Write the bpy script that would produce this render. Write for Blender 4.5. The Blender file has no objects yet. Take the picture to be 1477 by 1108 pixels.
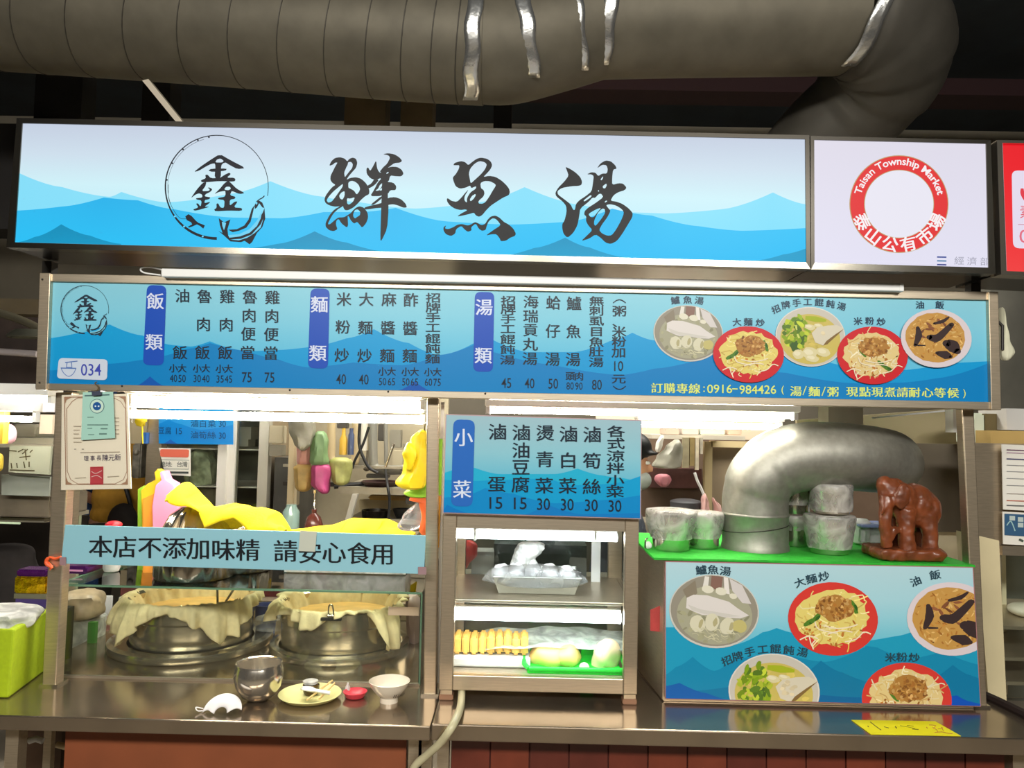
import bpy, bmesh, math, random
from mathutils import Vector, Matrix, noise
from mathutils.geometry import tessellate_polygon
R = math.radians
random.seed(7)
SC = bpy.context.scene
COL = SC.collection

# ------------------------------------------------------------------ camera
W_, H_, F_ = 1477.0, 1108.0, 1110.0
CAM = Vector((0.0, -2.0, 1.5))
YAW, PITCH, ROLL = 0.012, R(3.2), 0.0205
fwd = Vector((-math.sin(YAW)*math.cos(PITCH), math.cos(YAW)*math.cos(PITCH), math.sin(PITCH)))
r0 = fwd.cross(Vector((0, 0, 1))).normalized()
u0 = r0.cross(fwd).normalized()
right = (r0*math.cos(ROLL) + u0*math.sin(ROLL)).normalized()
up = right.cross(fwd).normalized()
cam_d = bpy.data.cameras.new('camera')
cam_d.sensor_width = 36.0
cam_d.lens = F_/W_*36.0
cam_d.clip_start = 0.02
cam = bpy.data.objects.new('camera', cam_d)
COL.objects.link(cam)
cam.matrix_world = Matrix(((right.x, up.x, -fwd.x, CAM.x), (right.y, up.y, -fwd.y, CAM.y), (right.z, up.z, -fwd.z, CAM.z), (0, 0, 0, 1)))
SC.camera = cam

def ray(px, py):
    return fwd + right*((px - W_/2)/F_) - up*((py - H_/2)/F_)
def at(px, py, Y):
    """point of the photograph on the vertical plane y = Y"""
    d = ray(px, py)
    return CAM + d*((Y - CAM.y)/d.y)
def atz(px, py, Z):
    """point of the photograph on the horizontal plane z = Z"""
    d = ray(px, py)
    return CAM + d*((Z - CAM.z)/d.z)

# ------------------------------------------------------------------ light
world = bpy.data.worlds.new('world'); SC.world = world
world.use_nodes = True
bg = world.node_tree.nodes['Background']
bg.inputs[0].default_value = (0.9, 0.86, 0.78, 1)
bg.inputs[1].default_value = 0.2
def area(name, loc, target, sx, sy, power, col=(1, 0.97, 0.9)):
    l = bpy.data.lights.new(name, 'AREA'); l.shape = 'RECTANGLE'; l.size = sx; l.size_y = sy
    l.energy = power; l.color = col
    o = bpy.data.objects.new(name, l); COL.objects.link(o)
    o.location = loc
    o.rotation_euler = (Vector(target) - Vector(loc)).to_track_quat('-Z', 'Y').to_euler()
    return o
# rows of ceiling lamps over the market aisle in front of the stall
area('aisle_lamp_light', (-1.0, -3.4, 2.9), (-0.6, 0, 1.3), 1.8, 0.35, 88)
area('aisle_lamp_light', (1.2, -3.4, 2.9), (0.8, 0, 1.3), 1.8, 0.35, 88)
area('kitchen_lamp_light', (0.1, 1.25, 2.5), (0.1, 2.0, 0.4), 3.4, 0.5, 92, (1, 0.95, 0.84))
vs = SC.view_settings
SC.display_settings.display_device = 'sRGB'
vs.view_transform = 'Standard'; vs.look = 'None'; vs.exposure = 0.0; vs.gamma = 1.0
vs.use_curve_mapping = False
SC.cycles.use_denoising = True
SC.cycles.max_bounces = 10
SC.cycles.transparent_max_bounces = 24
SC.cycles.sample_clamp_indirect = 6.0

# ------------------------------------------------------------------ materials
def lin(c):
    return tuple((x/255/12.92 if x/255 <= 0.04045 else ((x/255+0.055)/1.055)**2.4) for x in c[:3])
MATS = {}
def mat(name, col, rough=0.6, metal=0.0, emit=0.0, noise_s=0, noise_a=0.0, bump=0.0, stretch=None, trans=0.0, spec=0.5, alpha=1.0, coat=0):
    if name in MATS: return MATS[name]
    m = bpy.data.materials.new(name); m.use_nodes = True
    nt = m.node_tree; b = nt.nodes['Principled BSDF']
    c = lin(col)
    b.inputs['Base Color'].default_value = (*c, 1)
    b.inputs['Roughness'].default_value = rough
    b.inputs['Metallic'].default_value = metal
    b.inputs['Specular IOR Level'].default_value = spec
    b.inputs['Coat Weight'].default_value = coat
    if trans: b.inputs['Transmission Weight'].default_value = trans
    if alpha < 1: b.inputs['Alpha'].default_value = alpha
    if emit:
        b.inputs['Emission Color'].default_value = (*c, 1); b.inputs['Emission Strength'].default_value = emit
    if noise_s:
        tc = nt.nodes.new('ShaderNodeTexCoord'); mp = nt.nodes.new('ShaderNodeMapping')
        nz = nt.nodes.new('ShaderNodeTexNoise'); nz.inputs['Scale'].default_value = noise_s; nz.inputs['Detail'].default_value = 5
        nt.links.new(tc.outputs['Object'], mp.inputs[0]); nt.links.new(mp.outputs[0], nz.inputs['Vector'])
        if stretch: mp.inputs['Scale'].default_value = stretch
        if noise_a:
            rp = nt.nodes.new('ShaderNodeMapRange'); rp.inputs[1].default_value = 0.3; rp.inputs[2].default_value = 0.7
            rp.inputs[3].default_value = 1-noise_a; rp.inputs[4].default_value = 1+noise_a*0.6
            mx = nt.nodes.new('ShaderNodeVectorMath'); mx.operation = 'SCALE'; mx.inputs[0].default_value = c
            nt.links.new(nz.outputs['Fac'], rp.inputs[0]); nt.links.new(rp.outputs[0], mx.inputs['Scale'])
            nt.links.new(mx.outputs[0], b.inputs['Base Color'])
        if bump:
            bp = nt.nodes.new('ShaderNodeBump'); bp.inputs['Strength'].default_value = bump; bp.inputs['Distance'].default_value = 0.004
            nt.links.new(nz.outputs['Fac'], bp.inputs['Height']); nt.links.new(bp.outputs[0], b.inputs['Normal'])
    MATS[name] = m
    return m
def glass_mat(name, tint=(235, 245, 238), refl=1.0, haze=0.0, hcol=(230, 230, 230), rough=0.02):
    if name in MATS: return MATS[name]
    m = bpy.data.materials.new(name); m.use_nodes = True; nt = m.node_tree; nt.nodes.clear()
    out = nt.nodes.new('ShaderNodeOutputMaterial')
    t = nt.nodes.new('ShaderNodeBsdfTransparent'); t.inputs[0].default_value = (*lin(tint), 1)
    g = nt.nodes.new('ShaderNodeBsdfGlossy'); g.inputs['Roughness'].default_value = rough; g.inputs[0].default_value = (refl, refl, refl, 1)
    fr = nt.nodes.new('ShaderNodeFresnel'); fr.inputs[0].default_value = 1.5
    mx = nt.nodes.new('ShaderNodeMixShader')
    nt.links.new(fr.outputs[0], mx.inputs[0]); nt.links.new(t.outputs[0], mx.inputs[1]); nt.links.new(g.outputs[0], mx.inputs[2])
    last = mx
    if haze:
        d = nt.nodes.new('ShaderNodeBsdfPrincipled'); d.inputs['Base Color'].default_value = (*lin(hcol), 1); d.inputs['Roughness'].default_value = 0.35
        nz = nt.nodes.new('ShaderNodeTexNoise'); nz.inputs['Scale'].default_value = 22; nz.inputs['Detail'].default_value = 4; nz.inputs['Distortion'].default_value = 1.2
        tc = nt.nodes.new('ShaderNodeTexCoord'); nt.links.new(tc.outputs['Object'], nz.inputs['Vector'])
        mr = nt.nodes.new('ShaderNodeMapRange'); mr.inputs[1].default_value = 0.35; mr.inputs[2].default_value = 0.7
        mr.inputs[3].default_value = haze*0.6; mr.inputs[4].default_value = min(1, haze*1.5)
        nt.links.new(nz.outputs['Fac'], mr.inputs[0])
        m2 = nt.nodes.new('ShaderNodeMixShader')
        nt.links.new(mr.outputs[0], m2.inputs[0]); nt.links.new(mx.outputs[0], m2.inputs[1]); nt.links.new(d.outputs[0], m2.inputs[2])
        bp = nt.nodes.new('ShaderNodeBump'); bp.inputs['Strength'].default_value = 0.5; bp.inputs['Distance'].default_value = 0.01
        nt.links.new(nz.outputs['Fac'], bp.inputs['Height']); nt.links.new(bp.outputs[0], d.inputs['Normal']); nt.links.new(bp.outputs[0], g.inputs['Normal'])
        last = m2
    nt.links.new(last.outputs[0], out.inputs[0])
    MATS[name] = m
    return m
def ink(name, emit=0.0, rough=0.35, speckle=0.06):
    """printed sheet: the ink colour is stored per face"""
    m = bpy.data.materials.new(name); m.use_nodes = True; nt = m.node_tree; b = nt.nodes['Principled BSDF']
    a = nt.nodes.new('ShaderNodeAttribute'); a.attribute_name = 'Ink'
    b.inputs['Roughness'].default_value = rough; b.inputs['Specular IOR Level'].default_value = 0.25
    if emit:
        nt.links.new(a.outputs['Color'], b.inputs['Emission Color']); b.inputs['Emission Strength'].default_value = emit
        b.inputs['Base Color'].default_value = (0.01, 0.01, 0.01, 1); b.inputs['Specular IOR Level'].default_value = 0.08
    else:
        nt.links.new(a.outputs['Color'], b.inputs['Base Color'])
    MATS[name] = m
    return m
STEEL = mat('stainless_steel', (198, 182, 158), 0.36, 0.84, noise_s=30, noise_a=0.12, stretch=(1, 1, 12))
STEELH = mat('stainless_steel_brushed_lengthwise', (202, 188, 166), 0.34, 0.85, noise_s=30, noise_a=0.1, stretch=(0.6, 9, 9))
COUNTER = mat('steel_counter', (172, 156, 136), 0.17, 0.88, noise_s=9, noise_a=0.12, bump=0.04)
CHROME = mat('polished_steel', (214, 206, 192), 0.16, 0.96)
POTS = mat('pot_steel', (206, 196, 178), 0.19, 0.9, noise_s=12, noise_a=0.06)
ALU = mat('galvanised_sheet', (154, 152, 142), 0.5, 0.75, noise_s=60, noise_a=0.12)
DUCT = mat('galvanised_duct', (104, 98, 84), 0.6, 0.45, noise_s=9, noise_a=0.2)
FOIL = mat('foil_tape', (225, 225, 222), 0.25, 0.9, noise_s=40, bump=0.5)
DARK = mat('dark_metal', (46, 42, 38), 0.5, 0.3)
BLACK = mat('black_plastic', (22, 22, 24), 0.5)
WHITE = mat('white_paint', (236, 234, 226), 0.5)
WHITEP = mat('white_plastic', (232, 232, 230), 0.4)
CREAM = mat('cream_paint', (214, 202, 178), 0.7, noise_s=4, noise_a=0.08)
PAPER = mat('white_paper', (236, 232, 222), 0.7)
GREY = mat('grey_board', (150, 150, 142), 0.7, noise_s=14, noise_a=0.15)
GLASS = glass_mat('clear_glass', (251, 254, 251))
GEDGE = mat('green_glass_edge', (96, 128, 104), 0.25)
FILM = glass_mat('plastic_film', (250, 250, 250), 0.9, 0.2, (242, 242, 242), 0.15)
FILMW = glass_mat('milky_plastic', (245, 245, 240), 0.9, 0.62, (240, 240, 236), 0.3)
TUBE = mat('lit_tube', (255, 250, 238), 0.3, emit=60)
TUBEC = mat('lit_cabinet_tube', (250, 252, 255), 0.3, emit=26)
INK = ink('printed_ink'); INKL = ink('backlit_print', 1.0)
GREENM = mat('green_mat', (34, 176, 40), 0.7, noise_s=60, noise_a=0.2)

# ------------------------------------------------------------------ mesh helpers
class MB:
    def __init__(s): s.v = []; s.f = []
    def add(s, vs_, fs):
        n = len(s.v); s.v += [tuple(v) for v in vs_]; s.f += [tuple(i+n for i in f) for f in fs]; return s
    def box(s, x0, y0, z0, x1, y1, z1, bev=0.0):
        if bev <= 0:
            v = [(x, y, z) for z in (z0, z1) for y in (y0, y1) for x in (x0, x1)]
            return s.add(v, [(0, 2, 3, 1), (4, 5, 7, 6), (0, 1, 5, 4), (2, 6, 7, 3), (0, 4, 6, 2), (1, 3, 7, 5)])
        bm = bmesh.new(); bmesh.ops.create_cube(bm, size=1)
        for q in bm.verts: q.co = Vector(((x0+x1)/2+q.co.x*(x1-x0), (y0+y1)/2+q.co.y*(y1-y0), (z0+z1)/2+q.co.z*(z1-z0)))
        bmesh.ops.bevel(bm, geom=bm.edges[:], offset=bev, segments=2, affect='EDGES')
        bm.verts.index_update()
        s.add([q.co[:] for q in bm.verts], [[q.index for q in f.verts] for f in bm.faces]); bm.free(); return s
    def pbox(s, x0, y0, x1, y1, Y0, Y1, bev=0.0):
        """box whose front face covers these photo pixels on the plane y=Y0"""
        xm, ym = (x0+x1)/2, (y0+y1)/2
        return s.box(at(x0, ym, Y0).x, Y0, at(xm, y1, Y0).z, at(x1, ym, Y0).x, Y1, at(xm, y0, Y0).z, bev)
    def hexa(s, quad, Y0, Y1):
        """slab whose front corners are four photo pixels TL TR BR BL on plane Y0"""
        p = [at(x, y, Y0) for x, y in quad]
        q = [Vector((a.x, Y1, a.z)) for a in p]
        return s.add(p+q, [(0, 3, 2, 1), (4, 5, 6, 7), (0, 1, 5, 4), (1, 2, 6, 5), (2, 3, 7, 6), (3, 0, 4, 7)])
    def lathe(s, c, prof, n=32, wob=None, sq=1.0):
        """prof: list of (radius, z) ; c centre"""
        rings = []
        for k, (r, z) in enumerate(prof):
            for i in range(n):
                a = 2*math.pi*i/n
                rr = r*(1 + (wob(a, k) if wob else 0))
                rings.append((c[0]+rr*math.cos(a), c[1]+rr*math.sin(a)*sq, c[2]+z))
        fs = []
        for k in range(len(prof)-1):
            for i in range(n):
                j = (i+1) % n
                fs.append((k*n+i, k*n+j, (k+1)*n+j, (k+1)*n+i))
        return s.add(rings, fs)
    def tube(s, pts, r, n=10, cap=True, smooth=0):
        pts = [Vector(p) for p in pts]
        if smooth: pts = cat(pts, smooth)
        N = len(pts); rr = r if isinstance(r, (list, tuple)) else [r]*N
        if len(rr) != N: rr = [rr[min(len(rr)-1, int(i*(len(rr)-1)/(N-1)+0.5))] for i in range(N)]
        vs_ = []; prev = None
        for i, p in enumerate(pts):
            t = (pts[min(i+1, N-1)] - pts[max(i-1, 0)]).normalized()
            if prev is None:
                a = Vector((0, 0, 1)) if abs(t.z) < 0.9 else Vector((1, 0, 0))
                u = t.cross(a).normalized()
            else:
                u = (prev - t*prev.dot(t)).normalized()
            prev = u; w = t.cross(u)
            for k in range(n):
                a = 2*math.pi*k/n
                vs_.append(p + (u*math.cos(a)+w*math.sin(a))*rr[i])
        fs = [(i*n+k, i*n+(k+1) % n, (i+1)*n+(k+1) % n, (i+1)*n+k) for i in range(N-1) for k in range(n)]
        if cap: fs += [tuple(reversed(range(n))), tuple(range((N-1)*n, N*n))]
        return s.add(vs_, fs)
    def ell(s, c, rx, ry, rz, n=16, m=10, rot=None, wob=0.0, ws=8):
        vs_ = [];
        for j in range(m+1):
            th = math.pi*j/m
            for i in range(n):
                a = 2*math.pi*i/n
                d = Vector((math.sin(th)*math.cos(a)*rx, math.sin(th)*math.sin(a)*ry, math.cos(th)*rz))
                if rot is not None: d = rot @ d
                if wob: d *= 1+wob*noise.noise((Vector(c)+d)*ws)
                vs_.append(Vector(c)+d)
        fs = [(j*n+i, (j+1)*n+i, (j+1)*n+(i+1) % n, j*n+(i+1) % n) for j in range(m) for i in range(n)]
        return s.add(vs_, fs)
    def grid(s, fn, nu, nv):
        vs_ = [fn(i/nu, j/nv) for j in range(nv+1) for i in range(nu+1)]
        fs = [(j*(nu+1)+i, j*(nu+1)+i+1, (j+1)*(nu+1)+i+1, (j+1)*(nu+1)+i) for j in range(nv) for i in range(nu)]
        return s.add(vs_, fs)
    def rows(s, rows, Y, dep, n=20, wob=0.05, ws=9, seed=0):
        """a soft body whose outline covers pixel rows (py, x0, x1) at depth Y; dep = thickness"""
        rows = sorted(rows)
        out = []
        K = 5*(len(rows)-1)
        for k in range(K+1):
            t = k/5; i = min(int(t), len(rows)-2); f = t-i; f = f
            py = rows[i][0]*(1-f)+rows[i+1][0]*f; f2 = f*f*(3-2*f)
            xa = rows[i][1]*(1-f2)+rows[i+1][1]*f2; xb = rows[i][2]*(1-f2)+rows[i+1][2]*f2
            end = min(1.0, math.sqrt(max(0.0, 1-(1-min(1, (k+0.4)/2.5))**2)), math.sqrt(max(0.0, 1-(1-min(1, (K-k+0.4)/2.5))**2)))
            a, b = at(xa, py, Y), at(xb, py, Y); c = (a+b)/2; rx = (b-a).length/2*end
            for q in range(n):
                an = 2*math.pi*q/n
                d = Vector((math.cos(an)*rx, math.sin(an)*dep/2*end, 0))
                w = 1+wob*noise.noise(Vector((math.cos(an)*2, math.sin(an)*2+seed, c.z*ws)))*2
                out.append(c+d*w)
        fs = [(k*n+q, k*n+(q+1) % n, (k+1)*n+(q+1) % n, (k+1)*n+q) for k in range(K) for q in range(n)]
        fs += [tuple(range(n)), tuple(reversed(range(K*n, (K+1)*n)))]
        return s.add(out, fs)
def cat(pts, k):
    out = []
    for i in range(len(pts)-1):
        p0, p1, p2, p3 = pts[max(i-1, 0)], pts[i], pts[i+1], pts[min(i+2, len(pts)-1)]
        for j in range(k):
            t = j/k
            out.append(0.5*((2*p1)+(p2-p0)*t+(2*p0-5*p1+4*p2-p3)*t*t+(3*p1-p0-3*p2+p3)*t**3))
    out.append(pts[-1]); return out
def mesh_obj(name, mb, m, parent=None, smooth=False, colors=None, solid=0, bevel=0, sub=0):
    me = bpy.data.meshes.new(name)
    off = Vector(parent.matrix_world.translation) if parent else Vector((0, 0, 0))
    if parent: off = Vector(parent['origin'])
    me.from_pydata([tuple(Vector(v)-off) for v in mb.v], [], mb.f)
    if colors is not None:
        ca = me.color_attributes.new('Ink', 'FLOAT_COLOR', 'CORNER')
        buf = []
        for fi, f in enumerate(mb.f): buf += [c for _ in f for c in (*colors[fi], 1.0)] if not isinstance(colors[fi][0], tuple) else [c for cc in colors[fi] for c in (*cc, 1.0)]
        ca.data.foreach_set('color', buf)
    me.materials.append(m)
    o = bpy.data.objects.new(name, me); COL.objects.link(o)
    if colors is None:
        bm = bmesh.new(); bm.from_mesh(me); bmesh.ops.remove_doubles(bm, verts=bm.verts, dist=1e-6)
        bmesh.ops.recalc_face_normals(bm, faces=bm.faces); bm.to_mesh(me); bm.free()
    if smooth:
        me.polygons.foreach_set('use_smooth', [True]*len(me.polygons))
        if smooth != 'all':
            try: me.set_sharp_from_angle(angle=R(40))
            except Exception: pass
    if parent:
        o.parent = parent
        o['origin'] = tuple(off)
        if parent.type == 'MESH': o.location = (0, 0, 0)
    else:
        o['origin'] = (0, 0, 0)
    if solid:
        md = o.modifiers.new('solid', 'SOLIDIFY'); md.thickness = solid; md.offset = 0
    if bevel:
        md = o.modifiers.new('bevel', 'BEVEL'); md.width = bevel; md.segments = 2; md.limit_method = 'ANGLE'
    if sub:
        md = o.modifiers.new('sub', 'SUBSURF'); md.levels = sub; md.render_levels = sub
    return o
def tag(o, label=None, cat_=None, group=None, kind=None):
    if label: o['label'] = label
    if cat_: o['category'] = cat_
    if group: o['group'] = group
    if kind: o['kind'] = kind
    return o
def thing(name, label, cat_, loc, group=None):
    o = bpy.data.objects.new(name, None); COL.objects.link(o)
    o.empty_display_size = 0.02
    o.location = loc; o['origin'] = tuple(loc)
    return tag(o, label, cat_, group)
def single(name, label, cat_, mb, m, group=None, **kw):
    """a thing that is one mesh"""
    o = mesh_obj(name, mb, m, None, **kw)
    vs_ = [v.co for v in o.data.vertices]
    c = Vector(((min(v.x for v in vs_)+max(v.x for v in vs_))/2, (min(v.y for v in vs_)+max(v.y for v in vs_))/2, min(v.z for v in vs_)))
    o.data.transform(Matrix.Translation(-c)); o.location = c; o['origin'] = tuple(c)
    return tag(o, label, cat_, group)
def struct(name, mb, m, **kw):
    return tag(mesh_obj(name, mb, m, None, **kw), kind='structure')

# ------------------------------------------------------------------ print helper
_fc = {}
def glyph(s, bold=0.0, res=3):
    key = (s, bold, res)
    if key in _fc: return _fc[key]
    cu = bpy.data.curves.new('t', 'FONT'); cu.body = s; cu.size = 1; cu.resolution_u = res; cu.offset = bold; cu.fill_mode = 'FRONT'
    o = bpy.data.objects.new('t', cu); COL.objects.link(o)
    dg = bpy.context.evaluated_depsgraph_get(); ev = o.evaluated_get(dg); me = ev.to_mesh()
    vs_ = [(v.co.x, v.co.y) for v in me.vertices]; fs = [tuple(p.vertices) for p in me.polygons]
    ev.to_mesh_clear(); bpy.data.objects.remove(o); bpy.data.curves.remove(cu)
    xs = [v[0] for v in vs_] or [0]; ys = [v[1] for v in vs_] or [0]
    _fc[key] = (vs_, fs, (min(xs), max(xs), min(ys), max(ys)))
    return _fc[key]
class Print:
    def __init__(s, surf, clip=None):
        s.surf = surf; s.mb = MB(); s.c = []; s.clip = clip; s.layer = 0; s.gain = 1.0; s.step = 0.00035; s.tick = 0.0
    def col(s, c):
        return tuple(min(1.0, x*s.gain) for x in lin(c))
    def face(s, pts, c):
        if s.clip:
            pts = clip_poly(pts, s.clip)
            if len(pts) < 3: return
        ar = sum(pts[i][0]*pts[(i+1) % len(pts)][1]-pts[(i+1) % len(pts)][0]*pts[i][1] for i in range(len(pts)))
        if ar > 0: pts = pts[::-1]
        vs_ = [s.surf(x, y, (s.layer+s.tick)*s.step) for x, y in pts]
        s.mb.add(vs_, [tuple(range(len(pts)))])
        s.c.append(tuple(s.col(c(x, y)) for x, y in pts) if callable(c) else s.col(c))
    def poly(s, outer, c, holes=()):
        s.tick = (s.tick+0.012) % 0.9
        loops = [[Vector((x, y, 0)) for x, y in l] for l in (outer, *holes)]
        flat = [p for l in loops for p in l]
        for t in tessellate_polygon(loops): s.face([(flat[i].x, flat[i].y) for i in t], c)
    def ell(s, cx, cy, rx, ry, c, n=24, a=0.0, j=0.0):
        ca, sa = math.cos(a), math.sin(a); pts = []
        for i in range(n):
            t = 2*math.pi*i/n; k = 1+random.uniform(-j, j); x, y = rx*math.cos(t)*k, ry*math.sin(t)*k
            pts.append((cx+x*ca-y*sa, cy+x*sa+y*ca))
        if s.clip: s.poly(pts, c)
        else:
            s.face(pts, c) if j == 0 else s.poly(pts, c)
    def stroke(s, pts, w, c, smooth=4):
        s.tick = (s.tick+0.012) % 0.9
        P = [Vector((x, y)) for x, y in pts]
        if smooth and len(P) > 2: P = cat(P, smooth)
        N = len(P); ws = w if isinstance(w, (list, tuple)) else [w]
        def wd(i):
            t = i/(N-1)*(len(ws)-1); k = min(int(t), len(ws)-2) if len(ws) > 1 else 0
            return ws[0] if len(ws) == 1 else ws[k]*(1-(t-k))+ws[k+1]*(t-k)
        L, Rr = [], []
        for i, p in enumerate(P):
            t = (P[min(i+1, N-1)]-P[max(i-1, 0)]); t = t.normalized() if t.length else Vector((1, 0)); n_ = Vector((-t.y, t.x))*wd(i)/2
            L.append(p+n_); Rr.append(p-n_)
        for i in range(N-1):
            s.face([tuple(L[i]), tuple(L[i+1]), tuple(Rr[i+1]), tuple(Rr[i])], c)
    def rrect(s, quad, r, c):
        """rounded quad TL TR BR BL"""
        pts = []
        for i in range(4):
            p, a, b = Vector(quad[i]), Vector(quad[i-1]), Vector(quad[(i+1) % 4])
            da, db = (a-p).normalized(), (b-p).normalized()
            A, B = p+da*r, p+db*r
            for k in range(6):
                t = k/5; pts.append(tuple((1-t)**2*A+2*t*(1-t)*p+t*t*B))
        s.poly(pts, c)
    def glyphs(s, g, box, cx, cy, w, h, c, rot=0.0):
        s.tick = (s.tick+0.012) % 0.9
        vs_, fs, _ = g; x0, x1, y0, y1 = box; mx, my = (x0+x1)/2, (y0+y1)/2
        sx, sy = w/max(1e-6, x1-x0), h/max(1e-6, y1-y0); ca, sa = math.cos(rot), math.sin(rot)
        P = []
        for x, y in vs_:
            a, b = (x-mx)*sx, -(y-my)*sy
            P.append((cx+a*ca-b*sa, cy+a*sa+b*ca))
        for f in fs: s.face([P[i] for i in f], c)
    def han(s, ch, cx, cy, w, h, c, rot=0.0, bold=0.0, res=2):
        s.glyphs(glyph(ch, bold, res), glyph('國', 0)[2], cx, cy, w, h, c, rot)
    def word(s, t, cx, cy, w, h, c, rot=0.0, bold=0.0):
        g = glyph(t, bold); s.glyphs(g, g[2], cx, cy, w, h, c, rot)
    def arc_word(s, t, cx, cy, r, a0, a1, h, c, bold=0.02, flip=False):
        vs_, fs, (x0, x1, y0, y1) = glyph(t, bold)
        P = []
        for x, y in vs_:
            u = (x-x0)/(x1-x0); v = (y-y0)/(y1-y0)-0.5
            a = a0+(a1-a0)*u; rr = r+(v*h if not flip else -v*h)
            P.append((cx+rr*math.sin(a), cy-rr*math.cos(a)))
        for f in fs: s.face([P[i] for i in f], c)
    def build(s, name, m, parent, kind=None):
        o = mesh_obj(name, s.mb, m, parent, colors=s.c)
        return o
def clip_poly(P, Q):
    """clip polygon P to convex polygon Q (pixel space, Q in TL TR BR BL order)"""
    for i in range(len(Q)):
        a, b = Q[i], Q[(i+1) % len(Q)]; out = []
        def d(p): return (b[0]-a[0])*(p[1]-a[1])-(b[1]-a[1])*(p[0]-a[0])
        for k in range(len(P)):
            p, q = P[k], P[(k+1) % len(P)]; dp, dq = d(p), d(q)
            if dp >= 0: out.append(p)
            if (dp > 0 > dq) or (dp < 0 < dq):
                t = dp/(dp-dq); out.append((p[0]+(q[0]-p[0])*t, p[1]+(q[1]-p[1])*t))
        P = out
        if len(P) < 3: return []
    return P
def plane_surf(Y):
    return lambda x, y, e: at(x, y, Y) - Vector((0, e, 0))
def vgrad(stops):
    def f(x, y):
        for i in range(len(stops)-1):
            (ya, ca), (yb, cb) = stops[i], stops[i+1]
            if y <= yb or i == len(stops)-2:
                t = max(0, min(1, (y-ya)/(yb-ya))); return tuple(ca[k]*(1-t)+cb[k]*t for k in range(3))
    return f

# ================================================================== SETTING
struct('floor', MB().box(-5, -4.2, -0.05, 5, 4.6, 0), mat('floor_tile', (150, 140, 124), 0.25, noise_s=3, noise_a=0.1))
struct('ceiling', MB().box(-5, -4.2, 3.75, 5, 4.6, 3.8), mat('ceiling_dark', (26, 34, 40), 0.9, noise_s=3, noise_a=0.5))
struct('wall_back', MB().box(-5, 3.6, 0, 5, 3.7, 3.75), mat('wall_kitchen', (128, 120, 104), 0.7, noise_s=2.5, noise_a=0.2))
struct('wall_front', MB().box(-5, -4.3, 0, 5, -4.2, 3.75), mat('wall_hall', (150, 138, 118), 0.8, noise_s=2, noise_a=0.4))
struct('wall_left', MB().box(-5.1, -4.2, 0, -5, 4.6, 3.75), mat('wall_side', (66, 60, 54), 0.8, noise_s=2, noise_a=0.3))
struct('wall_right', MB().box(5, -4.2, 0, 5.1, 4.6, 3.75), MATS['wall_side'])
CONC = mat('bare_concrete', (104, 88, 62), 0.9, noise_s=6, noise_a=0.25)
DKB = mat('dark_beam', (30, 27, 26), 0.9, noise_s=5, noise_a=0.3)
for i, (x0, x1, y0, Y, m) in enumerate([(497, 556, 120, 1.3, CONC), (578, 624, 120, 1.3, CONC), (50, 118, 90, 1.6, DKB), (205, 245, 90, 1.6, DKB), (712, 738, 130, 1.3, DKB)]):
    struct('trim_%d' % (i+1), MB().pbox(x0, y0, x1, 190, Y, Y+0.12), m)
struct('trim_6', MB().pbox(-60, 178, 60, 330, 1.5, 1.7), DKB)
struct('trim_7', MB().pbox(-120, 430, 70, 452, 1.2, 1.3), mat('brown_beam', (92, 80, 58), 0.8, noise_s=8, noise_a=0.2))
struct('trim_8', MB().pbox(700, 110, 1700, 134, 2.4, 2.6), mat('red_beam', (44, 20, 22), 0.9))
struct('trim_9', MB().pbox(-200, 232, 60, 262, 1.9, 2.0), DKB)
struct('trim_10', MB().pbox(1430, 395, 1700, 640, 1.6, 1.7), mat('dim_panel', (84, 82, 74), 0.7, noise_s=3, noise_a=0.4))
struct('trim_11', MB().pbox(-300, 450, 85, 560, 2.2, 2.3), mat('dim_panel2', (52, 40, 34), 0.8, noise_s=5, noise_a=0.5))

# ================================================================== BIG DUCT
def ring(c, t, r0_, r1_, half, mbx, n=28, a0=0, a1=2*math.pi):
    pass
t = thing('ventilation_duct', 'large galvanised spiral ventilation duct running above the illuminated sign', 'duct', at(600, 60, 0.6))
P1 = [at(-160, 3, 0.62), at(0, 14, 0.62), at(300, 34, 0.6), at(560, 54, 0.58), at(700, 62, 0.58)]
P2 = [at(735, 62, 0.58), at(800, 45, 0.59), at(850, 30, 0.6)]
P3 = [at(850, 30, 0.6), at(1000, 27, 0.6), at(1150, 25, 0.6), at(1225, 24, 0.6)]
RD = 0.205
mesh_obj('duct_run', MB().tube(P1, RD, 40, smooth=6), DUCT, t, smooth=True)
mesh_obj('duct_bend', MB().tube([P1[-1]]+P2, 0.2, 40, smooth=6), DUCT, t, smooth=True)
mesh_obj('duct_run', MB().tube(P3, 0.192, 40, smooth=6), DUCT, t, smooth=True)
P4 = [at(1225, 24, 0.6), at(1262, 32, 0.62), at(1284, 60, 0.68), at(1280, 100, 0.78), at(1245, 145, 0.9), at(1195, 190, 1.0), at(1150, 240, 1.1)]
mesh_obj('duct_elbow', MB().tube(P4, [0.196, 0.205, 0.21, 0.2, 0.19, 0.18, 0.18], 40, smooth=6), mat('dark_duct', (78, 74, 66), 0.6, 0.4, noise_s=8, noise_a=0.2), t, smooth=True)
sm = MB()
pp = cat([Vector(p) for p in P1], 6)
def along(pts, s):
    k = s*(len(pts)-1); i = min(int(k), len(pts)-2); return pts[i]*(1-(k-i))+pts[i+1]*(k-i)
for j in range(15):
    s0 = 0.14+j*0.06
    if s0 > 0.97: break
    q = []
    for k in range(29):
        a = -0.25*math.pi+k/28*1.5*math.pi+math.pi*0.9; c = along(pp, min(1, s0+0.018*math.sin(a)))
        q.append(c+Vector((0, math.cos(a)*(RD+0.0005), math.sin(a)*(RD+0.0005))))
    sm.tube(q, 0.0022, 5)
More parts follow.
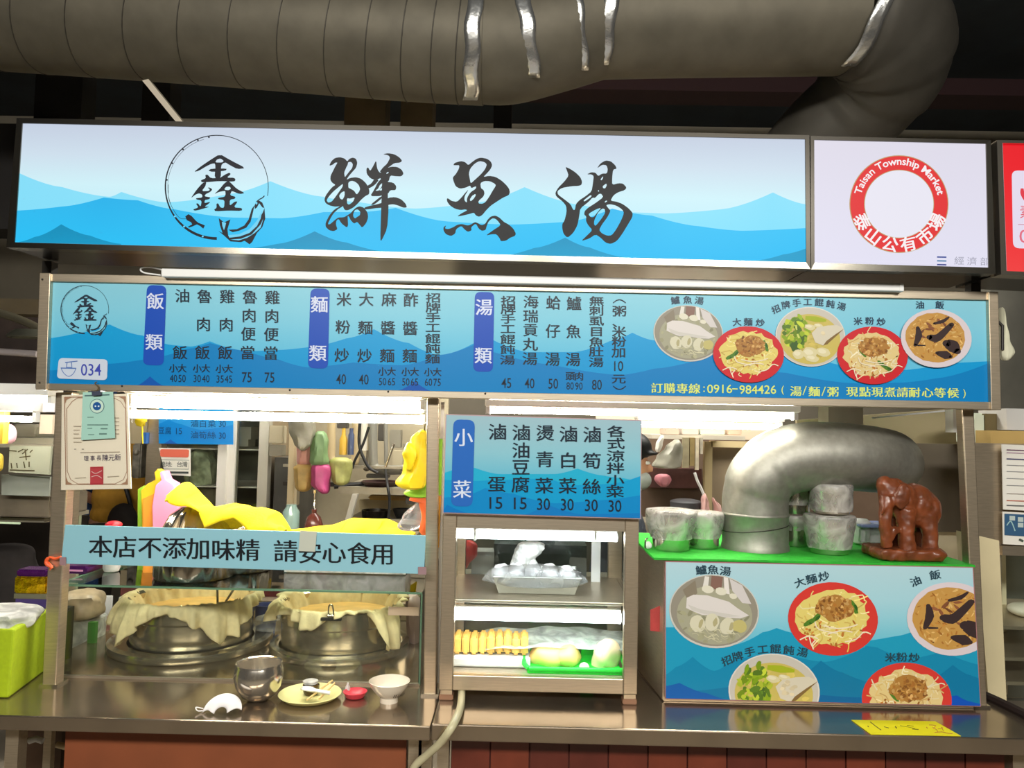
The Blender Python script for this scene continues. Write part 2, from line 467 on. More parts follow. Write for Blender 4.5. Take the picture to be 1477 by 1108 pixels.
tag(mesh_obj('seam', sm, mat('seam_dark', (66, 62, 54), 0.6, 0.4), t, smooth=True), kind='stuff')
def tape(cx, cy, Y, tilt, w, a0, a1, r):
    """strip of foil tape lying round the front of the duct"""
    c = at(cx, cy, Y)
    def f(u, v):
        a = a0+(a1-a0)*v
        return Vector((c.x+(u-0.5)*w+tilt*(v-0.5)+0.004*math.sin(v*17), c.y-math.cos(a)*r, c.z+math.sin(a)*r))
    return mesh_obj('foil_tape', MB().grid(f, 3, 16), FOIL, t, smooth=True, solid=0.002)
tape(686, 61, 0.58, -0.02, 0.05, R(15), R(-88), 0.207)
tape(760, 56, 0.585, 0.05, 0.05, R(30), R(-62), 0.206)
tape(826, 38, 0.595, 0.06, 0.05, R(38), R(-70), 0.2)
tape(871, 30, 0.6, -0.02, 0.05, R(40), R(-72), 0.196)
tape(1238, 26, 0.6, -0.11, 0.05, R(50), R(-75), 0.205)
mesh_obj('hanging_strap', MB().hexa([(205, 116), (214, 114), (272, 186), (262, 186)], 0.46, 0.5), mat('pale_rod', (196, 184, 164), 0.6), t)

# ================================================================== MAIN LIT SIGN
YS = -0.10
def framed(t, outer, inner, Y0, Y1, m, name='frame_bar', dark=(0,)):
    """four mitred bars between two pixel quads"""
    for i in range(4):
        j = (i+1) % 4
        if m.name.startswith('dark_chrome'): m2 = mat('shaded_chrome', (58, 55, 50), 0.3, 0.9) if i in dark else m  # bars listed in dark get deeper chrome, painting in their lack of reflection
        else: m2 = m
        mesh_obj(name, MB().hexa([outer[i], outer[j], inner[j], inner[i]], Y0, Y1), m2, t)
t = thing('illuminated_sign', 'long backlit blue and white shop sign with black brush characters', 'sign', at(590, 365, YS))
SI = [(32, 177.5), (1161.5, 200.5), (1163, 378.5), (21, 349.5)]
SO = [(24, 170), (1167.5, 195), (1169, 388), (9, 357)]
DC = mat('dark_chrome', (130, 126, 116), 0.2, 1.0)
CASE = mat('dark_casing', (72, 68, 62), 0.22, 0.9)
framed(t, SO, SI, YS-0.004, YS+0.03, DC, dark=(0, 1))
mesh_obj('casing', MB().hexa([(26, 173), (1167, 196), (1168.5, 387), (11, 356)], YS+0.031, YS+0.24), CASE, t)
mesh_obj('diffuser_panel', MB().hexa(SI, YS, YS+0.028), WHITEP, t)
pr = Print(plane_surf(YS-0.0005)); pr.step = 0.0003
# base gradient in strips
top, mid, low = (199, 208, 226), (208, 232, 242), (172, 228, 246)
def quad_uv(q, u, v):
    a = (q[0][0]*(1-u)+q[1][0]*u, q[0][1]*(1-u)+q[1][1]*u); b = (q[3][0]*(1-u)+q[2][0]*u, q[3][1]*(1-u)+q[2][1]*u)
    return (a[0]*(1-v)+b[0]*v, a[1]*(1-v)+b[1]*v)
def ground(pr, q, stops, nu=16, nv=12):
    def cf(v):
        for i in range(len(stops)-1):
            if v <= stops[i+1][0]:
                (a, ca), (b, cb) = stops[i], stops[i+1]; f = (v-a)/(b-a); return tuple(ca[k]*(1-f)+cb[k]*f for k in range(3))
        return stops[-1][1]
    for i in range(nu):
        for j in range(nv):
            cs = [cf(j/nv), cf(j/nv), cf((j+1)/nv), cf((j+1)/nv)]
            pts = [quad_uv(q, (i+a)/nu, (j+b)/nv) for a, b in ((0, 0), (1, 0), (1, 1), (0, 1))]
            vs_ = [pr.surf(x, y, 0) for x, y in pts]
            pr.mb.add(vs_, [(0, 3, 2, 1)]); pr.c.append(tuple(pr.col(cs[k]) for k in (0, 3, 2, 1)))
ground(pr, SI, [(0, (196, 206, 224)), (0.25, (205, 222, 236)), (0.5, (206, 240, 248)), (1, (180, 232, 248))])
pr.clip = SI
def ridge(pr, pts, base, c, layer):
    P = [tuple(p) for p in pts]
    pr.layer = layer
    P = smooth_line(P)
    for a, b in zip(P, P[1:]): pr.face([a, b, (b[0], base), (a[0], base)], c)
def smooth_line(P, k=6):
    """peaks stay sharp, slopes sag like brush-painted hills"""
    out = []
    for a, b in zip(P, P[1:]):
        for i in range(k):
            f = i/k
            e = f
            if a[1] < b[1]-3: e = 1-(1-f)**1.45
            elif a[1] > b[1]+3: e = f**1.45
            out.append((a[0]+(b[0]-a[0])*f, a[1]+(b[1]-a[1])*e))
    out.append(P[-1]); return out
A_ = vgrad([(245, (132, 220, 248)), (320, (140, 226, 250)), (380, (120, 220, 248))])
B_ = vgrad([(285, (36, 178, 234)), (320, (44, 194, 245)), (385, (24, 188, 244))])
C_ = vgrad([(320, (0, 138, 182)), (370, (0, 158, 204))])
ridge(pr, [(20, 246), (90, 270), (158, 284), (175, 277), (240, 292), (330, 280), (390, 261.5), (467, 284), (520, 292), (599, 301), (690, 292), (756.6, 270), (840, 296), (900, 306), (958, 308), (1040, 302), (1114.8, 277.7), (1164, 295)], 395, A_, 1)
ridge(pr, [(20, 304), (90, 298), (150, 285), (199, 289), (252, 302), (337, 314), (406, 315), (467, 306), (520, 306), (571, 300), (645, 319.5), (736, 324), (819, 320), (883, 301), (940, 311), (1009, 326.5), (1070, 333), (1164, 329)], 395, B_, 2)
ridge(pr, [(28, 349), (50, 342), (88.6, 323.7), (130, 340), (175, 352)], 356, C_, 3)
ridge(pr, [(350, 359), (400, 352), (454, 333.9), (500, 350), (560, 364)], 366, C_, 3)
ridge(pr, [(725, 369), (770, 358), (815, 343), (850, 357), (900, 371)], 373, C_, 3)
ridge(pr, [(1090, 376), (1130, 367), (1164, 358)], 385, C_, 3)
pr.clip = None
pr.build('mountain_print', INKL, t)
# brush characters and emblem
BR = {}
BR['a'] = (440, 200, 6.922, [
 ([(240,272),(262,225),(300,192),(350,185),(395,198),(422,228),(440,203),(475,188),(508,200),(523,240),(510,290),(475,330),(440,370),(412,412),(450,392),(510,385),(560,400),(605,440),(630,480),(643,520),(640,555),(600,575),(560,610),(520,655),(480,690),(430,715),(400,715),(385,695),(375,660),(350,675),(300,680),(245,668),(205,645),(192,610),(205,570),(240,520),(275,480),(305,462),(270,440),(252,410),(255,370),(275,330),(300,280),(325,238),(300,240),(275,262)],
  [[(430,235),(460,232),(478,255),(470,295),(440,330),(410,370),(397,385),(390,340),(410,290),(426,260)],[(432,435),(465,420),(500,430),(535,460),(550,500),(540,530),(515,560),(490,520),(450,498),(432,490)],[(378,450),(340,480),(280,530),(235,580),(215,615),(230,640),(265,630),(290,600),(340,530),(375,480)],[(340,570),(360,540),(395,522),(395,570),(375,610),(350,600)],[(418,594),(450,600),(498,584),(480,630),(440,660),(420,650)]]),
 ([(318,690),(345,690),(285,745),(260,785),(225,855),(250,855),(300,810),(330,788),(390,785),(430,760),(455,745),(480,715),(510,688),(545,675),(590,690),(625,740),(630,790),(610,845),(570,890),(545,860),(520,830),(490,850),(455,815),(440,780),(425,770),(428,830),(430,860),(420,890),(365,850),(335,800),(312,820),(308,860),(325,905),(285,925),(240,915),(205,880),(205,840),(240,770),(280,720)], [[(480,755),(495,715),(525,705),(552,730),(548,765),(515,785),(500,798),(482,780)]]),
 ([(312,700),(372,655),(385,670),(330,705)], []),
 ([(770,400),(830,400),(825,560),(835,700),(820,900),(765,1018),(750,1015),(760,700),(765,560)], []),
 ([(775,155),(830,145),(890,155),(940,185),(970,220),(950,240),(890,245),(850,275),(800,310),(760,335),(745,330),(780,285),(820,250),(850,190),(830,165)], []),
 ([(740,350),(800,300),(860,280),(920,282),(965,310),(985,350),(960,378),(900,375),(850,368),(835,430),(765,440),(750,380)], [[(810,345),(830,330),(836,342),(815,352)]]),
 ([(710,215),(718,290),(735,330),(770,350),(775,385),(730,405),(700,415),(650,395),(615,350),(612,300),(630,285),(650,325),(680,275)], []),
 ([(690,405),(740,410),(700,460),(650,492),(622,500),(620,470),(660,450)], []),
 ([(650,575),(690,510),(730,430),(780,385),(790,410),(770,470),(740,520),(770,515),(790,500),(800,430),(880,438),(912,475),(905,515),(850,515),(830,550),(770,565),(740,575)], [[(700,520),(730,500),(745,465),(775,440),(770,490),(735,520)]]),
 ([(590,688),(650,670),(720,655),(770,640),(830,590),(900,583),(960,605),(1005,650),(1018,688),(980,690),(930,668),(880,655),(835,660),(770,690),(700,695),(640,705),(600,708)], []),
 ([(650,662),(765,570),(775,590),(690,660)], [])])
BR['b'] = (620, 210, 7.3875, [
 ([(250,210),(262,185),(330,165),(375,175),(410,210),(450,175),(500,140),(545,128),(610,140),(650,170),(665,210),(645,255),(600,305),(570,335),(630,322),(700,333),(760,370),(810,415),(845,460),(853,500),(840,530),(780,555),(710,600),(650,640),(600,690),(560,740),(525,760),(490,745),(470,715),(420,730),(335,750),(290,755),(340,720),(400,690),(380,680),(330,688),(270,675),(215,640),(185,600),(180,565),(195,562),(230,590),(290,600),(340,550),(380,500),(415,465),(370,540),(368,585),(395,610),(395,560),(430,500),(490,460),(495,432),(440,455),(430,425),(380,450),(320,460),(275,435),(252,380),(243,340),(280,300),(310,245),(315,210),(280,210)],
  [[(430,245),(480,190),(530,165),(580,175),(608,200),(590,250),(545,305),(480,365),(435,405),(425,350),(415,300)],[(538,400),(580,378),(640,380),(690,405),(705,425),(670,480),(630,550),(590,605),(560,620),(520,618),(518,590),(570,545),(583,510),(575,475),(545,455)],[(425,575),(450,535),(485,515),(490,530),(465,570),(435,595)]]),
 ([(175,848),(160,885),(200,890),(250,870),(290,845),(340,835),(400,852),(430,845),(480,815),(510,825),(550,850),(590,835),(615,790),(650,755),(700,745),(745,770),(790,815),(840,840),(890,885),(918,940),(905,965),(860,980),(810,1015),(755,1020),(745,990),(710,945),(660,945),(595,960),(670,905),(755,850),(735,815),(700,780),(665,775),(625,810),(605,860),(595,900),(555,910),(520,885),(490,830),(440,870),(445,905),(405,920),(370,895),(335,855),(280,890),(270,940),(225,965),(170,945),(145,905),(145,870)], [])])
BR['c'] = (780, 220, 7.913, [
 ([(280,162),(340,190),(400,230),(450,280),(472,330),(465,370),(430,382),(350,385),(240,405),(190,440),(195,480),(270,535),(340,590),(370,655),(390,655),(400,590),(440,545),(510,500),(580,445),(595,350),(605,270),(580,250),(525,250),(575,225),(625,230),(655,270),(700,240),(755,240),(765,190),(750,145),(700,140),(640,183),(680,125),(740,90),(800,100),(850,145),(868,185),(825,195),(815,290),(815,370),(890,350),(940,355),(980,400),(960,430),(880,455),(830,490),(795,550),(860,560),(930,585),(1000,635),(1050,690),(1045,740),(990,830),(930,930),(870,1010),(800,1045),(740,1030),(680,970),(625,935),(550,985),(460,1012),(530,945),(590,885),(540,830),(515,780),(520,730),(495,710),(500,670),(540,630),(620,580),(715,510),(690,470),(660,475),(620,520),(590,515),(550,560),(450,640),(440,720),(420,830),(370,920),(305,975),(260,930),(245,870),(245,815),(270,780),(295,680),(290,610),(250,560),(175,500),(165,460),(200,400),(270,330),(318,265),(300,210)],
  [[(485,550),(575,480),(580,505),(500,560)],[(680,310),(710,270),(712,290),(695,318)],[(705,385),(750,352),(752,380),(735,410),(712,408)],[(650,440),(662,425),(665,450)],[(545,710),(560,690),(640,645),(690,632),(640,690),(605,738),(570,738)],[(610,775),(650,690),(700,640),(730,645),(735,690),(690,760),(625,840),(608,820)],[(745,600),(790,590),(860,605),(930,650),(950,690),(920,770),(860,880),(810,945),(760,950),(700,925),(665,885),(700,820),(760,740),(798,665),(770,635)],[(728,565),(745,548),(762,555),(735,572)]])])
XIN = [
 ([(355,412),(420,360),(500,305),(600,242),(700,300),(845,375),(765,385),(690,345),(655,322),(635,330),(560,330),(520,335),(470,360),(400,402)], [[(555,322),(575,292),(610,285),(638,308),(620,323)]]),
 ([(545,322),(640,322),(612,350),(610,472),(550,472),(560,350)], []),
 ([(490,398),(520,380),(668,378),(655,400),(530,412)], []),
 ([(420,490),(470,470),(462,440),(485,435),(515,470),(600,468),(650,435),(690,417),(705,432),(665,465),(735,465),(750,485),(735,503),(600,497),(470,508),(430,508)], []),
 ([(325,662),(380,580),(440,512),(475,505),(465,545),(430,592),(500,590),(505,570),(485,562),(500,555),(532,575),(510,600),(470,618),(455,640),(515,650),(500,668),(460,675),(455,705),(515,690),(490,715),(455,738),(510,738),(370,778),(345,765),(400,745),(375,710),(395,705),(420,740),(430,680),(380,670),(375,658),(435,652),(435,625),(405,612),(370,625)], []),
 ([(545,622),(600,570),(640,520),(680,492),(710,520),(760,570),(838,610),(785,620),(715,590),(640,590),(590,600)], [[(640,577),(660,550),(695,550),(705,570),(680,584)]]),
 ([(650,585),(715,585),(695,630),(750,645),(740,665),(695,672),(693,730),(740,690),(770,688),(730,745),(810,750),(808,778),(680,775),(560,782),(545,765),(570,750),(568,710),(585,705),(605,745),(640,750),(645,675),(590,670),(580,655),(645,645),(655,620)], [])]
def smooth_loop(P):
    out = []
    for i in range(len(P)):
        a, b = P[i], P[(i+1) % len(P)]
        out += [(a[0]*.8+b[0]*.2, a[1]*.8+b[1]*.2), (a[0]*.2+b[0]*.8, a[1]*.2+b[1]*.8)]
    return out
def brush(pr, ox, oy, sc, parts, c):
    for outer, holes in parts:
        f = lambda L: [(ox+x/sc, oy+y/sc) for x, y in smooth_loop(L)]
        pr.poly(f(outer), c, [f(h) for h in holes])
def emblem(pr, ox, oy, sc, c, hi):
    T = lambda L: [(ox+x/sc, oy+y/sc) for x, y in L]
    brush(pr, ox, oy, sc, XIN, c)
    arc = lambda a0, a1, n, r=484: [(572+r*math.sin(R(a0+(a1-a0)*i/n)), 552-r*1.003*math.cos(R(a0+(a1-a0)*i/n))) for i in range(n+1)]
    pr.stroke(T(arc(180, 364, 40)), [26/sc, 24/sc, 14/sc, 13/sc, 11/sc, 9/sc, 8/sc], c, 0)
    pr.stroke(T(arc(4, 100, 30)), [7/sc, 6/sc], c, 0)
    pr.stroke(T([(1020,635),(1000,655),(965,672)]), 10/sc, c)
    pr.stroke(T(arc(250, 345, 26, 462)), 3/sc, c, 0)
    pr.stroke(T([(120,530),(118,650),(160,760),(225,845),(300,850)]), 4/sc, c)
    for a in (278, 298, 318, 338, 351): pr.ell(*T([(572+474*math.sin(R(a)), 552-474*math.cos(R(a)))])[0], 9/sc, 9/sc, c, 8)
    pr.poly(T([(275,830),(305,808),(335,825),(375,870),(400,890),(440,905),(460,915),(445,945),(415,920),(385,905),(340,925),(310,935),(300,925),(340,905),(330,885),(290,865)]), c)
    pr.poly(T([(590,845),(640,885),(700,858),(672,950),(680,1015),(780,1010),(880,965),(950,890),(1005,790),(1020,750),(1028,850),(1000,930),(950,985),(880,1040),(800,1072),(700,1065),(640,1010),(585,965),(625,985),(600,910)]), c)
    pr.poly(T([(960,672),(1000,700),(1020,750),(1000,745),(970,705),(950,745),(930,760),(925,735),(940,690)]), c)
    pr.poly(T([(680,955),(760,950),(830,915),(870,860),(900,760),(925,725),(915,780),(890,880),(850,935),(780,965),(720,978)]), c)
    pr.poly(T([(820,1050),(880,1020),(950,985),(905,1070),(880,1092)]), c)
    pr.layer += 1
    pr.poly(T([(680,1005),(780,998),(880,950),(950,870),(1000,770),(985,850),(950,920),(880,985),(790,1018),(690,1030)]), hi)
    pr.poly(T([(700,1048),(800,1040),(900,1000),(985,905),(1010,850),(985,935),(930,985),(860,1030),(780,1055)]), hi)
    pr.poly(T([(620,880),(660,890),(650,930),(640,960),(625,920)]), hi)
    pr.ell(*T([(945, 705)])[0], 10/sc, 14/sc, hi, 8)
    for x, y in ((178, 830), (265, 925), (440, 1018)): pr.ell(*T([(x, y)])[0], 10/sc, 9/sc, hi, 8)
    pr.layer -= 1
INKC = (34, 34, 36)
pr = Print(plane_surf(YS-0.0018))
for k in 'abc':
    ox, oy, sc, parts = BR[k]; brush(pr, ox, oy, sc, parts, INKC)
pr.build('brush_characters', INKL, t)
pr = Print(plane_surf(YS-0.0018)); emblem(pr, 225, 185, 6.52, (22, 24, 34), (110, 208, 242)); pr.build('emblem', INKL, t)

# ------------------------------------------------------------------ market emblem sign
t = thing('market_sign', 'small white backlit sign with a round red market emblem', 'sign', at(1300, 385, YS))
SI2 = [(1174.5, 201.5), (1422.5, 207), (1426, 386), (1175, 379)]
SO2 = [(1169, 196), (1429, 202), (1436, 395), (1170, 388.5)]
framed(t, SO2, SI2, YS-0.004, YS+0.03, DC, dark=(0, 3))
mesh_obj('casing', MB().hexa([(1170, 197), (1428, 203), (1434, 394), (1170.5, 387)], YS+0.031, YS+0.24), CASE, t)
mesh_obj('diffuser_panel', MB().hexa(SI2, YS, YS+0.028), WHITEP, t)
pr = Print(plane_surf(YS-0.0005))
ground(pr, SI2, [(0, (222, 218, 232)), (1, (226, 224, 242))], 6, 6)
cx, cy = 1296.5, 294.5
pr.layer = 1; pr.ell(cx, cy, 71.5, 70.5, (190, 160, 110), 64)
pr.layer = 2; pr.ell(cx, cy, 70.3, 69.3, (226, 50, 52), 64)
pr.layer = 3; pr.ell(cx, cy, 50.5, 49.5, (190, 160, 110), 64)
pr.layer = 4; pr.ell(cx, cy, 49.5, 48.5, (232, 230, 242), 64)
pr.layer = 5
wt = (246, 240, 242)
pr.arc_word('Taisan Township Market', cx, cy, 60, R(-76), R(77), 14, wt, 0.012)
pr.arc_word('Taisan Township Market', cx+0.3, cy+0.3, 60.2, R(-76), R(77), 14, wt, 0.012)
for i, ch in enumerate('泰山公有市場'):
    a = R(-64+i*25.6); x, y = cx+60*math.sin(a), cy+59.5*math.cos(a)
    for dx in (-0.5, 0, 0.5): pr.han(ch, x+dx, y, 20.5, 20.5, wt, rot=-a, bold=0.006)
for k, c in ((0, (60, 80, 150)), (1, (80, 130, 170)), (2, (60, 70, 140))): pr.face([(1351, 370+k*5.5), (1364.5, 370.3+k*5.5), (1364.5, 372.3+k*5.5), (1351, 372+k*5.5)], c)
for i, ch in enumerate('經濟部'): pr.han(ch, 1383+i*18.5, 376.5+i*0.6, 12.5, 11, (160, 160, 176))
pr.build('printed_emblem', INKL, t)

# ------------------------------------------------------------------ red sign at the right edge
t = thing('red_sign', 'red backlit sign with a white rounded field at the right edge', 'sign', at(1560, 395, YS))
SI3 = [(1446, 206), (1700, 211), (1706, 400), (1452, 391)]
SO3 = [(1438, 202), (1710, 206), (1716, 409), (1444, 396)]
framed(t, SO3, SI3, YS-0.012, YS+0.03, CHROME)
mesh_obj('casing', MB().hexa([(1440, 203), (1708, 207), (1714, 407), (1446, 394)], YS+0.031, YS+0.24), CASE, t)
mesh_obj('diffuser_panel', MB().hexa(SI3, YS, YS+0.028), WHITEP, t)
pr = Print(plane_surf(YS-0.0005))
ground(pr, SI3, [(0, (232, 24, 36)), (0.3, (236, 30, 40)), (1, (240, 62, 62))], 6, 6)
pr.layer = 1; pr.face([(1440, 204), (1446, 206), (1452, 391), (1446, 391)], (232, 226, 240))
pr.layer = 2; pr.rrect([(1459, 246), (1690, 250), (1694, 366), (1461, 358)], 9, (228, 218, 236))
pr.layer = 3
pr.stroke([(1474, 272), (1475, 280), (1484, 290), (1500, 292)], [4, 8, 8], (226, 60, 72))
pr.han('素', 1480, 306, 17, 19, (226, 96, 110)); pr.han('食', 1506, 307, 17, 19, (226, 96, 110))
pr.stroke([(1468, 324), (1600, 327)], 1, (200, 130, 150), 0)
pr.word('0', 1477, 341, 14, 19, (226, 110, 130))
pr.build('printed_front', INKL, t)

# ================================================================== WHITE STRIP LAMP OVER THE MENU
t = thing('strip_light', 'long unlit white plastic strip light lying over the menu board', 'lamp', at(700, 405, 0.03))
mesh_obj('housing', MB().hexa([(232, 387), (1300, 409), (1302, 420), (232, 399)], -0.028, 0.012), WHITEP, t, bevel=0.003)
mesh_obj('end_cap', MB().hexa([(1298, 408.5), (1304, 409), (1304.5, 420.5), (1298, 420)], -0.03, 0.014), WHITEP, t, bevel=0.002)
cp = MB(); cp.tube([at(x, y, -0.01) for x, y in ((236, 390), (220, 386), (206, 386), (203, 390), (210, 394), (232, 397))], 0.0022, 8, smooth=5)
mesh_obj('cable_loop', cp, WHITEP, t, smooth=True)

# ================================================================== MENU BOARD
t = thing('menu_board', 'wide blue menu board in a steel frame with rice noodle and soup prices', 'menu', at(740, 585, 0))
MO = [(57, 394), (1440, 421), (1444.5, 591), (51, 561.5)]
MI = [(72.5, 406), (1426, 433), (1430, 580), (66.5, 553)]
bars = [([(72.5, 394.5), (1425.5, 420.8), (1426, 433), (72.5, 406)], -0.006), ([(1426, 420.5), (1440, 421), (1444.5, 591.5), (1430, 591)], -0.012), ([(66.5, 553), (1430, 580), (1430, 591), (66.5, 562)], -0.006), ([(57, 393.5), (72.5, 393.8), (66.5, 562.5), (51, 562)], -0.012)]
for q, y in bars: mesh_obj('frame_bar', MB().hexa(q, y, 0.04), STEELH if y == -0.006 else STEEL, t, bevel=0.0015)
mesh_obj('backing_panel', MB().hexa([(70, 403), (1428, 430), (1431, 583), (64, 556)], 0.002, 0.03), WHITEP, t)
sc_ = MB()
for x, y in ((61, 403), (176, 557), (418, 562.8), (700, 568), (57, 552), (560, 565)): sc_.ell(at(x, y, -0.013 if x < 70 else -0.006), 0.0028, 0.002, 0.0028, 10, 6)
tag(mesh_obj('screw', sc_, DARK, t, smooth=True), kind='stuff')
pr = Print(plane_surf(0.001)); pr.gain = 0.92
ground(pr, MI, [(0, (136, 202, 222)), (0.3, (128, 202, 226)), (0.7, (96, 190, 226)), (1, (84, 184, 224))], 20, 8)
pr.clip = MI
r1 = vgrad([(468, (20, 158, 218)), (560, (16, 150, 214))])
r2 = (8, 128, 196)
ridge(pr, [(60, 489), (110, 481), (158, 468), (205.5, 484), (250, 498), (275, 500), (302.6, 492.4), (355, 507), (400, 505), (444, 501), (500, 488), (539.5, 475), (590, 495), (636, 513), (682, 496), (710, 490), (762, 508), (828, 508), (880, 492), (912, 480), (943, 491), (1030, 512), (1134, 500), (1232, 530), (1300, 534), (1369, 524), (1430, 521)], 592, r1, 1)
ridge(pr, [(60, 535), (155.5, 525), (205.5, 519), (272, 503), (303, 495), (355, 506), (400, 518), (444, 530), (510, 523), (580, 527), (635.7, 512), (682, 498), (712, 508), (795, 526), (894, 541), (943, 532), (1029, 512.8), (1080, 528), (1134, 538), (1232, 553), (1300, 552), (1349, 546), (1430, 522)], 592, r2, 2)
ridge(pr, [(195, 557), (216.6, 543), (238, 557)], 562, (18, 88, 178), 3)
ridge(pr, [(575, 563), (598, 550), (625, 565)], 568, (18, 88, 178), 3)
pr.clip = None
pr.build('mountain_print', INK, t)
pr = Print(plane_surf(-0.0005)); emblem(pr, 60+405/6.517-572/14.05, 395+335/6.517-552/14.05, 14.05, (40, 52, 66), (120, 196, 220))
pr.layer = 1
pr.rrect([(85, 516.5), (155.5, 518.5), (154.5, 548.5), (82, 546)], 6, (196, 206, 222))
pr.layer = 2
pr.stroke([(88, 530.5), (92, 538), (99, 543), (106, 539), (110, 531)], 1.0, (90, 120, 180)); pr.stroke([(88, 531), (110, 531.5)], 1.6, (90, 120, 180), 0)
pr.stroke([(94, 523), (112, 521)], 1.4, (90, 120, 180), 0); pr.stroke([(97, 523), (96, 530), (104, 530), (103, 522)], 1.4, (90, 120, 180), 0)
pr.word('034', 131.5, 533.5, 29, 17, (64, 74, 170), bold=0.004)
pr.build('emblem', INK, t)
pr = Print(plane_surf(-0.0005))
for q in ([(212, 411), (240, 412), (236, 527.5), (206, 526.5)], [(448, 416), (475.5, 416.5), (473, 532), (444, 531)], [(685, 421), (713, 421.5), (711, 536.5), (682.5, 536)]):
    pr.rrect(q, 9, (26, 76, 178))
pr.layer = 1
tw = (206, 214, 236)
def bh(ch, x, y, w, h, c, rot=0.0):
    pr.han(ch, x-0.3, y, w, h, c, rot); pr.layer += 0.3; pr.han(ch, x+0.3, y+0.2, w, h, c, rot); pr.layer -= 0.3
for ch, x, y in (('飯', 224, 435), ('類', 222, 494), ('麵', 460.5, 439.7), ('類', 458.2, 510), ('湯', 698, 443.7), ('類', 696.8, 513.4)):
    bh(ch, x, y, 21.5, 22, tw)
    pr.han(ch, x+0.7, y, 21.5, 22, tw)
pr.build('category_label', INK, t)
pr = Print(plane_surf(-0.0005))
K = (30, 42, 56)
def col_(chars, x0, x1, ys, w=18.5, h=18.5):
    for i, (ch, y) in enumerate(zip(chars, ys)):
        f = (y-ys[0])/max(1, ys[-1]-ys[0]) if len(ys) > 1 else 0
        bh(ch, x0+(x1-x0)*f, y, w, h, K)
col_('油飯', 263.2, 259.6, [427, 509]); col_('魯肉飯', 294.9, 292, [427.8, 468.3, 509]); col_('雞肉飯', 327.6, 324.8, [428, 468.8, 509])
col_('魯肉便當', 360.4, 357, [428.6, 455.5, 482, 509]); col_('雞肉便當', 392.9, 390.4, [429.4, 456.3, 482.7, 509.7])
col_('米粉炒', 496, 493, [432, 472, 512.7]); col_('大麵炒', 528.2, 525.9, [432.2, 473, 513.4]); col_('麻醬麵', 561, 558.4, [432.4, 473.2, 513.4]); col_('酢醬麵', 592.6, 591, [433, 473.9, 513.7])
col_('招牌手工餛飩麵', 625, 623.8, [429.8, 444, 458, 472.9, 488.5, 502.8, 517.7], 19, 13.2)
col_('招牌手工餛飩湯', 733.3, 732, [434, 446.2, 460, 474.6, 489.5, 504.4, 519.4], 19, 13.2)
col_('海瑞貢丸湯', 765.8, 764.4, [435.7, 456.3, 476.2, 497, 517.7], 19, 17.5); col_('蛤仔湯', 798.3, 797, [437, 477.9, 518.4]); col_('鱸魚湯', 828.1, 826.5, [438, 478.5, 518.7])
col_('無刺虱目魚肚湯', 860.7, 860, [434.5, 448.5, 463, 478.5, 493.5, 507.7, 522.7], 18.5, 13.2)
col_('粥、米粉加', 893.5, 892.6, [449, 465, 478.5, 492.8, 508.4], 18, 14.5); col_('元', 892.4, 892.4, [546.6], 18, 13)
for y, s_ in ((434, -1), (560, 1)): pr.stroke([(884.5, y-s_*3), (889, y+s_*0.5), (893.5, y+s_*1.6), (898, y+s_*0.5), (902.5, y-s_*3)], 1.4, K)
for s_, x, y, w in (('10', 892.4, 528, 13), ('75', 356, 544.3, 14), ('75', 388.7, 544.6, 14), ('40', 492, 547, 14), ('40', 524.6, 547.5, 14), ('45', 730.3, 552.5, 14), ('40', 763.8, 553, 14), ('50', 798, 553.5, 14), ('80', 861, 555, 14)):
    pr.word(s_, x, y, w, 14.5, K, bold=0.003)
for (x1, x2, y, a, b) in ((250.2, 262.6, 531.3, '40', '50'), (284.4, 296.8, 531.6, '30', '40'), (317.4, 329.4, 532.2, '35', '45'), (551.8, 564.6, 536, '50', '65'), (585.3, 597.8, 536.4, '50', '65'), (618, 630.4, 536.8, '60', '75')):
    bh('小', x1, y, 11, 11.5, K); bh('大', x2, y, 11, 11.5, K)
    pr.word(a, x1, y+14.5, 10.5, 10.5, K); pr.word(b, x2, y+14.7, 10.5, 10.5, K)
bh('頭', 822.5, 542.6, 11.5, 11.5, K); bh('肉', 835.3, 543, 11.5, 11.5, K); pr.word('80', 822.3, 556.7, 10.5, 10.5, K); pr.word('90', 835, 557, 10.5, 10.5, K)
DISH_LABELS_1 = [('鱸', 974.2, 433.2, -8), ('魚', 991.8, 432.6, 0), ('湯', 1008.6, 433.8, 8), ('大', 1062.9, 464.8, -5), ('麵', 1079.2, 464.4, 0), ('炒', 1096.5, 465.6, 6),
 ('招', 1119.5, 446, -24), ('牌', 1133.6, 440, -14), ('手', 1149.3, 437, -8), ('工', 1165, 435.6, 0), ('餛', 1181.5, 436.3, 3), ('飩', 1197.8, 438.6, 8), ('湯', 1213.8, 442, 14),
 ('米', 1237.6, 463.4, -5), ('粉', 1254.4, 463, 0), ('炒', 1271, 464.4, 8), ('油', 1327, 440, -2), ('飯', 1355.5, 440, 4)]
for ch, x, y, a in DISH_LABELS_1: bh(ch, x, y, 11, 10.5, (44, 66, 88), R(a))
Yl = (214, 226, 116)
def yl(ch, x, y, w=14.5, h=13.5):
    for d in (-0.45, 0.45): pr.han(ch, x+d, y, w, h, Yl)
for i, (ch, x) in enumerate(zip('訂購專線', (947.5, 965.8, 984, 1001.7))): yl(ch, x, 560+i*0.35)
pr.word(':', 1015.5, 561.5, 2.2, 8, Yl); pr.word('0916', 1038, 561, 36, 12.5, Yl, bold=0.008); pr.stroke([(1056, 561), (1064, 561.2)], 1.6, Yl, 0); pr.word('984426', 1093, 562, 53, 12.5, Yl, bold=0.008)
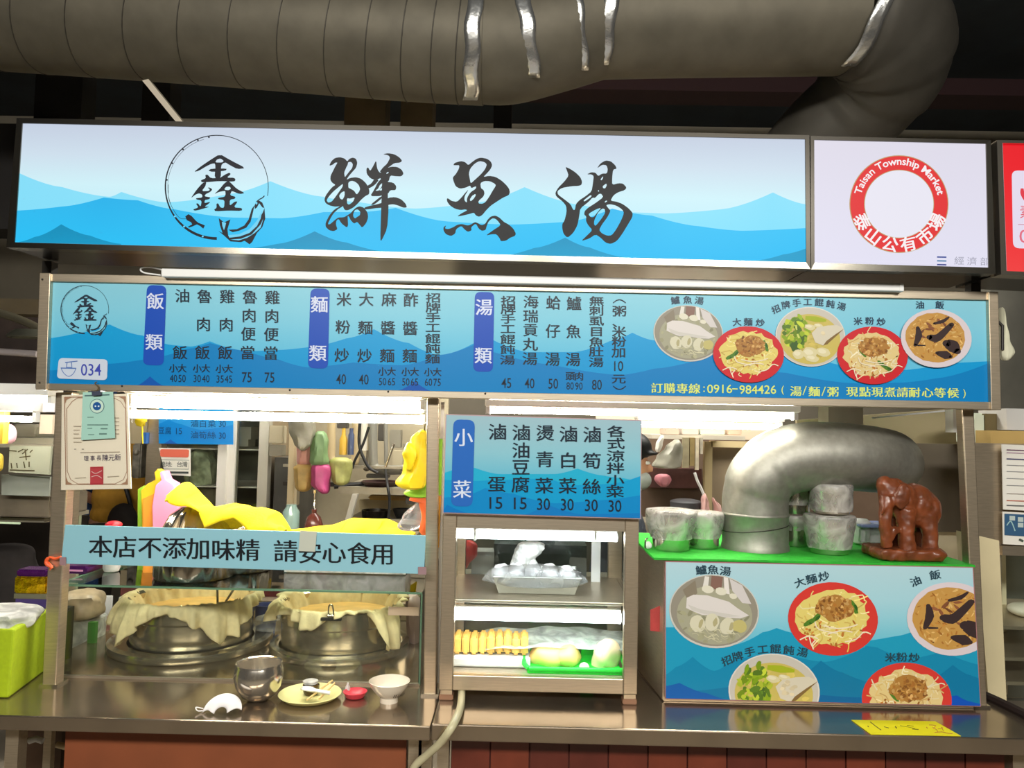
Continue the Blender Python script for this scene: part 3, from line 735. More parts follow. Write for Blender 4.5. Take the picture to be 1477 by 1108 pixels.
pr.word('(', 1129, 563, 3.6, 13, Yl); yl('湯', 1148, 564.5); pr.stroke([(1158, 570), (1163, 557)], 1.3, Yl, 0); yl('麵', 1174.5, 565); pr.stroke([(1185.5, 571), (1190.5, 558)], 1.3, Yl, 0); yl('粥', 1201.5, 565.5)
for ch, x in zip('現點現煮請耐心等候', (1229, 1247.5, 1265.3, 1284, 1301.7, 1319, 1337.8, 1355.8, 1374.6)): yl(ch, x, 565.4+(x-1229)*0.012)
pr.word(')', 1391, 568, 3.6, 13, Yl)
pr.build('lettering', INK, t)

# ------------------------------------------------------------------ printed pictures of dishes
def rnd_in(r): 
    a, q = random.uniform(0, 6.283), math.sqrt(random.random())*r; return q*math.cos(a), q*math.sin(a)
def dish(pr, kind, cx, cy, rx, ry, rot=0.08):
    ca, sa = math.cos(rot), math.sin(rot)
    def T(L): return [(cx+(x*ca)*rx-y*sa*ry, cy+x*sa*rx*0.8+y*ca*ry) for x, y in L]
    def P(x, y): return T([(x, y)])[0]
    def el(x, y, a, b, c, ang=0.0, j=0.0, n=14):
        p = P(x, y); pr.ell(p[0], p[1], a*rx, b*ry, c, n, ang, j)
    def st(L, w, c, sm=3): pr.stroke(T(L), w*rx if not isinstance(w, list) else [q*rx for q in w], c, sm)
    def sh(c, v):
        k = 1+random.uniform(-v, v); return tuple(max(0, min(255, q*k)) for q in c)
    b = pr.layer
    if kind == 'fish':
        pr.layer = b; el(0, 0, 1, 1, (206, 204, 196), rot, n=40)
        pr.layer = b+1; el(0, -0.015, 0.97, 0.96, (150, 144, 130), rot, n=40)
        pr.layer = b+2; el(0.02, 0.1, 0.84, 0.8, (168, 166, 142), rot, n=32)
        for q in range(40):
            x, y = rnd_in(0.78); el(x, y*0.9+0.15, random.uniform(.03, .1), random.uniform(.03, .07), sh((160, 158, 128), .16), random.uniform(0, 3), .2, 7)
        pr.layer = b+3
        for L, c in (([(-.75, -.5), (-.5, -.8), (-.42, -.45), (-.6, -.2)], (138, 128, 110)), ([(-.3, -.93), (-.2, -.93), (-.2, -.6), (-.32, -.58)], (226, 222, 214)), ([(-.15, -.96), (.1, -.96), (.1, -.6), (-.15, -.6)], (136, 104, 92)), ([(.12, -.96), (.22, -.94), (.3, -.5), (.18, -.52)], (232, 226, 220)), ([(.25, -.93), (.55, -.78), (.8, -.3), (.6, -.3), (.35, -.6)], (212, 206, 204))): pr.poly(T(L), c)
        pr.layer = b+4
        for x, y, a in ((-.2, -.58, .13), (.1, -.56, .13), (.38, -.46, .09)): el(x, y, a, a*.85, (224, 220, 200), .2, .08, 12)
        pr.poly(T([(-.64, -.3), (-.5, -.4), (-.2, -.42), (.05, -.36), (.3, -.3), (.52, -.14), (.78, .02), (.6, .12), (.3, .14), (0, .1), (-.25, .13), (-.45, .06), (-.63, -.02)]), (222, 216, 212))
        pr.layer = b+5
        pr.poly(T([(-.6, -.12), (-.3, -.02), (.2, .02), (.6, .06), (.3, .12), (-.2, .1), (-.5, .02)]), (208, 204, 196))
        for x, y, w, h, a in ((-.33, .38, .17, .24, -.4), (-.02, .3, .16, .24, .1), (.33, .36, .16, .24, .3)): el(x, y, w, h, (216, 212, 186), a, .06, 16)
        el(.6, .34, .16, .17, (196, 186, 120), .4, .12, 12)
        pr.layer = b+6
        for x, y in ((-.26, .36), (.05, .3), (.42, .36)): el(x, y, .05, .13, (180, 172, 130), .2, .2, 8)
        pr.layer = b+5
        for q in range(26): x, y = rnd_in(0.5); st([(x, .62+y*.3), (x+.08, .62+y*.3+random.uniform(-.07, .07)), (x+.16, .64+y*.3)], .018, sh((196, 192, 160), .12))
    elif kind in ('noodle', 'vermicelli'):
        red = (206, 40, 48) if pr.gain < 0.97 else (214, 62, 54)
        pr.layer = b; el(0, 0, 1, 1, red, rot, n=40)
        base = (226, 208, 118) if kind == 'noodle' else (226, 202, 140)
        pr.layer = b+1; el(-.02, -.05, .8, .76, base, 0, .07, 40)
        pr.layer = b+2
        for q in range(90):
            x, y = rnd_in(0.72); a = random.uniform(0, 6.28); L = random.uniform(.12, .34); k = random.uniform(-.1, .1)
            c = sh(random.choice([(236, 220, 130), (222, 196, 96), (240, 228, 168), (206, 176, 92)] if kind == 'noodle' else [(234, 216, 168), (222, 190, 120), (240, 230, 196), (206, 168, 104)]), .06)
            st([(x, y-.05), (x+L*.5*math.cos(a)+k, y-.05+L*.5*math.sin(a)-k), (x+L*math.cos(a), y-.05+L*math.sin(a))], .026, c, 2)
        pr.layer = b+3
        for q in range(24): x, y = rnd_in(0.6); el(x*1.1, y*.8+.25, random.uniform(.02, .06), random.uniform(.02, .04), sh((188, 120, 50), .2), random.uniform(0, 3), .2, 6)
        for x, y, a in ((-.5, .12, -.5), (.45, -.35, 1.2), (-.38, .0, -.8)) if kind == 'noodle' else ((.45, .42, .5), (.3, .3, .7), (-.3, -.1, .9)):
            el(x, y, .17, .07, (84, 128, 44), a, .15, 10); el(x+.04, y, .08, .04, (50, 96, 36), a, .15, 8)
        pr.layer = b+4
        el(.02, -.3, .42, .36, (176, 126, 62), 0, .12, 20)
        pr.layer = b+5
        for q in range(90):
            x, y = rnd_in(0.4); el(x*1.05+.02, y*.85-.3, random.uniform(.025, .065), random.uniform(.02, .05), sh(random.choice([(194, 144, 74), (164, 108, 50), (208, 164, 100), (138, 90, 44)]), .1), random.uniform(0, 3), .2, 6)
        pr.layer = b+6
        for L in ([(-.2, .2), (.1, .25), (.4, .18), (.55, .1)], [(-.4, .1), (-.3, .3), (.1, .38)], [(-.7, .62), (-.5, .5), (-.3, .56)], [(-.5, .5), (-.45, .7), (-.4, .8)], [(.3, .6), (.55, .5), (.7, .3), (.86, .34)], [(-.1, .42), (.2, .3), (.45, .32)], [(-.35, .6), (-.42, .72), (-.38, .86)]):
            st(L, .028, (240, 226, 196))
    elif kind == 'wonton':
        pr.layer = b; el(0, 0, 1, 1, (222, 218, 210), rot, n=40)
        pr.layer = b+1; el(0, 0, .97, .97, (202, 196, 184), rot, n=40)
        pr.layer = b+2; el(0, .08, .86, .84, (204, 186, 98), rot, n=32)
        for q in range(50): x, y = rnd_in(0.75); el(x, y*.9+.08, random.uniform(.04, .12), random.uniform(.03, .08), sh((206, 186, 96), .1), random.uniform(0, 3), .2, 8)
        pr.layer = b+3
        for q in range(70):
            x, y = rnd_in(0.42); el(-.42+x*.85, -.1+y*1.35, random.uniform(.05, .14), random.uniform(.04, .09), sh(random.choice([(150, 180, 40), (186, 200, 60), (120, 150, 30), (92, 126, 40)]), .1), random.uniform(0, 3), .2, 8)
        st([(-.2, -.62), (.1, -.6), (.4, -.58)], [.1, .16, .06], (166, 180, 40))
        st([(-.5, -.3), (-.3, -.1), (-.22, .1), (-.3, .3)], [.05, .12, .08], (74, 104, 40)); el(-.4, .36, .15, .2, (66, 98, 44), .2, .15, 12)
        st([(-.45, -.35), (-.38, -.05), (-.3, .1)], .05, (206, 214, 110))
        pr.layer = b+4
        for x, y, w, h in ((-.3, .62, .16, .16), (.02, .55, .22, .2), (.4, .48, .2, .16), (.1, .72, .2, .12), (-.05, -.32, .15, .1), (.2, -.38, .14, .08)): el(x, y, w, h, (220, 210, 164), .2, .1, 14); el(x-.03, y-.03, w*.6, h*.5, (232, 224, 190), .2, .1, 10)
        pr.layer = b+5
        pr.poly(T([(.02, -.12), (.15, -.32), (.45, -.42), (.72, -.46), (.93, -.36), (.75, -.12), (.55, .12), (.38, .26), (.15, .18)]), (216, 208, 186))
        pr.poly(T([(.93, -.36), (.75, -.12), (.5, .2), (.38, .26), (.46, .1), (.7, -.15)]), (132, 104, 60))
        for q in range(14): x, y = rnd_in(.18); el(.3+x, -.1+y, .06, .05, sh((220, 206, 170), .06), 0, .2, 7)
    else:
        pr.layer = b; el(0, 0, 1, 1, (220, 208, 214), rot, n=40)
        pr.layer = b+1; el(-.03, -.02, .84, .85, (198, 150, 78), rot, n=36, j=.02)
        pr.layer = b+2
        for q in range(150): x, y = rnd_in(.78); el(x-.03, y-.02, random.uniform(.03, .075), random.uniform(.015, .03), sh(random.choice([(212, 164, 90), (190, 132, 62), (226, 186, 116), (170, 112, 52)]), .08), random.uniform(0, 3), .2, 6)
        pr.layer = b+3
        for q in range(10): x, y = rnd_in(.5); el(x, y-.25, .1, .04, sh((134, 84, 56), .15), random.uniform(-1, 1), .25, 9)
        for L, w in (([(-.55, -.32), (-.5, -.05), (-.58, .28)], [.1, .2, .1]), ([(-.2, -.02), (0, 0), (.15, -.15), (.4, -.5)], [.16, .22, .2, .14]), ([(.3, .15), (.5, .25), (.62, .4)], [.24, .36, .2]), ([(-.5, .28), (-.3, .27)], [.05, .03]), ([(-.1, -.5), (.15, -.6), (.3, -.75)], [.06, .1, .05]), ([(.05, .5), (.3, .55), (.45, .6)], [.1, .24, .1])):
            st(L, w, (62, 48, 48)); el(L[0][0], L[0][1], w[0]*.5, w[0]*.5, (62, 48, 48)); el(L[-1][0], L[-1][1], w[-1]*.5, w[-1]*.5, (66, 50, 48))
    pr.layer = b
pr = Print(plane_surf(-0.0008)); pr.gain = 0.9; pr.step = 0.00025
dish(pr, 'fish', 992.8, 481, 50.5, 40.5, .12)
pr.layer = 8; dish(pr, 'wonton', 1168.5, 486, 50.5, 43, .1)
pr.layer = 16; dish(pr, 'noodle', 1079, 511.5, 51, 40.5, .08)
pr.layer = 16; dish(pr, 'vermicelli', 1257.5, 513, 51, 41.5, .08)
pr.layer = 24; dish(pr, 'rice', 1348.6, 488.5, 51, 42, .08)
pr.build('dish_pictures', INK, t)

# ================================================================== SMALL MENU BOARD
t = thing('side_dish_menu', 'small upright blue menu board of side dishes above the lit display cabinet', 'menu', at(782, 745, -0.02))
Q = [(642.7, 597.3), (925.5, 606), (924.4, 749), (638.4, 740.3)]
mesh_obj('board', MB().hexa(Q, -0.02, -0.012), mat('board_edge', (176, 150, 156), 0.5), t)
pr = Print(plane_surf(-0.0205)); pr.gain = 0.92
Qi = [(644, 598.8), (924.3, 607.3), (923.2, 747.5), (639.8, 739)]
ground(pr, Qi, [(0, (158, 192, 204)), (0.4, (138, 198, 214)), (0.65, (100, 186, 214)), (1, (70, 170, 210))], 10, 8)
pr.clip = Qi
ridge(pr, [(636, 683), (655, 677), (685, 675), (720, 684), (760, 684), (800, 684), (833, 676), (870, 686), (900, 690), (926, 694)], 752, (36, 176, 214), 1)
ridge(pr, [(636, 692), (680, 694), (740, 692), (790, 690), (830, 700), (880, 698), (926, 686)], 752, (16, 158, 212), 2)
ridge(pr, [(636, 718), (672, 714), (700, 704), (740, 712), (800, 726), (860, 722), (926, 714)], 752, (10, 138, 204), 3)
ridge(pr, [(636, 738), (645, 728), (680, 741)], 752, (10, 120, 196), 4)
ridge(pr, [(745, 745), (790, 728), (840, 742), (926, 740)], 752, (16, 124, 198), 4)
pr.clip = None
pr.build('mountain_print', INK, t)
pr = Print(plane_surf(-0.0225))
pr.rrect([(654, 605), (685, 606), (681.5, 731), (650.5, 730)], 10, (40, 102, 186)); pr.layer = 1
for ch, x, y in (('小', 668.7, 631.6), ('菜', 666.6, 706.3)):
    for d in (-.4, 0, .4): pr.han(ch, x+d, y, 23, 24, (210, 220, 238))
def col2(chars, x0, x1, ys, w=23, h=21.5):
    for i, (ch, y) in enumerate(zip(chars, ys)):
        f = (y-ys[0])/max(1, ys[-1]-ys[0]); bh(ch, x0+(x1-x0)*f, y, w, h, K)
col2('滷蛋', 717.9, 716.4, [623.3, 698.7]); col2('滷油豆腐', 752.1, 750.8, [624.4, 650, 674.4, 699.6]); col2('燙青菜', 786.4, 785, [625, 663, 700.9])
col2('滷白菜', 820.2, 818.9, [626.6, 664.5, 701.3]); col2('滷筍絲', 854.4, 853.5, [627.2, 665, 702.4]); col2('各式涼拌小菜', 888.6, 887.2, [622.4, 640, 658, 675.5, 693.2, 709.6], 22.5, 15.5)
for s_, x, y in (('15', 715.3, 725.6), ('15', 750.4, 726.2), ('30', 784, 727.3), ('30', 818.2, 728), ('30', 852.9, 728.8), ('30', 887, 730)): pr.word(s_, x, y, 18.5, 17, K, bold=0.003)
pr.build('lettering', INK, t)

# ================================================================== NOTICE BANNER
t = thing('notice_board', 'long light blue notice board tied between the posts above the glass case', 'sign', at(350, 820, -0.01))
mesh_obj('board', MB().hexa([(94, 757.2), (614, 772.8), (611.5, 828), (88, 813)], -0.012, -0.006), mat('pale_blue_board', (140, 192, 206), 0.5), t)
pr = Print(plane_surf(-0.0135)); K2 = (30, 34, 38)
for ch, x, y in (('本', 145, 789), ('店', 179.9, 789.9), ('不', 216, 790.7), ('添', 251.3, 791.3), ('加', 286, 792.2), ('味', 322, 793.6), ('精', 357.6, 794.2), ('請', 411.9, 795.6), ('安', 447, 798), ('心', 481.8, 797.9), ('食', 517.9, 799), ('用', 552, 800)):
    for d in (-.5, 0, .5): pr.han(ch, x+d, y, 30, 29.5, K2)
pr.build('lettering', INK, t)
mesh_obj('paper_tape', MB().hexa([(433, 765.5), (457, 767), (454.5, 796), (430.5, 795)], -0.0155, -0.0145), mat('tape_paper', (190, 194, 180), 0.6), t)
mesh_obj('tape', MB().hexa([(86, 804), (95, 804), (95, 816), (86, 815)], -0.0165, -0.015), mat('mauve_tape', (150, 120, 124), 0.5), t)
mesh_obj('tape', MB().hexa([(603, 818), (615, 818), (615, 829), (603, 829)], -0.0165, -0.015), MATS['mauve_tape'], t)

# ================================================================== COUNTERS
ZL = at(310, 1040, -0.16).z
ZR = at(1055, 1055.5, -0.16).z
xl0, xl1 = at(-90, 1032, -0.16).x, at(620.5, 1047.5, -0.16).x
xr0, xr1 = at(622.5, 1043, -0.16).x, at(1640, 1071, -0.16).x
t = thing('serving_counter', 'left stainless steel serving counter under the glass case and dishes', 'counter', ((xl0+xl1)/2, 0.2, 0), 'stainless counters')
mesh_obj('worktop', MB().box(xl0, -0.16, ZL-0.034, xl1, 0.92, ZL), COUNTER, t, bevel=0.003)
APR = mat('orange_brown_panel', (136, 72, 40), 0.6, noise_s=7, noise_a=0.14)
a0, a1 = at(90, 1080, -0.08).x, at(585, 1085, -0.08).x
mesh_obj('front_panel', MB().box(a0, -0.07, 0.08, a1, -0.05, ZL-0.035), APR, t)
for x in (at(24, 1080, -0.07).x, at(600, 1085, -0.07).x, at(618, 1085, -0.07).x-0.006): mesh_obj('leg', MB().box(x-0.016, -0.09, 0, x+0.016, -0.055, ZL-0.035), STEEL, t)
for x in (at(24, 1080, 0.87).x, at(600, 1085, 0.87).x): mesh_obj('leg', MB().box(x-0.016, 0.87, 0, x+0.016, 0.905, ZL-0.035), STEEL, t)
mesh_obj('cross_bar', MB().box(xl0+0.02, 0.3, 0.2, xl1-0.03, 0.33, 0.23), STEELH, t)
t = thing('serving_counter', 'right stainless steel counter under the display cabinet and picture box', 'counter', ((xr0+xr1)/2, 0.2, 0), 'stainless counters')
wp_ = [(xr0, -0.16), (xr1, -0.16), (xr1, atz(1520, 1052, ZR).y), tuple(atz(1520, 1052, ZR))[:2], tuple(atz(1424, 1005, ZR))[:2], (atz(1424, 1005, ZR).x, 0.62), (xr0, 0.62)]
mesh_obj('worktop', MB().add([(x, y, z) for z in (ZR-0.038, ZR) for x, y in wp_], [tuple(reversed(range(7))), tuple(range(7, 14))]+[(i, (i+1) % 7, 7+(i+1) % 7, 7+i) for i in range(7)]), COUNTER, t, bevel=0.003)
TILE = [mat('red_brown_tile_%d' % i, c, 0.35, noise_s=20, noise_a=0.15) for i, c in enumerate([(104, 46, 32), (92, 40, 30), (114, 52, 34)])]
f0, f1 = at(650, 1090, -0.08).x, at(1452, 1100, -0.08).x
mesh_obj('front_panel', MB().box(f0, -0.066, 0.08, f1, -0.04, ZR-0.039), mat('grout', (92, 42, 32), 0.8), t)
n = 14; w = (f1-f0)/n
for r_ in range(2):
    for i in range(n):
        h = 0.1
        z1 = ZR-0.042-r_*(h+0.004)
        mesh_obj('tile', MB().box(f0+i*w+0.002, -0.074+random.uniform(-.001, .001), z1-h, f0+(i+1)*w-0.002, -0.066, z1), TILE[(i*5+r_*3+i//3) % 3], t)
tag(mesh_obj('tile_field', MB().box(f0+0.002, -0.073, 0.1, f1-0.002, -0.066, ZR-0.252), TILE[0], t), kind='stuff')
for x in (at(640, 1090, -0.07).x, at(1462, 1100, -0.07).x): mesh_obj('leg', MB().box(x-0.014, -0.09, 0, x+0.014, -0.055, ZR-0.039), STEEL, t)
mesh_obj('leg', MB().box(atz(1424, 1005, ZR).x-0.04, 0.58, 0, atz(1424, 1005, ZR).x-0.01, 0.61, ZR-0.039), STEEL, t); mesh_obj('leg', MB().box(xr0+0.02, 0.58, 0, xr0+0.05, 0.61, ZR-0.039), STEEL, t)

# ================================================================== POSTS
def post(quad, Y0, Y1, zb, label):
    m = MB().hexa(quad, Y0, Y1)
    a, b = m.v[3], m.v[2]
    for i in (2, 3, 6, 7):
        v = m.v[i]; m.v[i] = (v[0], v[1], zb)
    t = thing('stall_post', label, 'post', ((a[0]+b[0])/2, (Y0+Y1)/2, zb), 'square steel stall posts')
    mesh_obj('square_tube', m, STEEL, t, bevel=0.003)
    mesh_obj('foot_plate', MB().box(min(a[0], b[0])-0.006, Y0-0.004, zb, max(a[0], b[0])+0.006, Y1+0.01, zb+0.006), CHROME, t)
    return t
post([(80, 566), (104, 566), (80, 1000), (60, 1000)], 0.042, 0.078, ZL, 'square steel post behind the certificate, left end of the menu board')
post([(616, 573), (633, 573), (629.5, 990), (611, 990)], 0.042, 0.075, ZL, 'square steel post between the glass case and the display cabinet')
post([(1388, 590), (1405, 590), (1424, 1020), (1407, 1020)], 0.042, 0.075, ZR, 'square steel post at the right behind the elephant statue')
# uprights that carry the signs
for x, nm in ((66, 'left'), (1405, 'right')):
    p = at(x, 480, 0.09)
    single('sign_bracket', {'left': 'steel bracket carrying the signs at their left end', 'middle': 'steel bracket carrying the signs at their middle', 'right': 'steel bracket carrying the signs at their right end'}[nm], 'bracket',
           MB().box(p.x-0.013, 0.0785, at(x, 560 if x < 700 else 592, 0.09).z, p.x+0.013, 0.108, 1.93), DARK, 'sign brackets')
t = thing('post_strip', 'narrow white trim with green edge beside the middle post', 'trim', at(637, 860, 0.06))
mesh_obj('strip', MB().hexa([(636, 580), (641, 580), (635, 985), (631, 985)], 0.07, 0.075), mat('pale_strip', (206, 200, 186), 0.5), t)
mesh_obj('green_edge', MB().hexa([(632.5, 633), (638, 633), (636, 714), (631, 714)], 0.062, 0.068), mat('lime_plastic', (150, 214, 40), 0.5), t)
mesh_obj('yellow_edge', MB().hexa([(631.5, 716), (636, 716), (633, 790), (630.5, 790)], 0.062, 0.068), mat('amber_plastic', (226, 160, 40), 0.5), t)

# ================================================================== FLUORESCENT LAMPS
def lamp(x0, x1, y0a, y0b, ty0a, ty0b, Y, label, tr=0.008, white=True):
    """fixture: pixel spans of the housing and of the lit tube; a,b = left and right end heights"""
    t = thing('fluorescent_lamp', label, 'lamp', at((x0+x1)/2, y0a, Y), 'lit fluorescent lamps')
    a, b = at(x0, y0a, Y), at(x1, y0b, Y)
    z = (a.z+b.z)/2
    mesh_obj('housing', MB().box(a.x, Y-0.03, z, b.x, Y+0.05, z+0.035), mat('lamp_housing', (240, 238, 232), 0.3), t, bevel=0.004)
    c, d = at(x0+4, ty0a, Y), at(x1-4, ty0b, Y); zt = (c.z+d.z)/2
    mesh_obj('tube', MB().tube([(c.x, Y, zt), (d.x, Y, zt)], tr, 14), TUBE, t, smooth=True)
    for x in (c.x, d.x): mesh_obj('lamp_holder', MB().box(x-0.006, Y-0.012, zt-0.01, x+0.006, Y+0.012, z), WHITEP, t)
    return t
REFL = mat('lamp_reflector', (236, 236, 240), 0.22, 0.6)
lamp(186, 614, 590, 594, 598, 605, 0.22, 'lit fluorescent lamp over the glass case, left of the middle post', 0.012)
lamp(186, 614, 569, 576, 578, 586, 0.14, 'added glowing tube imitating the lamp reflection close under the menu board at its left', 0.011)  # added lit tube stands in for the bright reflection in the lamp housing
lamp(700, 1150, 586, 596, 592, 601, 0.14, 'lit fluorescent lamp under the menu board above the side dish menu', 0.007)
lamp(918, 1128, 604, 610, 611, 617, 0.30, 'shorter lit fluorescent lamp between side dish menu and duct elbow', 0.009)
lamp(-60, 78, 568, 572, 574, 577, 0.35, 'upper lit fluorescent lamp of the neighbouring stall at the left edge', 0.008)
lamp(-40, 56, 592, 595, 603, 605, 0.6, 'lower lit fluorescent lamp of the neighbouring stall at the left edge', 0.01)
# hood edge above the lamps
single('lamp_canopy', 'pale sheet metal canopy over the right lamps', 'canopy', MB().box(at(640, 575, 0.1).x, 0.1, at(1000, 583, 0.1).z+0.03, at(1385, 575, 0.1).x, 0.6, at(1000, 583, 0.1).z+0.04), REFL)
single('lamp_canopy', 'pale sheet metal canopy over the left lamps', 'canopy', MB().box(at(100, 560, 0.1).x, 0.1, at(350, 567, 0.1).z+0.03, at(612, 560, 0.1).x, 0.45, at(350, 567, 0.1).z+0.04), REFL)

# ================================================================== GLASS CASE
t = thing('glass_case', 'low clear glass food case over the two cloth lined pots', 'case', at(345, 985, 0.4))
GY = 0.115
gz1 = at(345, 851, GY).z; gx0, gx1 = at(79, 900, GY).x, at(607, 920, GY).x; gy1 = 0.78
gb = ZL+0.002
mesh_obj('front_pane', MB().box(gx0, GY, gb, gx1, GY+0.005, gz1), GLASS, t)
mesh_obj('top_pane', MB().box(gx0, GY, gz1, gx1, gy1, gz1+0.005), glass_mat('tinted_glass', (244, 251, 244)), t)
mesh_obj('side_pane', MB().box(gx1-0.005, GY+0.005, gb, gx1, gy1, gz1), GLASS, t)
ed = MB(); ed.box(gx0, GY-0.001, gz1-0.001, gx1, GY+0.006, gz1+0.004); ed.box(gx0-0.002, GY-0.001, gb, gx0+0.003, GY+0.005, gz1)
ed.box(gx0-0.001, GY, gz1, gx0+0.004, gy1, gz1+0.006); ed.box(gx1-0.003, GY-0.001, gb, gx1+0.002, GY+0.005, gz1)
mesh_obj('pane_edge', ed, GEDGE, t)
mesh_obj('base_strip', MB().box(gx0, GY-0.002, gb-0.002, gx1, GY+0.008, gb+0.004), mat('base_strip', (160, 148, 130), 0.4, 0.6), t)
tp = gz1+0.007

# ------------------------------------------------------------------ pots
CLOTH = mat('cream_cheesecloth', (236, 216, 170), 0.85, noise_s=60, noise_a=0.1, bump=0.5)
def pot(cx, ring_r, drum_r, label, seed, hang, rim_z, cl_label, spread, tail=None, cy=0.47):
    c = (cx, cy, ZL)
    t = thing('soup_pot', label, 'pot', c, 'cloth lined soup pots')
    m = MB().lathe(c, [(ring_r*0.8, 0.001), (ring_r, 0.001), (ring_r+0.003, 0.012), (ring_r, 0.022), (ring_r*0.93, 0.026), (ring_r*0.9, 0.018), (drum_r*1.03, 0.018)], 64)
    mesh_obj('base_ring', m, POTS, t, smooth=True)
    m = MB().lathe(c, [(drum_r*0.98, 0.016), (drum_r, 0.03), (drum_r, rim_z*0.62), (drum_r*1.03, rim_z*0.66), (drum_r*1.03, rim_z-0.004), (drum_r*1.06, rim_z), (drum_r*1.04, rim_z+0.002), (drum_r*0.99, rim_z-0.006), (drum_r*0.97, 0.03)], 64)
    mesh_obj('drum', m, POTS, t, smooth=True)
    mesh_obj('contents', MB().lathe(c, [(0.0005, rim_z-0.036), (drum_r*0.6, rim_z-0.038), (drum_r*0.93, rim_z-0.042)], 40, lambda a, k: 0.01*math.sin(9*a)), mat('pale_broth', (240, 188, 110), 0.35, noise_s=30, noise_a=0.15), t, smooth=True)
    NU, NV = 160, 22
    def f(u, v):
        a = 2*math.pi*u
        n1 = noise.noise(Vector((math.cos(a)*2.2+seed, math.sin(a)*2.2, 0.3))); n2 = noise.noise(Vector((math.cos(a)*7, math.sin(a)*7+seed, 1.1)))
        L = hang(a)*(1+0.2*n2)
        s = v*(0.06+L)-0.06
        fold = 0.01*n2+0.006*math.sin(a*23+seed+3*n1)+0.003*math.sin(a*41)
        if s < 0:
            r = drum_r*1.0+s*0.4+fold*0.5; z = rim_z-(-s)*0.85+0.006*math.sin(a*11+seed)*(1+s*13)+0.01*n1
        else:
            k = s/max(L, 1e-4)
            r = drum_r*1.06+spread(a)*math.sin(min(1, k*1.2)*math.pi*0.55)+fold*(0.3+1.6*k); z = rim_z+0.012*math.cos(min(1, s*22)*math.pi/2)-s+0.006*n1
        return Vector((cx+math.cos(a)*r, cy+math.sin(a)*r, max(ZL+0.03, ZL+z)))
    o = mesh_obj('cloth', MB().grid(f, NU, NV), CLOTH, t, smooth='all', solid=0.002)
    return t
def adist(a, b): 
    d = abs((a-b+math.pi) % (2*math.pi)-math.pi); return d
def bumpf(a, b, w): 
    d = adist(a, b)/w; return math.exp(-d*d)
lx = at(278, 905, 0.47).x; rx_ = at(492, 905, 0.47).x
front = -math.pi/2
pot(lx, 0.243, 0.182, 'left soup pot, its cloth hanging down to a wide steel ring on both sides', 3.1,
    lambda a: 0.02+0.088*bumpf(a, front-0.8, 0.42)+0.088*bumpf(a, front+0.82, 0.42)+0.02*bumpf(a, math.pi/2, 1), 0.15, '', lambda a: 0.012+0.022*bumpf(a, front-1.0, 0.5)+0.012*bumpf(a, front+0.9, 0.5))
pot(rx_, 0.215, 0.183, 'right soup pot with clipped cloth and a long cloth tail at its right', 8.4,
    lambda a: 0.008+0.036*bumpf(a, front-0.3, 0.35)+0.12*bumpf(a, front+0.95, 0.2)+0.04*bumpf(a, front-1.2, 0.3), 0.143, '', lambda a: 0.006+0.035*bumpf(a, front+0.95, 0.25)+0.025*bumpf(a, front-1.3, 0.3))
# bulldog clip on the right pot
p = at(478, 893, 0.47-0.205)
t = thing('bulldog_clip', 'grey bulldog clip holding the cloth on the right pot', 'clip', p)
mesh_obj('jaw', MB().box(p.x-0.03, p.y-0.008, p.z-0.004, p.x+0.03, p.y+0.004, p.z+0.004), DARK, t, bevel=0.001)
mesh_obj('spring', MB().tube([(p.x-0.009, p.y-0.004, p.z+0.01), (p.x+0.009, p.y-0.004, p.z+0.01)], 0.006, 10), CHROME, t, smooth=True)
mesh_obj('handle', MB().tube([(p.x-0.008, p.y-0.004, p.z+0.01), (p.x-0.005, p.y-0.012, p.z+0.04), (p.x+0.005, p.y-0.012, p.z+0.04), (p.x+0.008, p.y-0.004, p.z+0.01)], 0.0025, 8, smooth=4), CHROME, t, smooth=True)
for (pts, lab) in (([(313, 826), (314, 873)], 'thin steel ladle handle standing upright in the left pot'), ([(345, 838), (323, 872)], 'thin steel skewer leaning in the left pot')):
    a, b = at(*pts[0], 0.5), at(*pts[1], 0.45)
    a.z = min(a.z, gz1-0.01)
    single('utensil_handle', lab, 'utensil', MB().tube([a, b, b+(b-a)*0.25], 0.0035, 8), mat('brown_steel', (110, 96, 76), 0.4, 0.7), 'utensils in the left pot', smooth=True)
single('spoon', 'small steel spoon lying on the cloth edge of the left pot', 'spoon', MB().ell(at(238, 881, 0.36), 0.022, 0.012, 0.004, 14, 8).tube([at(247, 878, 0.36), at(262, 875, 0.38)], 0.003, 8), CHROME, smooth=True)

# things inside the case, left and behind
t = thing('plastic_tub', 'square clear plastic tub with a green strip left of the soup pots', 'tub', atz(118, 940, ZL))
mesh_obj('tub_body', MB().rows([(886, 90, 150), (895, 90, 150), (925, 94, 147), (944, 100, 145)], 0.52, 0.14, wob=0.01), FILMW, t, smooth=True)
mesh_obj('green_strip', MB().pbox(126, 898, 137, 938, 0.435, 0.45), mat('leaf_green', (70, 130, 50), 0.5), t)
single('food_bag', 'crumpled plastic bag of brown food on the clear tub left of the pots', 'bag', MB().rows([(852, 96, 144), (866, 84, 150), (882, 90, 148), (890, 96, 142)], 0.5, 0.14, wob=0.16, ws=22), mat('brown_bag', (186, 166, 136), 0.35, noise_s=26, noise_a=0.35, bump=0.4), smooth=True)
single('clear_lid', 'round clear plastic lid standing between the two pots', 'lid', MB().lathe((at(392, 892, 0.52).x, 0.52, at(392, 905, 0.52).z), [(0.002, 0.03), (0.05, 0.032), (0.058, 0.02), (0.056, 0)], 28), FILM, smooth=True)
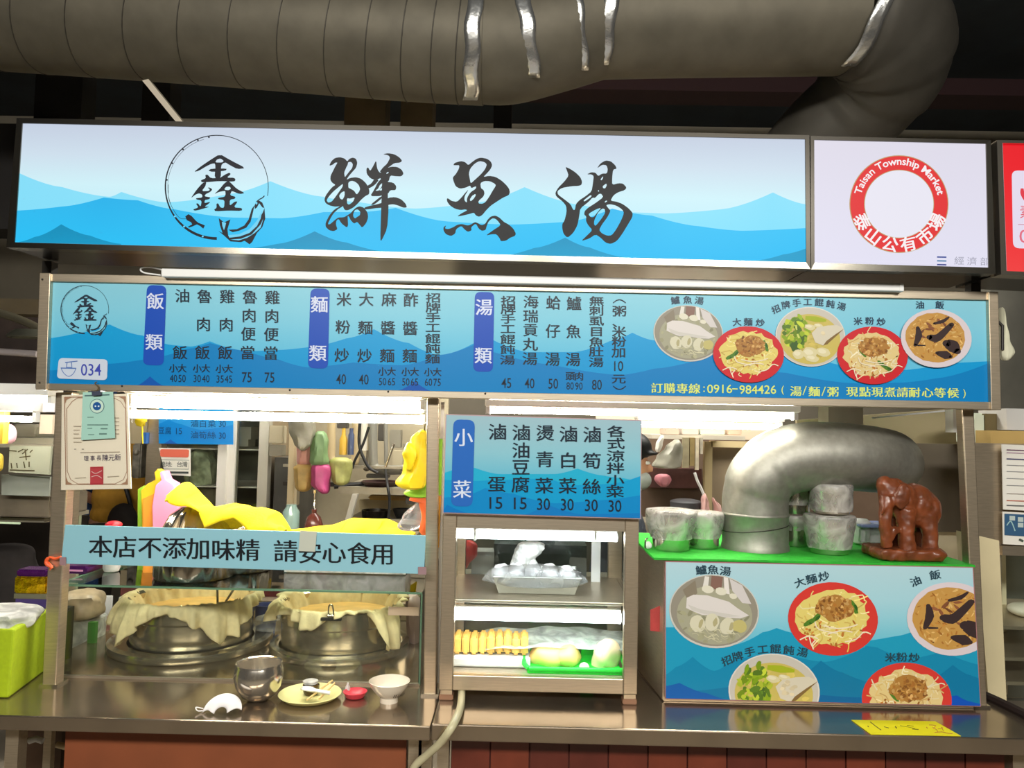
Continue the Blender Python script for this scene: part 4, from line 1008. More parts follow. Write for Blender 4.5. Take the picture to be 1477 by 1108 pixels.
single('blue_cup', 'small clear cup with a blue rim between the pots', 'cup', MB().lathe((at(375, 930, 0.55).x, 0.6, ZL), [(0.03, 0), (0.034, 0.04), (0.036, 0.095), (0.033, 0.095), (0.03, 0.005)], 24), mat('blue_grey_plastic', (84, 92, 150), 0.3), smooth=True)
single('pink_box', 'pink paper box behind the left pot in the glass case', 'box', MB().pbox(153, 890, 182, 930, 0.68, 0.74), mat('pink_card', (224, 160, 150), 0.6))
single('green_leaf_packet', 'dark green packet leaning behind the left pot', 'packet', MB().hexa([(190, 876), (206, 872), (182, 892), (170, 893)], 0.74, 0.75), mat('deep_green', (60, 120, 44), 0.5))
for i, (x0, y0, x1, y1, c, lab) in enumerate([(150, 860, 160, 900, (236, 234, 236), 'narrow white paper behind the pink box'), (171, 862, 200, 884, (240, 240, 244), 'white lined paper sheet behind the left pot'),
        (174, 848, 205, 860, (104, 50, 46), 'dark red packet left behind the case'), (220, 850, 258, 862, (112, 56, 50), 'dark red packet behind the left pot rim'), (380, 850, 402, 888, (122, 50, 66), 'maroon packet behind the gap between the pots'), (430, 848, 520, 862, (70, 80, 70), 'dark green tray behind the right pot')]):
    single('packet', lab, 'packet', MB().pbox(x0, y0, x1, y1, 0.82+i*0.012, 0.83+i*0.012), mat('packet_%d' % i, c, 0.6))
single('back_ledge', 'steel ledge along the rear of the counter behind the pots', 'ledge', MB().box(xl0+0.3, 0.80, ZL+0.001, xl1-0.02, 0.92, ZL+0.06), STEELH)
single('glove_bag', 'pale pink plastic bag at the right rear corner of the glass case', 'bag', MB().rows([(858, 584, 606), (890, 586, 607), (930, 590, 607)], 0.55, 0.1, wob=0.1), mat('pale_pink', (214, 184, 184), 0.4), smooth=True)
single('price_card', 'small clear card holder clipped over the right pot', 'card', MB().pbox(560, 876, 604, 888, 0.25, 0.252), mat('card_pink', (214, 180, 160), 0.5))

# ------------------------------------------------------------------ dishes in front of the case
c = atz(372, 1010, ZL); R1 = 0.058
t = thing('steel_bowl', 'deep round polished steel bowl on the left counter', 'bowl', c)
mesh_obj('bowl', MB().lathe((c.x, c.y, ZL), [(0.0005, 0.001), (0.022, 0.001), (0.04, 0.012), (0.056, 0.036), (0.0615, 0.062), (0.058, 0.082), (0.054, 0.092), (0.057, 0.094), (0.058, 0.0905), (0.054, 0.088), (0.057, 0.06), (0.05, 0.036), (0.03, 0.01), (0.0005, 0.006)], 48), mat('mirror_steel', (226, 218, 204), 0.16, 0.9), t, smooth=True)
c = atz(447, 1008, ZL)
t = thing('melamine_plate', 'pale yellow melamine plate holding a sauce jar and chopsticks', 'plate', c)
mesh_obj('plate', MB().lathe((c.x, c.y, ZL), [(0.0005, 0.004), (0.05, 0.004), (0.065, 0.009), (0.0775, 0.016), (0.079, 0.0145), (0.066, 0.004), (0.045, 0.0005), (0.0005, 0.0005)], 48), mat('pale_yellow', (226, 222, 156), 0.3), t, smooth=True)
p = c+Vector((-0.004, 0.02, 0.006)); 
t = thing('sauce_jar', 'little jar of dark brown sauce on the yellow plate', 'jar', p)
mesh_obj('jar', MB().lathe(p, [(0.001, 0), (0.017, 0), (0.021, 0.01), (0.021, 0.022), (0.018, 0.024), (0.0175, 0.018), (0.001, 0.018)], 24, lambda a, k: 0.06*math.sin(3*a)), mat('dark_sauce', (72, 54, 18), 0.15, noise_s=40, noise_a=0.4), t, smooth=True)
mesh_obj('lid', MB().lathe(p+Vector((-0.003, 0.008, 0.024)), [(0.019, 0), (0.019, 0.006), (0.0005, 0.008)], 24), FILMW, t, smooth=True)
WOODS = mat('light_wood', (226, 196, 130), 0.6)
q0 = c+Vector((0.02, -0.045, 0.02))
single('chopstick', 'left wooden chopstick across the yellow plate', 'chopstick', MB().tube([q0+Vector((-0.01, -0.02, 0)), q0+Vector((0.025, 0.09, 0.012))], 0.0025, 8), WOODS, 'chopsticks on the yellow plate')
single('chopstick', 'right wooden chopstick across the yellow plate', 'chopstick', MB().tube([q0+Vector((0.018, -0.012, 0)), q0+Vector((0.036, 0.07, 0.012))], 0.0025, 8), WOODS, 'chopsticks on the yellow plate')
sp = MB(); 
def fsp(u, v):
    x = -0.042+0.08*u; w = (0.014 if u < 0.45 else 0.007)*(math.sin(math.pi*min(1, max(0.08, u*1.7+0.06)))**0.5 if u < 0.45 else 1)
    return c+Vector((x+0.022, -0.012-u*0.03+(v-0.5)*2*w, 0.026+0.006*(2*v-1)**2+0.006*u*0))
single('plastic_spoon', 'white plastic soup spoon across the yellow plate', 'spoon', sp.grid(fsp, 14, 6), WHITEP, smooth=True, solid=0.0015)
c = atz(512, 1006, ZL)
single('sauce_dish', 'small red sauce dish between plate and white bowl', 'dish', MB().lathe((c.x, c.y, ZL), [(0.0005, 0.003), (0.012, 0.003), (0.02, 0.006), (0.029, 0.016), (0.031, 0.0155), (0.023, 0.002), (0.015, 0), (0.0005, 0)], 32), mat('pink_red', (206, 62, 76), 0.3), smooth=True)
single('sauce_packet', 'tiny clear sauce bottle beside the red dish', 'bottle', MB().lathe((c.x-0.024, c.y+0.02, ZL), [(0.001, 0), (0.007, 0), (0.007, 0.018), (0.003, 0.024), (0.0025, 0.03), (0.0005, 0.03)], 14), FILMW, smooth=True)
c = atz(561, 1012, ZL)
t = thing('rice_bowl', 'white footed rice bowl with small dark marks, right of the red dish', 'bowl', c)
mesh_obj('bowl', MB().lathe((c.x, c.y, ZL), [(0.0005, 0.003), (0.019, 0.003), (0.02, 0), (0.023, 0), (0.022, 0.012), (0.032, 0.02), (0.045, 0.036), (0.052, 0.052), (0.0505, 0.0525), (0.042, 0.036), (0.028, 0.022), (0.0005, 0.014)], 48), mat('glazed_white', (226, 216, 198), 0.15, coat=0.4), t, smooth=True)
mk = MB()
for i in range(6):
    a = R(-62+i*8); r_ = 0.0335+0.001*i; mk.tube([(c.x+math.cos(a)*r_, c.y+math.sin(a)*r_, ZL+0.0195), (c.x+math.cos(a+0.04)*(r_+0.006), c.y+math.sin(a+0.04)*(r_+0.006), ZL+0.028)], 0.0008, 5)
mesh_obj('painted_mark', mk, BLACK, t)
c = atz(318, 1030, ZL); gz = mat('white_gauze', (236, 232, 232), 0.7)
t = thing('face_mask', 'crumpled white face mask lying at the left counter edge', 'mask', c)
def fg(u, v):
    a = math.pi*(0.0+0.95*u); r_ = 0.047-0.03*v; tl = 0.75
    h = math.sin(a)*r_
    return Vector((c.x-math.cos(a)*r_*1.05+0.006*(1-u), c.y+h*tl-0.008*v+0.003*math.sin(v*6), ZL+0.003+h*0.7+0.006*math.sin(v*math.pi)))
mesh_obj('gauze', MB().grid(fg, 40, 10), gz, t, smooth='all', solid=0.002)
mesh_obj('ear_loop', MB().tube([Vector((c.x-0.04, c.y+0.01, ZL+0.004)), Vector((c.x-0.055, c.y, ZL+0.006)), Vector((c.x-0.062, c.y+0.006, ZL+0.012)), Vector((c.x-0.05, c.y+0.02, ZL+0.004))], 0.0014, 6, smooth=5), gz, t, smooth=True)

# ------------------------------------------------------------------ lime box at the left
LIME = mat('lime_foam', (168, 192, 12), 0.7, noise_s=90, noise_a=0.08)
def crate():
    z0 = ZL+0.001; zt = at(30, 906, -0.04).z
    bm = MB(); a = Vector((at(17, 1000, -0.05).x, -0.055)); b = Vector((at(73, 980, 0.18).x, 0.16)); d = Vector((-0.42, 0.0))
    base = [a+d, a, b, b+d]
    def ringp(s, z):
        cc = sum(base, Vector((0, 0)))/4; return [(cc.x+(q.x-cc.x)*s, cc.y+(q.y-cc.y)*s, z) for q in base]
    vs_ = ringp(0.975, z0)+ringp(1.0, zt)+ringp(0.9, zt)+ringp(0.88, z0+0.02)
    fs = [(0, 3, 2, 1)]
    for k in range(3): fs += [(k*4+i, k*4+(i+1) % 4, k*4+4+(i+1) % 4, k*4+4+i) for i in range(4)]
    fs += [(12, 13, 14, 15)]
    return bm.add(vs_, fs), zt, a, b
cb, czt, ca_, cb_ = crate()
single('foam_box', 'lime green open box at the left end of the counter', 'box', cb, LIME, bevel=0.006)
single('plastic_bag', 'clear crumpled plastic bag lying in the lime green box', 'bag', MB().rows([(876, -40, 52), (884, -60, 62), (896, -80, 52), (912, -80, 40)], 0.05, 0.16, wob=0.12, ws=30), FILMW, smooth=True)
t = thing('snack_packet', 'shiny gold and purple foil snack packet left of the post', 'packet', at(46, 870, 0.2))
GOLD = mat('gold_foil', (214, 170, 20), 0.22, 0.9, noise_s=50, noise_a=0.5, bump=0.8); PURP = mat('purple_foil', (92, 34, 110), 0.25, 0.6, noise_s=40, noise_a=0.3)
mesh_obj('gold_band', MB().pbox(20, 832, 67, 857, 0.2, 0.26, 0.004), GOLD, t); mesh_obj('purple_top', MB().pbox(23, 822, 66, 832, 0.2, 0.258, 0.004), PURP, t)
mesh_obj('grey_band', MB().pbox(20, 857, 66, 864, 0.198, 0.262), mat('grey_foil', (120, 116, 100), 0.4, 0.5), t); mesh_obj('violet_base', MB().pbox(22, 864, 66, 884, 0.2, 0.26), mat('violet', (64, 46, 110), 0.5), t)
single('tray_stack', 'dark tray stack carrying the gold snack packet', 'tray', MB().box(at(-20, 880, 0.16).x, 0.17, ZL+0.001, at(66, 880, 0.16).x, 0.3, at(46, 885, 0.2).z), DARK)
t = thing('snack_packet', 'purple foil packet lying on the glass case top at its left', 'packet', (at(115, 825, 0.3).x, 0.3, tp))
mesh_obj('packet', MB().box(at(95, 825, 0.3).x, 0.24, tp, at(140, 825, 0.3).x, 0.36, tp+0.022, 0.006), PURP, t)
mesh_obj('pale_stripe', MB().box(at(103, 825, 0.3).x, 0.238, tp+0.008, at(136, 825, 0.3).x, 0.2395, tp+0.013), mat('pink_stripe', (220, 150, 190), 0.5), t)
single('cord_knot', 'orange plastic cord knotted round the left post', 'cord', MB().tube([at(x, y, 0.03) for x, y in ((88, 803), (80, 806), (72, 804), (67, 809), (69, 814), (74, 818), (72, 822))], [0.002, 0.003, 0.003, 0.005, 0.006, 0.005, 0.002], 8, smooth=4), mat('orange_cord', (236, 92, 40), 0.5), smooth=True)

# ------------------------------------------------------------------ on top of the glass case, behind the notice
def fluted(c, r_, h, lab):
    n = 14
    wob = lambda a, k: 0.05*abs(math.sin(a*n/2)) if 0 < k < 5 else 0.0
    return single('steel_bowl', lab, 'bowl', MB().lathe(c, [(r_, 0), (r_*1.0, 0.01), (r_*0.97, h*0.35), (r_*0.86, h*0.65), (r_*0.66, h*0.88), (r_*0.4, h), (0.001, h)], 84, wob), CHROME, 'upturned fluted steel bowls', smooth='all')
p = at(283, 765, 0.26); fluted((p.x, 0.26, tp), 0.108, 0.2, 'taller upturned fluted steel bowl beside the pink bag')
p = at(352, 765, 0.38); fluted((p.x, 0.38, tp), 0.085, 0.165, 'lower upturned fluted steel bowl under the towel')
YEL = mat('yellow_towel', (242, 206, 14), 0.9, noise_s=140, noise_a=0.1, bump=0.3)
def towel(prof, Y, dep, lab, seed):
    """prof: (px, ridge_y, hem_y) ; a cloth thrown over a ridge: back hem - ridge - front hem"""
    prof = sorted(prof)
    def S(u):
        k = u*(len(prof)-1); i = min(int(k), len(prof)-2); f = k-i; f = f*f*(3-2*f)
        return [prof[i][j]*(1-f)+prof[i+1][j]*f for j in range(3)]
    def f(u, v):
        px, yr, yh = S(u)
        p = at(px, yr, Y); zh = at(px, yh, Y-dep).z; zr = p.z
        w = noise.noise(Vector((u*6+seed, v*3, 0)))*0.012+0.006*math.sin(u*21+v*6+seed)
        if v < 0.45:
            s = 1-v/0.45; y = Y+0.1*s; z = zr-(0.07*s*s)
        else:
            s = (v-0.45)/0.55; y = Y-dep*math.sin(s*math.pi/2); z = zr+(zh-zr)*(1-math.cos(s*math.pi/2)*1.0)**1.1
        return Vector((p.x+w*1.2*v, y+w, max(tp+0.002, z+w*0.6)))
    return single('towel', lab, 'towel', MB().grid(f, 60, 26), YEL, 'yellow towels on the glass case', smooth='all', solid=0.005)
towel([(252, 712, 726), (266, 698, 722), (282, 712, 731), (300, 727, 743), (312, 733, 762), (335, 728, 752), (352, 727, 748), (375, 733, 766), (395, 742, 766), (408, 756, 768), (411, 766, 770)], 0.2, 0.08, 'yellow towel draped over the upturned bowls', 2)
towel([(408, 766, 772), (440, 764, 772), (480, 756, 772), (505, 750, 773), (530, 748, 774), (555, 750, 774), (575, 758, 775), (597, 771, 777)], 0.38, 0.1, 'yellow towel bunched at the right end of the glass case', 9)
single('towel_support', 'low clear plastic box under the right yellow towel', 'box', MB().box(at(420, 780, 0.4).x, 0.34, tp+0.001, at(590, 780, 0.4).x, 0.46, at(500, 775, 0.38).z), FILMW)
# stack of plastic carrier bags
t = thing('carrier_bag_pack', 'pack of pink, orange and green carrier bags standing behind the notice', 'bags', (at(228, 760, 0.45).x, 0.45, tp))
def slabp(name, pts, Y0, Y1, m, par):
    vs_ = [at(x, y, Y0) for x, y in pts]; n = len(vs_); q = [Vector((v.x, Y1, v.z)) for v in vs_]
    mb = MB().add(vs_+q, [tuple(range(n)), tuple(reversed(range(n, 2*n)))]+[(i, (i+1) % n, n+(i+1) % n, n+i) for i in range(n)])
    return mesh_obj(name, mb, m, par, bevel=0.003)
slabp('pink_bag', [(222, 828), (219, 730), (224, 700), (232, 693), (230, 682), (234, 679), (239, 692), (250, 698), (256, 710), (256, 828)], 0.40, 0.45, mat('pink_plastic', (246, 148, 182), 0.4, noise_s=18, bump=0.3), t)
slabp('yellow_bag', [(206, 826), (203, 708), (212, 698), (224, 692), (222, 682), (227, 676), (233, 680), (232, 694), (240, 826)], 0.452, 0.48, mat('yellow_plastic', (246, 206, 50), 0.4), t)
slabp('orange_bag', [(206, 827), (205, 720), (222, 712), (224, 827)], 0.42, 0.4515, mat('orange_plastic', (250, 164, 60), 0.4), t)
slabp('green_bag', [(198, 825), (198, 706), (208, 700), (210, 825)], 0.46, 0.5, mat('green_plastic', (160, 206, 60), 0.4), t)
t = thing('lidded_jar', 'pale round jar with a small red lid behind the notice, left of the bag pack', 'jar', (at(164, 757, 0.3).x, 0.3, tp))
mesh_obj('jar_lid', MB().ell(at(164, 757, 0.3), 0.024, 0.024, 0.012, 20, 10), mat('red_plastic', (200, 34, 48), 0.3), t, smooth=True)
mesh_obj('jar_body', MB().lathe((at(164, 757, 0.3).x, 0.3, tp), [(0.02, 0), (0.024, 0.01), (0.024, at(164, 757, 0.3).z-tp-0.008), (0.001, at(164, 757, 0.3).z-tp-0.006)], 20), WHITEP, t, smooth=True)
# bags hanging on the middle post
t = thing('hanging_bags', 'bundle of yellow, green and orange plastic bags hanging left of the middle post', 'bags', at(600, 700, 0.2))
mesh_obj('yellow_bag', MB().rows([(620, 604, 614), (632, 592, 616), (650, 586, 618), (680, 582, 616), (697, 572, 614), (706, 580, 610)], 0.16, 0.07, wob=0.16, ws=16), mat('yellow_bags', (248, 218, 26), 0.45, noise_s=20, noise_a=0.08, bump=0.4), t, smooth=True)
mesh_obj('yellow_knot', MB().ell(at(591, 655, 0.12), 0.018, 0.02, 0.035, 16, 12, wob=0.5, ws=40), MATS['yellow_bags'], t, smooth=True)
mesh_obj('green_bag', MB().rows([(622, 609, 624), (660, 605, 632), (700, 596, 632), (712, 583, 628), (718, 590, 620)], 0.2, 0.05, wob=0.1, ws=16), mat('lime_bags', (168, 226, 66), 0.45, bump=0.3, noise_s=20), t, smooth=True)
mesh_obj('orange_bag', MB().rows([(712, 594, 628), (722, 590, 626), (726, 604, 626), (745, 608, 626), (772, 603, 626)], 0.2, 0.03, wob=0.08), mat('orange_bags', (250, 110, 50), 0.45), t, smooth=True)
mesh_obj('clear_bag', MB().rows([(724, 598, 612), (745, 580, 610), (765, 570, 608)], 0.22, 0.05, wob=0.12), FILM, t, smooth=True)
mesh_obj('hook', MB().tube([at(612, 622, 0.17), at(613, 612, 0.1), at(617, 610, 0.06)], 0.002, 8, smooth=3), DARK, t, smooth=True)

# ================================================================== DISPLAY CABINET
t = thing('display_cabinet', 'lit stainless display cabinet with glass front and food on two shelves', 'cabinet', at(778, 1020, 0.2))
CY0, CY1 = 0.0, 0.4
cz0 = at(778, 999, CY0).z; cz1 = at(778, 744, CY0).z; cxl = at(636, 870, CY0).x; cxr = at(920.5, 876, CY0).x
bx = lambda x: at(x, 870, CY0).x
ST = 0.035
for (x0, x1) in ((cxl, cxl+ST), (cxr-ST, cxr)):
    for y0 in (CY0, CY1-0.03): mesh_obj('corner_upright', MB().box(x0, y0, cz0, x1, y0+0.03, cz1), STEEL, t, bevel=0.002)
mesh_obj('top_rail', MB().box(cxl+ST, CY0, cz1-0.036, cxr-ST, CY0+0.03, cz1), STEELH, t, bevel=0.002)
mesh_obj('bottom_rail', MB().box(cxl+ST, CY0, cz0, cxr-ST, CY0+0.03, cz0+0.038), STEELH, t, bevel=0.002)
mesh_obj('top_panel', MB().box(cxl, CY0, cz1, cxr, CY1, cz1+0.008), STEELH, t)
mesh_obj('floor_panel', MB().box(cxl+0.005, CY0+0.03, cz0+0.02, cxr-0.005, CY1-0.02, cz0+0.03), STEELH, t)
zs = at(778, 867, 0.035).z
mesh_obj('shelf', MB().box(cxl+0.012, 0.033, zs-0.008, cxr-0.012, CY1-0.02, zs), STEELH, t, bevel=0.002)
mesh_obj('front_glass', MB().box(cxl+ST-0.004, 0.012, cz0+0.034, cxr-ST+0.004, 0.016, cz1-0.032), glass_mat('cabinet_glass', (246, 250, 250)), t)
mesh_obj('side_glass', MB().box(cxr-0.014, 0.03, cz0+0.03, cxr-0.01, CY1-0.03, cz1), GLASS, t)
mesh_obj('side_panel', MB().box(cxl+0.008, 0.03, cz0+0.03, cxl+0.012, CY1-0.03, cz1), STEEL, t)
mesh_obj('back_glass', MB().box(cxl+ST, CY1-0.02, cz0+0.03, cxr-ST, CY1-0.016, cz1), glass_mat('back_glass', (225, 230, 230)), t)
mesh_obj('back_rail', MB().box(cxl+ST, CY1-0.03, cz1-0.05, cxr-ST, CY1-0.01, cz1), STEELH, t)
for x0 in (cxl+0.004, cxr-0.034):
    for y0 in (0.0, CY1-0.03):
        f = mesh_obj('foot', MB().box(x0, y0, ZR+0.014, x0+0.03, y0+0.03, cz0), STEEL, t); mesh_obj('foot_cap', MB().box(x0-0.003, y0-0.003, ZR+0.0005, x0+0.033, y0+0.033, ZR+0.014, 0.002), mat('foot_cap', (150, 110, 84), 0.5), f)
for (y0, x0, x1, Y) in ((773, 656, 890, 0.07), (888, 652, 895, 0.06)):
    a, b = at(x0, y0-1.8, Y), at(x1, y0+2.2, Y); z = (a.z+b.z)/2
    mesh_obj('light_tube', MB().tube([(a.x, Y, z), (b.x, Y, z)], 0.0105 if y0 < 800 else 0.015, 14), TUBEC, t, smooth=True)
    mesh_obj('tube_holder', MB().box(a.x, Y-0.004, z+0.01, b.x, Y+0.02, z+0.02), WHITEP, t)
for x in (685, 859): 
    p = at(x, 772, 0.055); mesh_obj('tube_clip', MB().box(p.x-0.003, 0.052, p.z-0.014, p.x+0.003, 0.1, p.z+0.016), WHITE, t)
# tray with wrapped buns
p = at(774, 852, 0.16); tw_ = (at(836, 842, 0.12).x-at(711, 842, 0.12).x)/2
tcx = at(774, 852, 0.12).x
t = thing('steel_tray', 'rectangular steel tray of wrapped food on the upper cabinet shelf', 'tray', (tcx, 0.2, zs))
z0 = zs+0.001; h = 0.045
def trap(x, y, z, hx, hy, hz, s):
    return [(x-hx*s, y-hy*s, z), (x+hx*s, y-hy*s, z), (x+hx*s, y+hy*s, z), (x-hx*s, y+hy*s, z), (x-hx, y-hy, z+hz), (x+hx, y-hy, z+hz), (x+hx, y+hy, z+hz), (x-hx, y+hy, z+hz)]
v1 = trap(tcx, 0.19, z0, tw_, 0.085, h, 0.88); v2 = trap(tcx, 0.19, z0+0.003, tw_-0.004, 0.081, h-0.002, 0.88)
m = MB().add(v1+v2, [(0, 3, 2, 1), (0, 1, 5, 4), (1, 2, 6, 5), (2, 3, 7, 6), (3, 0, 4, 7), (8, 9, 10, 11), (9, 8, 12, 13), (10, 9, 13, 14), (11, 10, 14, 15), (8, 11, 15, 12), (4, 5, 13, 12), (5, 6, 14, 13), (6, 7, 15, 14), (7, 4, 12, 15)])
mesh_obj('tray', m, mat('dull_steel', (176, 178, 176), 0.3, 0.85), t)
mesh_obj('rim', MB().tube([v1[4], v1[5], v1[6], v1[7], v1[4]], 0.003, 8), MATS['dull_steel'], t, smooth=True)
BUN = mat('white_wrapper', (240, 240, 244), 0.5, noise_s=30, bump=0.3)
for i, (x, rz) in enumerate(((722, .028), (745, .033), (768, .034), (792, .032), (816, .03))):
    q = at(x, 836, 0.19); single('wrapped_bun', ['bun wrapped in white plastic, leftmost on the steel tray', 'second wrapped bun from the left on the steel tray', 'middle wrapped bun under the knotted bag', 'second wrapped bun from the right on the steel tray', 'bun wrapped in white plastic, rightmost on the steel tray'][i], 'bun', MB().ell((q.x, 0.18, z0+0.038), 0.026, 0.06, rz, 18, 12, wob=0.35, ws=30), BUN, 'wrapped buns on the steel tray', smooth=True)
single('wrapping_film', 'loose plastic film over the wrapped buns on the steel tray', 'film', MB().rows([(816, 735, 800), (824, 706, 838), (838, 700, 846), (844, 712, 838)], 0.14, 0.12, wob=0.08), FILM, smooth=True)
single('plastic_bag', 'knotted clear plastic bag standing on the steel tray', 'bag', MB().rows([(782, 752, 783), (788, 746, 786), (796, 742, 780), (806, 740, 772), (820, 738, 776)], 0.2, 0.06, wob=0.22, ws=30), FILMW, smooth=True)
single('card_strip', 'upright white card strip on the upper cabinet shelf', 'card', MB().pbox(853, 780, 866, 842, 0.3, 0.304), WHITEP)
single('red_bag', 'red plastic bag behind the upper shelf at its left', 'bag', MB().rows([(780, 655, 690), (800, 655, 688), (815, 655, 676), (828, 655, 664)], 0.46, 0.05, wob=0.12), mat('red_bag', (214, 62, 60), 0.4), smooth=True)
single('grey_box', 'grey plastic box behind the upper cabinet shelf', 'box', MB().pbox(680, 796, 712, 834, 0.47, 0.55), mat('grey_plastic', (168, 164, 158), 0.5))
single('dark_appliance', 'dark kitchen appliance seen through the cabinet rear glass', 'appliance', MB().pbox(712, 786, 846, 836, 0.5, 0.6).pbox(780, 780, 800, 787, 0.52, 0.58), mat('dim_green_black', (52, 62, 58), 0.4, noise_s=20, noise_a=0.4))
single('appliance_table', 'steel side table behind the display cabinet', 'table', MB().box(at(655, 836, 0.46).x, 0.43, ZR+0.001, at(890, 836, 0.46).x, 0.61, at(770, 836, 0.46).z), STEELH)
# lower shelf
zf = cz0+0.032
TOFU = mat('fried_tofu', (236, 186, 92), 0.6, noise_s=30, noise_a=0.2, bump=0.4)
single('tofu_tray', 'white tray holding fried tofu in the lower cabinet', 'tray', MB().box(at(653, 950, 0.1).x, 0.09, zf, at(765, 950, 0.1).x, 0.3, zf+0.024, 0.004), WHITEP)
for i in range(9):
    x = 660+i*12; q = at(x, 940, 0.14)
    single('fried_tofu', 'golden block of fried tofu, %s in the row on the white tray' % ('leftmost', 'second from the left', 'third from the left', 'fourth from the left', 'middle one', 'fourth from the right', 'third from the right', 'second from the right', 'rightmost')[i], 'tofu', MB().box(q.x-0.0105, 0.11+random.uniform(0, .01), zf+0.026, q.x+0.0105, 0.19, zf+0.026+0.045+random.uniform(-.005, .007), 0.005), TOFU, 'row of fried tofu blocks')
GT = mat('bright_green_tray', (20, 224, 60), 0.4)
x0, x1 = at(756, 965, 0.06).x, at(902, 965, 0.06).x
t = thing('green_tray', 'bright green shallow tray in the lower cabinet at its right', 'tray', ((x0+x1)/2, 0.14, zf))
mesh_obj('tray_base', MB().box(x0+0.008, 0.045, zf+0.0005, x1-0.008, 0.26, zf+0.006, 0.002), GT, t)
mesh_obj('tray_rim', MB().tube([(x0+0.012, 0.042, zf+0.014), (x1-0.012, 0.042, zf+0.014), (x1, 0.06, zf+0.02), (x1, 0.26, zf+0.018), (x0, 0.26, zf+0.018), (x0, 0.06, zf+0.02), (x0+0.012, 0.042, zf+0.014)], 0.006, 10), GT, t, smooth=True)
CH = mat('pale_chicken', (232, 190, 120), 0.45, noise_s=9, noise_a=0.2, bump=0.2)
single('cooked_chicken', 'golden cooked chicken on the green tray at its left', 'chicken', MB().ell(at(790, 946, 0.13), 0.052, 0.05, 0.032, 24, 16, wob=0.4, ws=20).ell(at(818, 948, 0.12), 0.04, 0.04, 0.03, 20, 14, wob=0.4, ws=24), CH, 'cooked chickens on the green tray', smooth=True)
single('cooked_chicken', 'paler upright cooked chicken on the green tray at its right', 'chicken', MB().ell(at(876, 945, 0.12), 0.03, 0.04, 0.044, 24, 16, wob=0.5, ws=22).ell(at(866, 950, 0.11), 0.022, 0.03, 0.036, 16, 12, wob=0.5, ws=30), mat('paler_chicken', (236, 212, 172), 0.45, noise_s=9, noise_a=0.12), 'cooked chickens on the green tray', smooth=True)
single('garlic', 'small white garlic piece between the two chickens', 'garlic', MB().ell(at(843, 962, 0.07), 0.014, 0.012, 0.013, 14, 10, wob=0.2, ws=30), mat('garlic', (240, 226, 210), 0.5), smooth=True)
single('green_packet', 'green packet standing between the two chickens', 'packet', MB().pbox(838, 922, 856, 962, 0.2, 0.215), GT)
def fm(u, v):
    p = at(700+200*u, 903+30*v+12*abs(u-.45), 0.24-0.14*v); return p+Vector((0, 0, 0.008*noise.noise(Vector((u*5, v*5, 0)))))
single('plastic_sheet', 'misty plastic sheet laid over the chickens', 'sheet', MB().grid(fm, 20, 12), glass_mat('misty_sheet', (244, 248, 246), 0.7, 0.5, (214, 222, 212), 0.4), smooth='all')
# hose
single('hose', 'pale translucent rubber hose dropping from the cabinet over the counter edge', 'hose', MB().tube([at(666, 996, 0.02), at(665, 1015, -0.05), at(661, 1030, -0.13), at(651, 1050, -0.19), at(635, 1072, -0.17), at(615, 1090, -0.14), at(596, 1110, -0.12), at(590, 1150, -0.1)], 0.0095, 12, smooth=6), mat('rubber_hose', (206, 198, 160), 0.35), smooth=True)

# ================================================================== PICTURE BOX
BQ = [(959.5, 809.5), (1404, 818), (1415, 1019.5), (959.5, 1008.5)]
zb1 = at(1182, 813.7, 0.02).z; bx0 = at(959.5, 900, 0.02).x; bx1 = at(1406, 905, 0.02).x
lx0 = bx0-0.03
t = thing('picture_box', 'steel stand faced with printed pictures of five dishes', 'stand', ((bx0+bx1)/2, 0.3, ZR))
m = MB().add([(bx0, 0.03, ZR+0.001), (bx1, 0.03, ZR+0.001), (bx1, 0.55, ZR+0.001), (bx0, 0.55, ZR+0.001), (bx0, 0.03, zb1), (bx1, 0.03, zb1), (bx1, 0.55, zb1), (bx0, 0.55, zb1)], [(0, 3, 2, 1), (4, 5, 6, 7), (0, 1, 5, 4), (1, 2, 6, 5), (2, 3, 7, 6), (3, 0, 4, 7)])
mesh_obj('cabinet_body', m, STEEL, t)
mesh_obj('front_sheet', MB().hexa(BQ, 0.02, 0.028), mat('sheet_edge', (170, 120, 120), 0.5), t)
pr = Print(plane_surf(0.0195)); pr.gain = 1.0
Bi = [(960.5, 811), (1402.8, 819.2), (1413.6, 1018.2), (960.5, 1007.2)]
ground(pr, Bi, [(0, (178, 212, 222)), (0.3, (164, 212, 226)), (0.62, (96, 190, 216)), (1, (50, 160, 200))], 14, 8)
pr.clip = Bi
ridge(pr, [(955, 905), (1010, 905), (1060, 930), (1100, 912), (1120, 906), (1160, 916), (1200, 930), (1290, 918), (1320, 910), (1360, 925), (1420, 918)], 1025, (34, 156, 194), 1)
ridge(pr, [(955, 975), (975, 962), (999, 947.5), (1030, 968), (1060, 950), (1120, 940), (1190, 955), (1250, 932), (1265, 934), (1310, 950), (1360, 940), (1420, 960)], 1025, (24, 138, 180), 2)
ridge(pr, [(955, 1000), (1150, 975), (1184, 953), (1215, 970), (1260, 985), (1300, 990), (1330, 985), (1374, 959), (1400, 974), (1420, 980)], 1025, (18, 122, 168), 3)
ridge(pr, [(955, 990), (980, 985), (1020, 1000), (1055, 1010)], 1025, (22, 96, 176), 4)
ridge(pr, [(1180, 1002), (1240, 1006), (1270, 1012)], 1025, (14, 104, 160), 4)
ridge(pr, [(1365, 1005), (1380, 1003), (1400, 1012), (1420, 1016)], 1025, (18, 84, 190), 4)
pr.clip = None
pr.build('mountain_print', INK, t)
pr = Print(plane_surf(0.0180)); pr.step = 0.00018; pr.clip = Bi
dish(pr, 'fish', 1030, 882, 65, 53, .12)
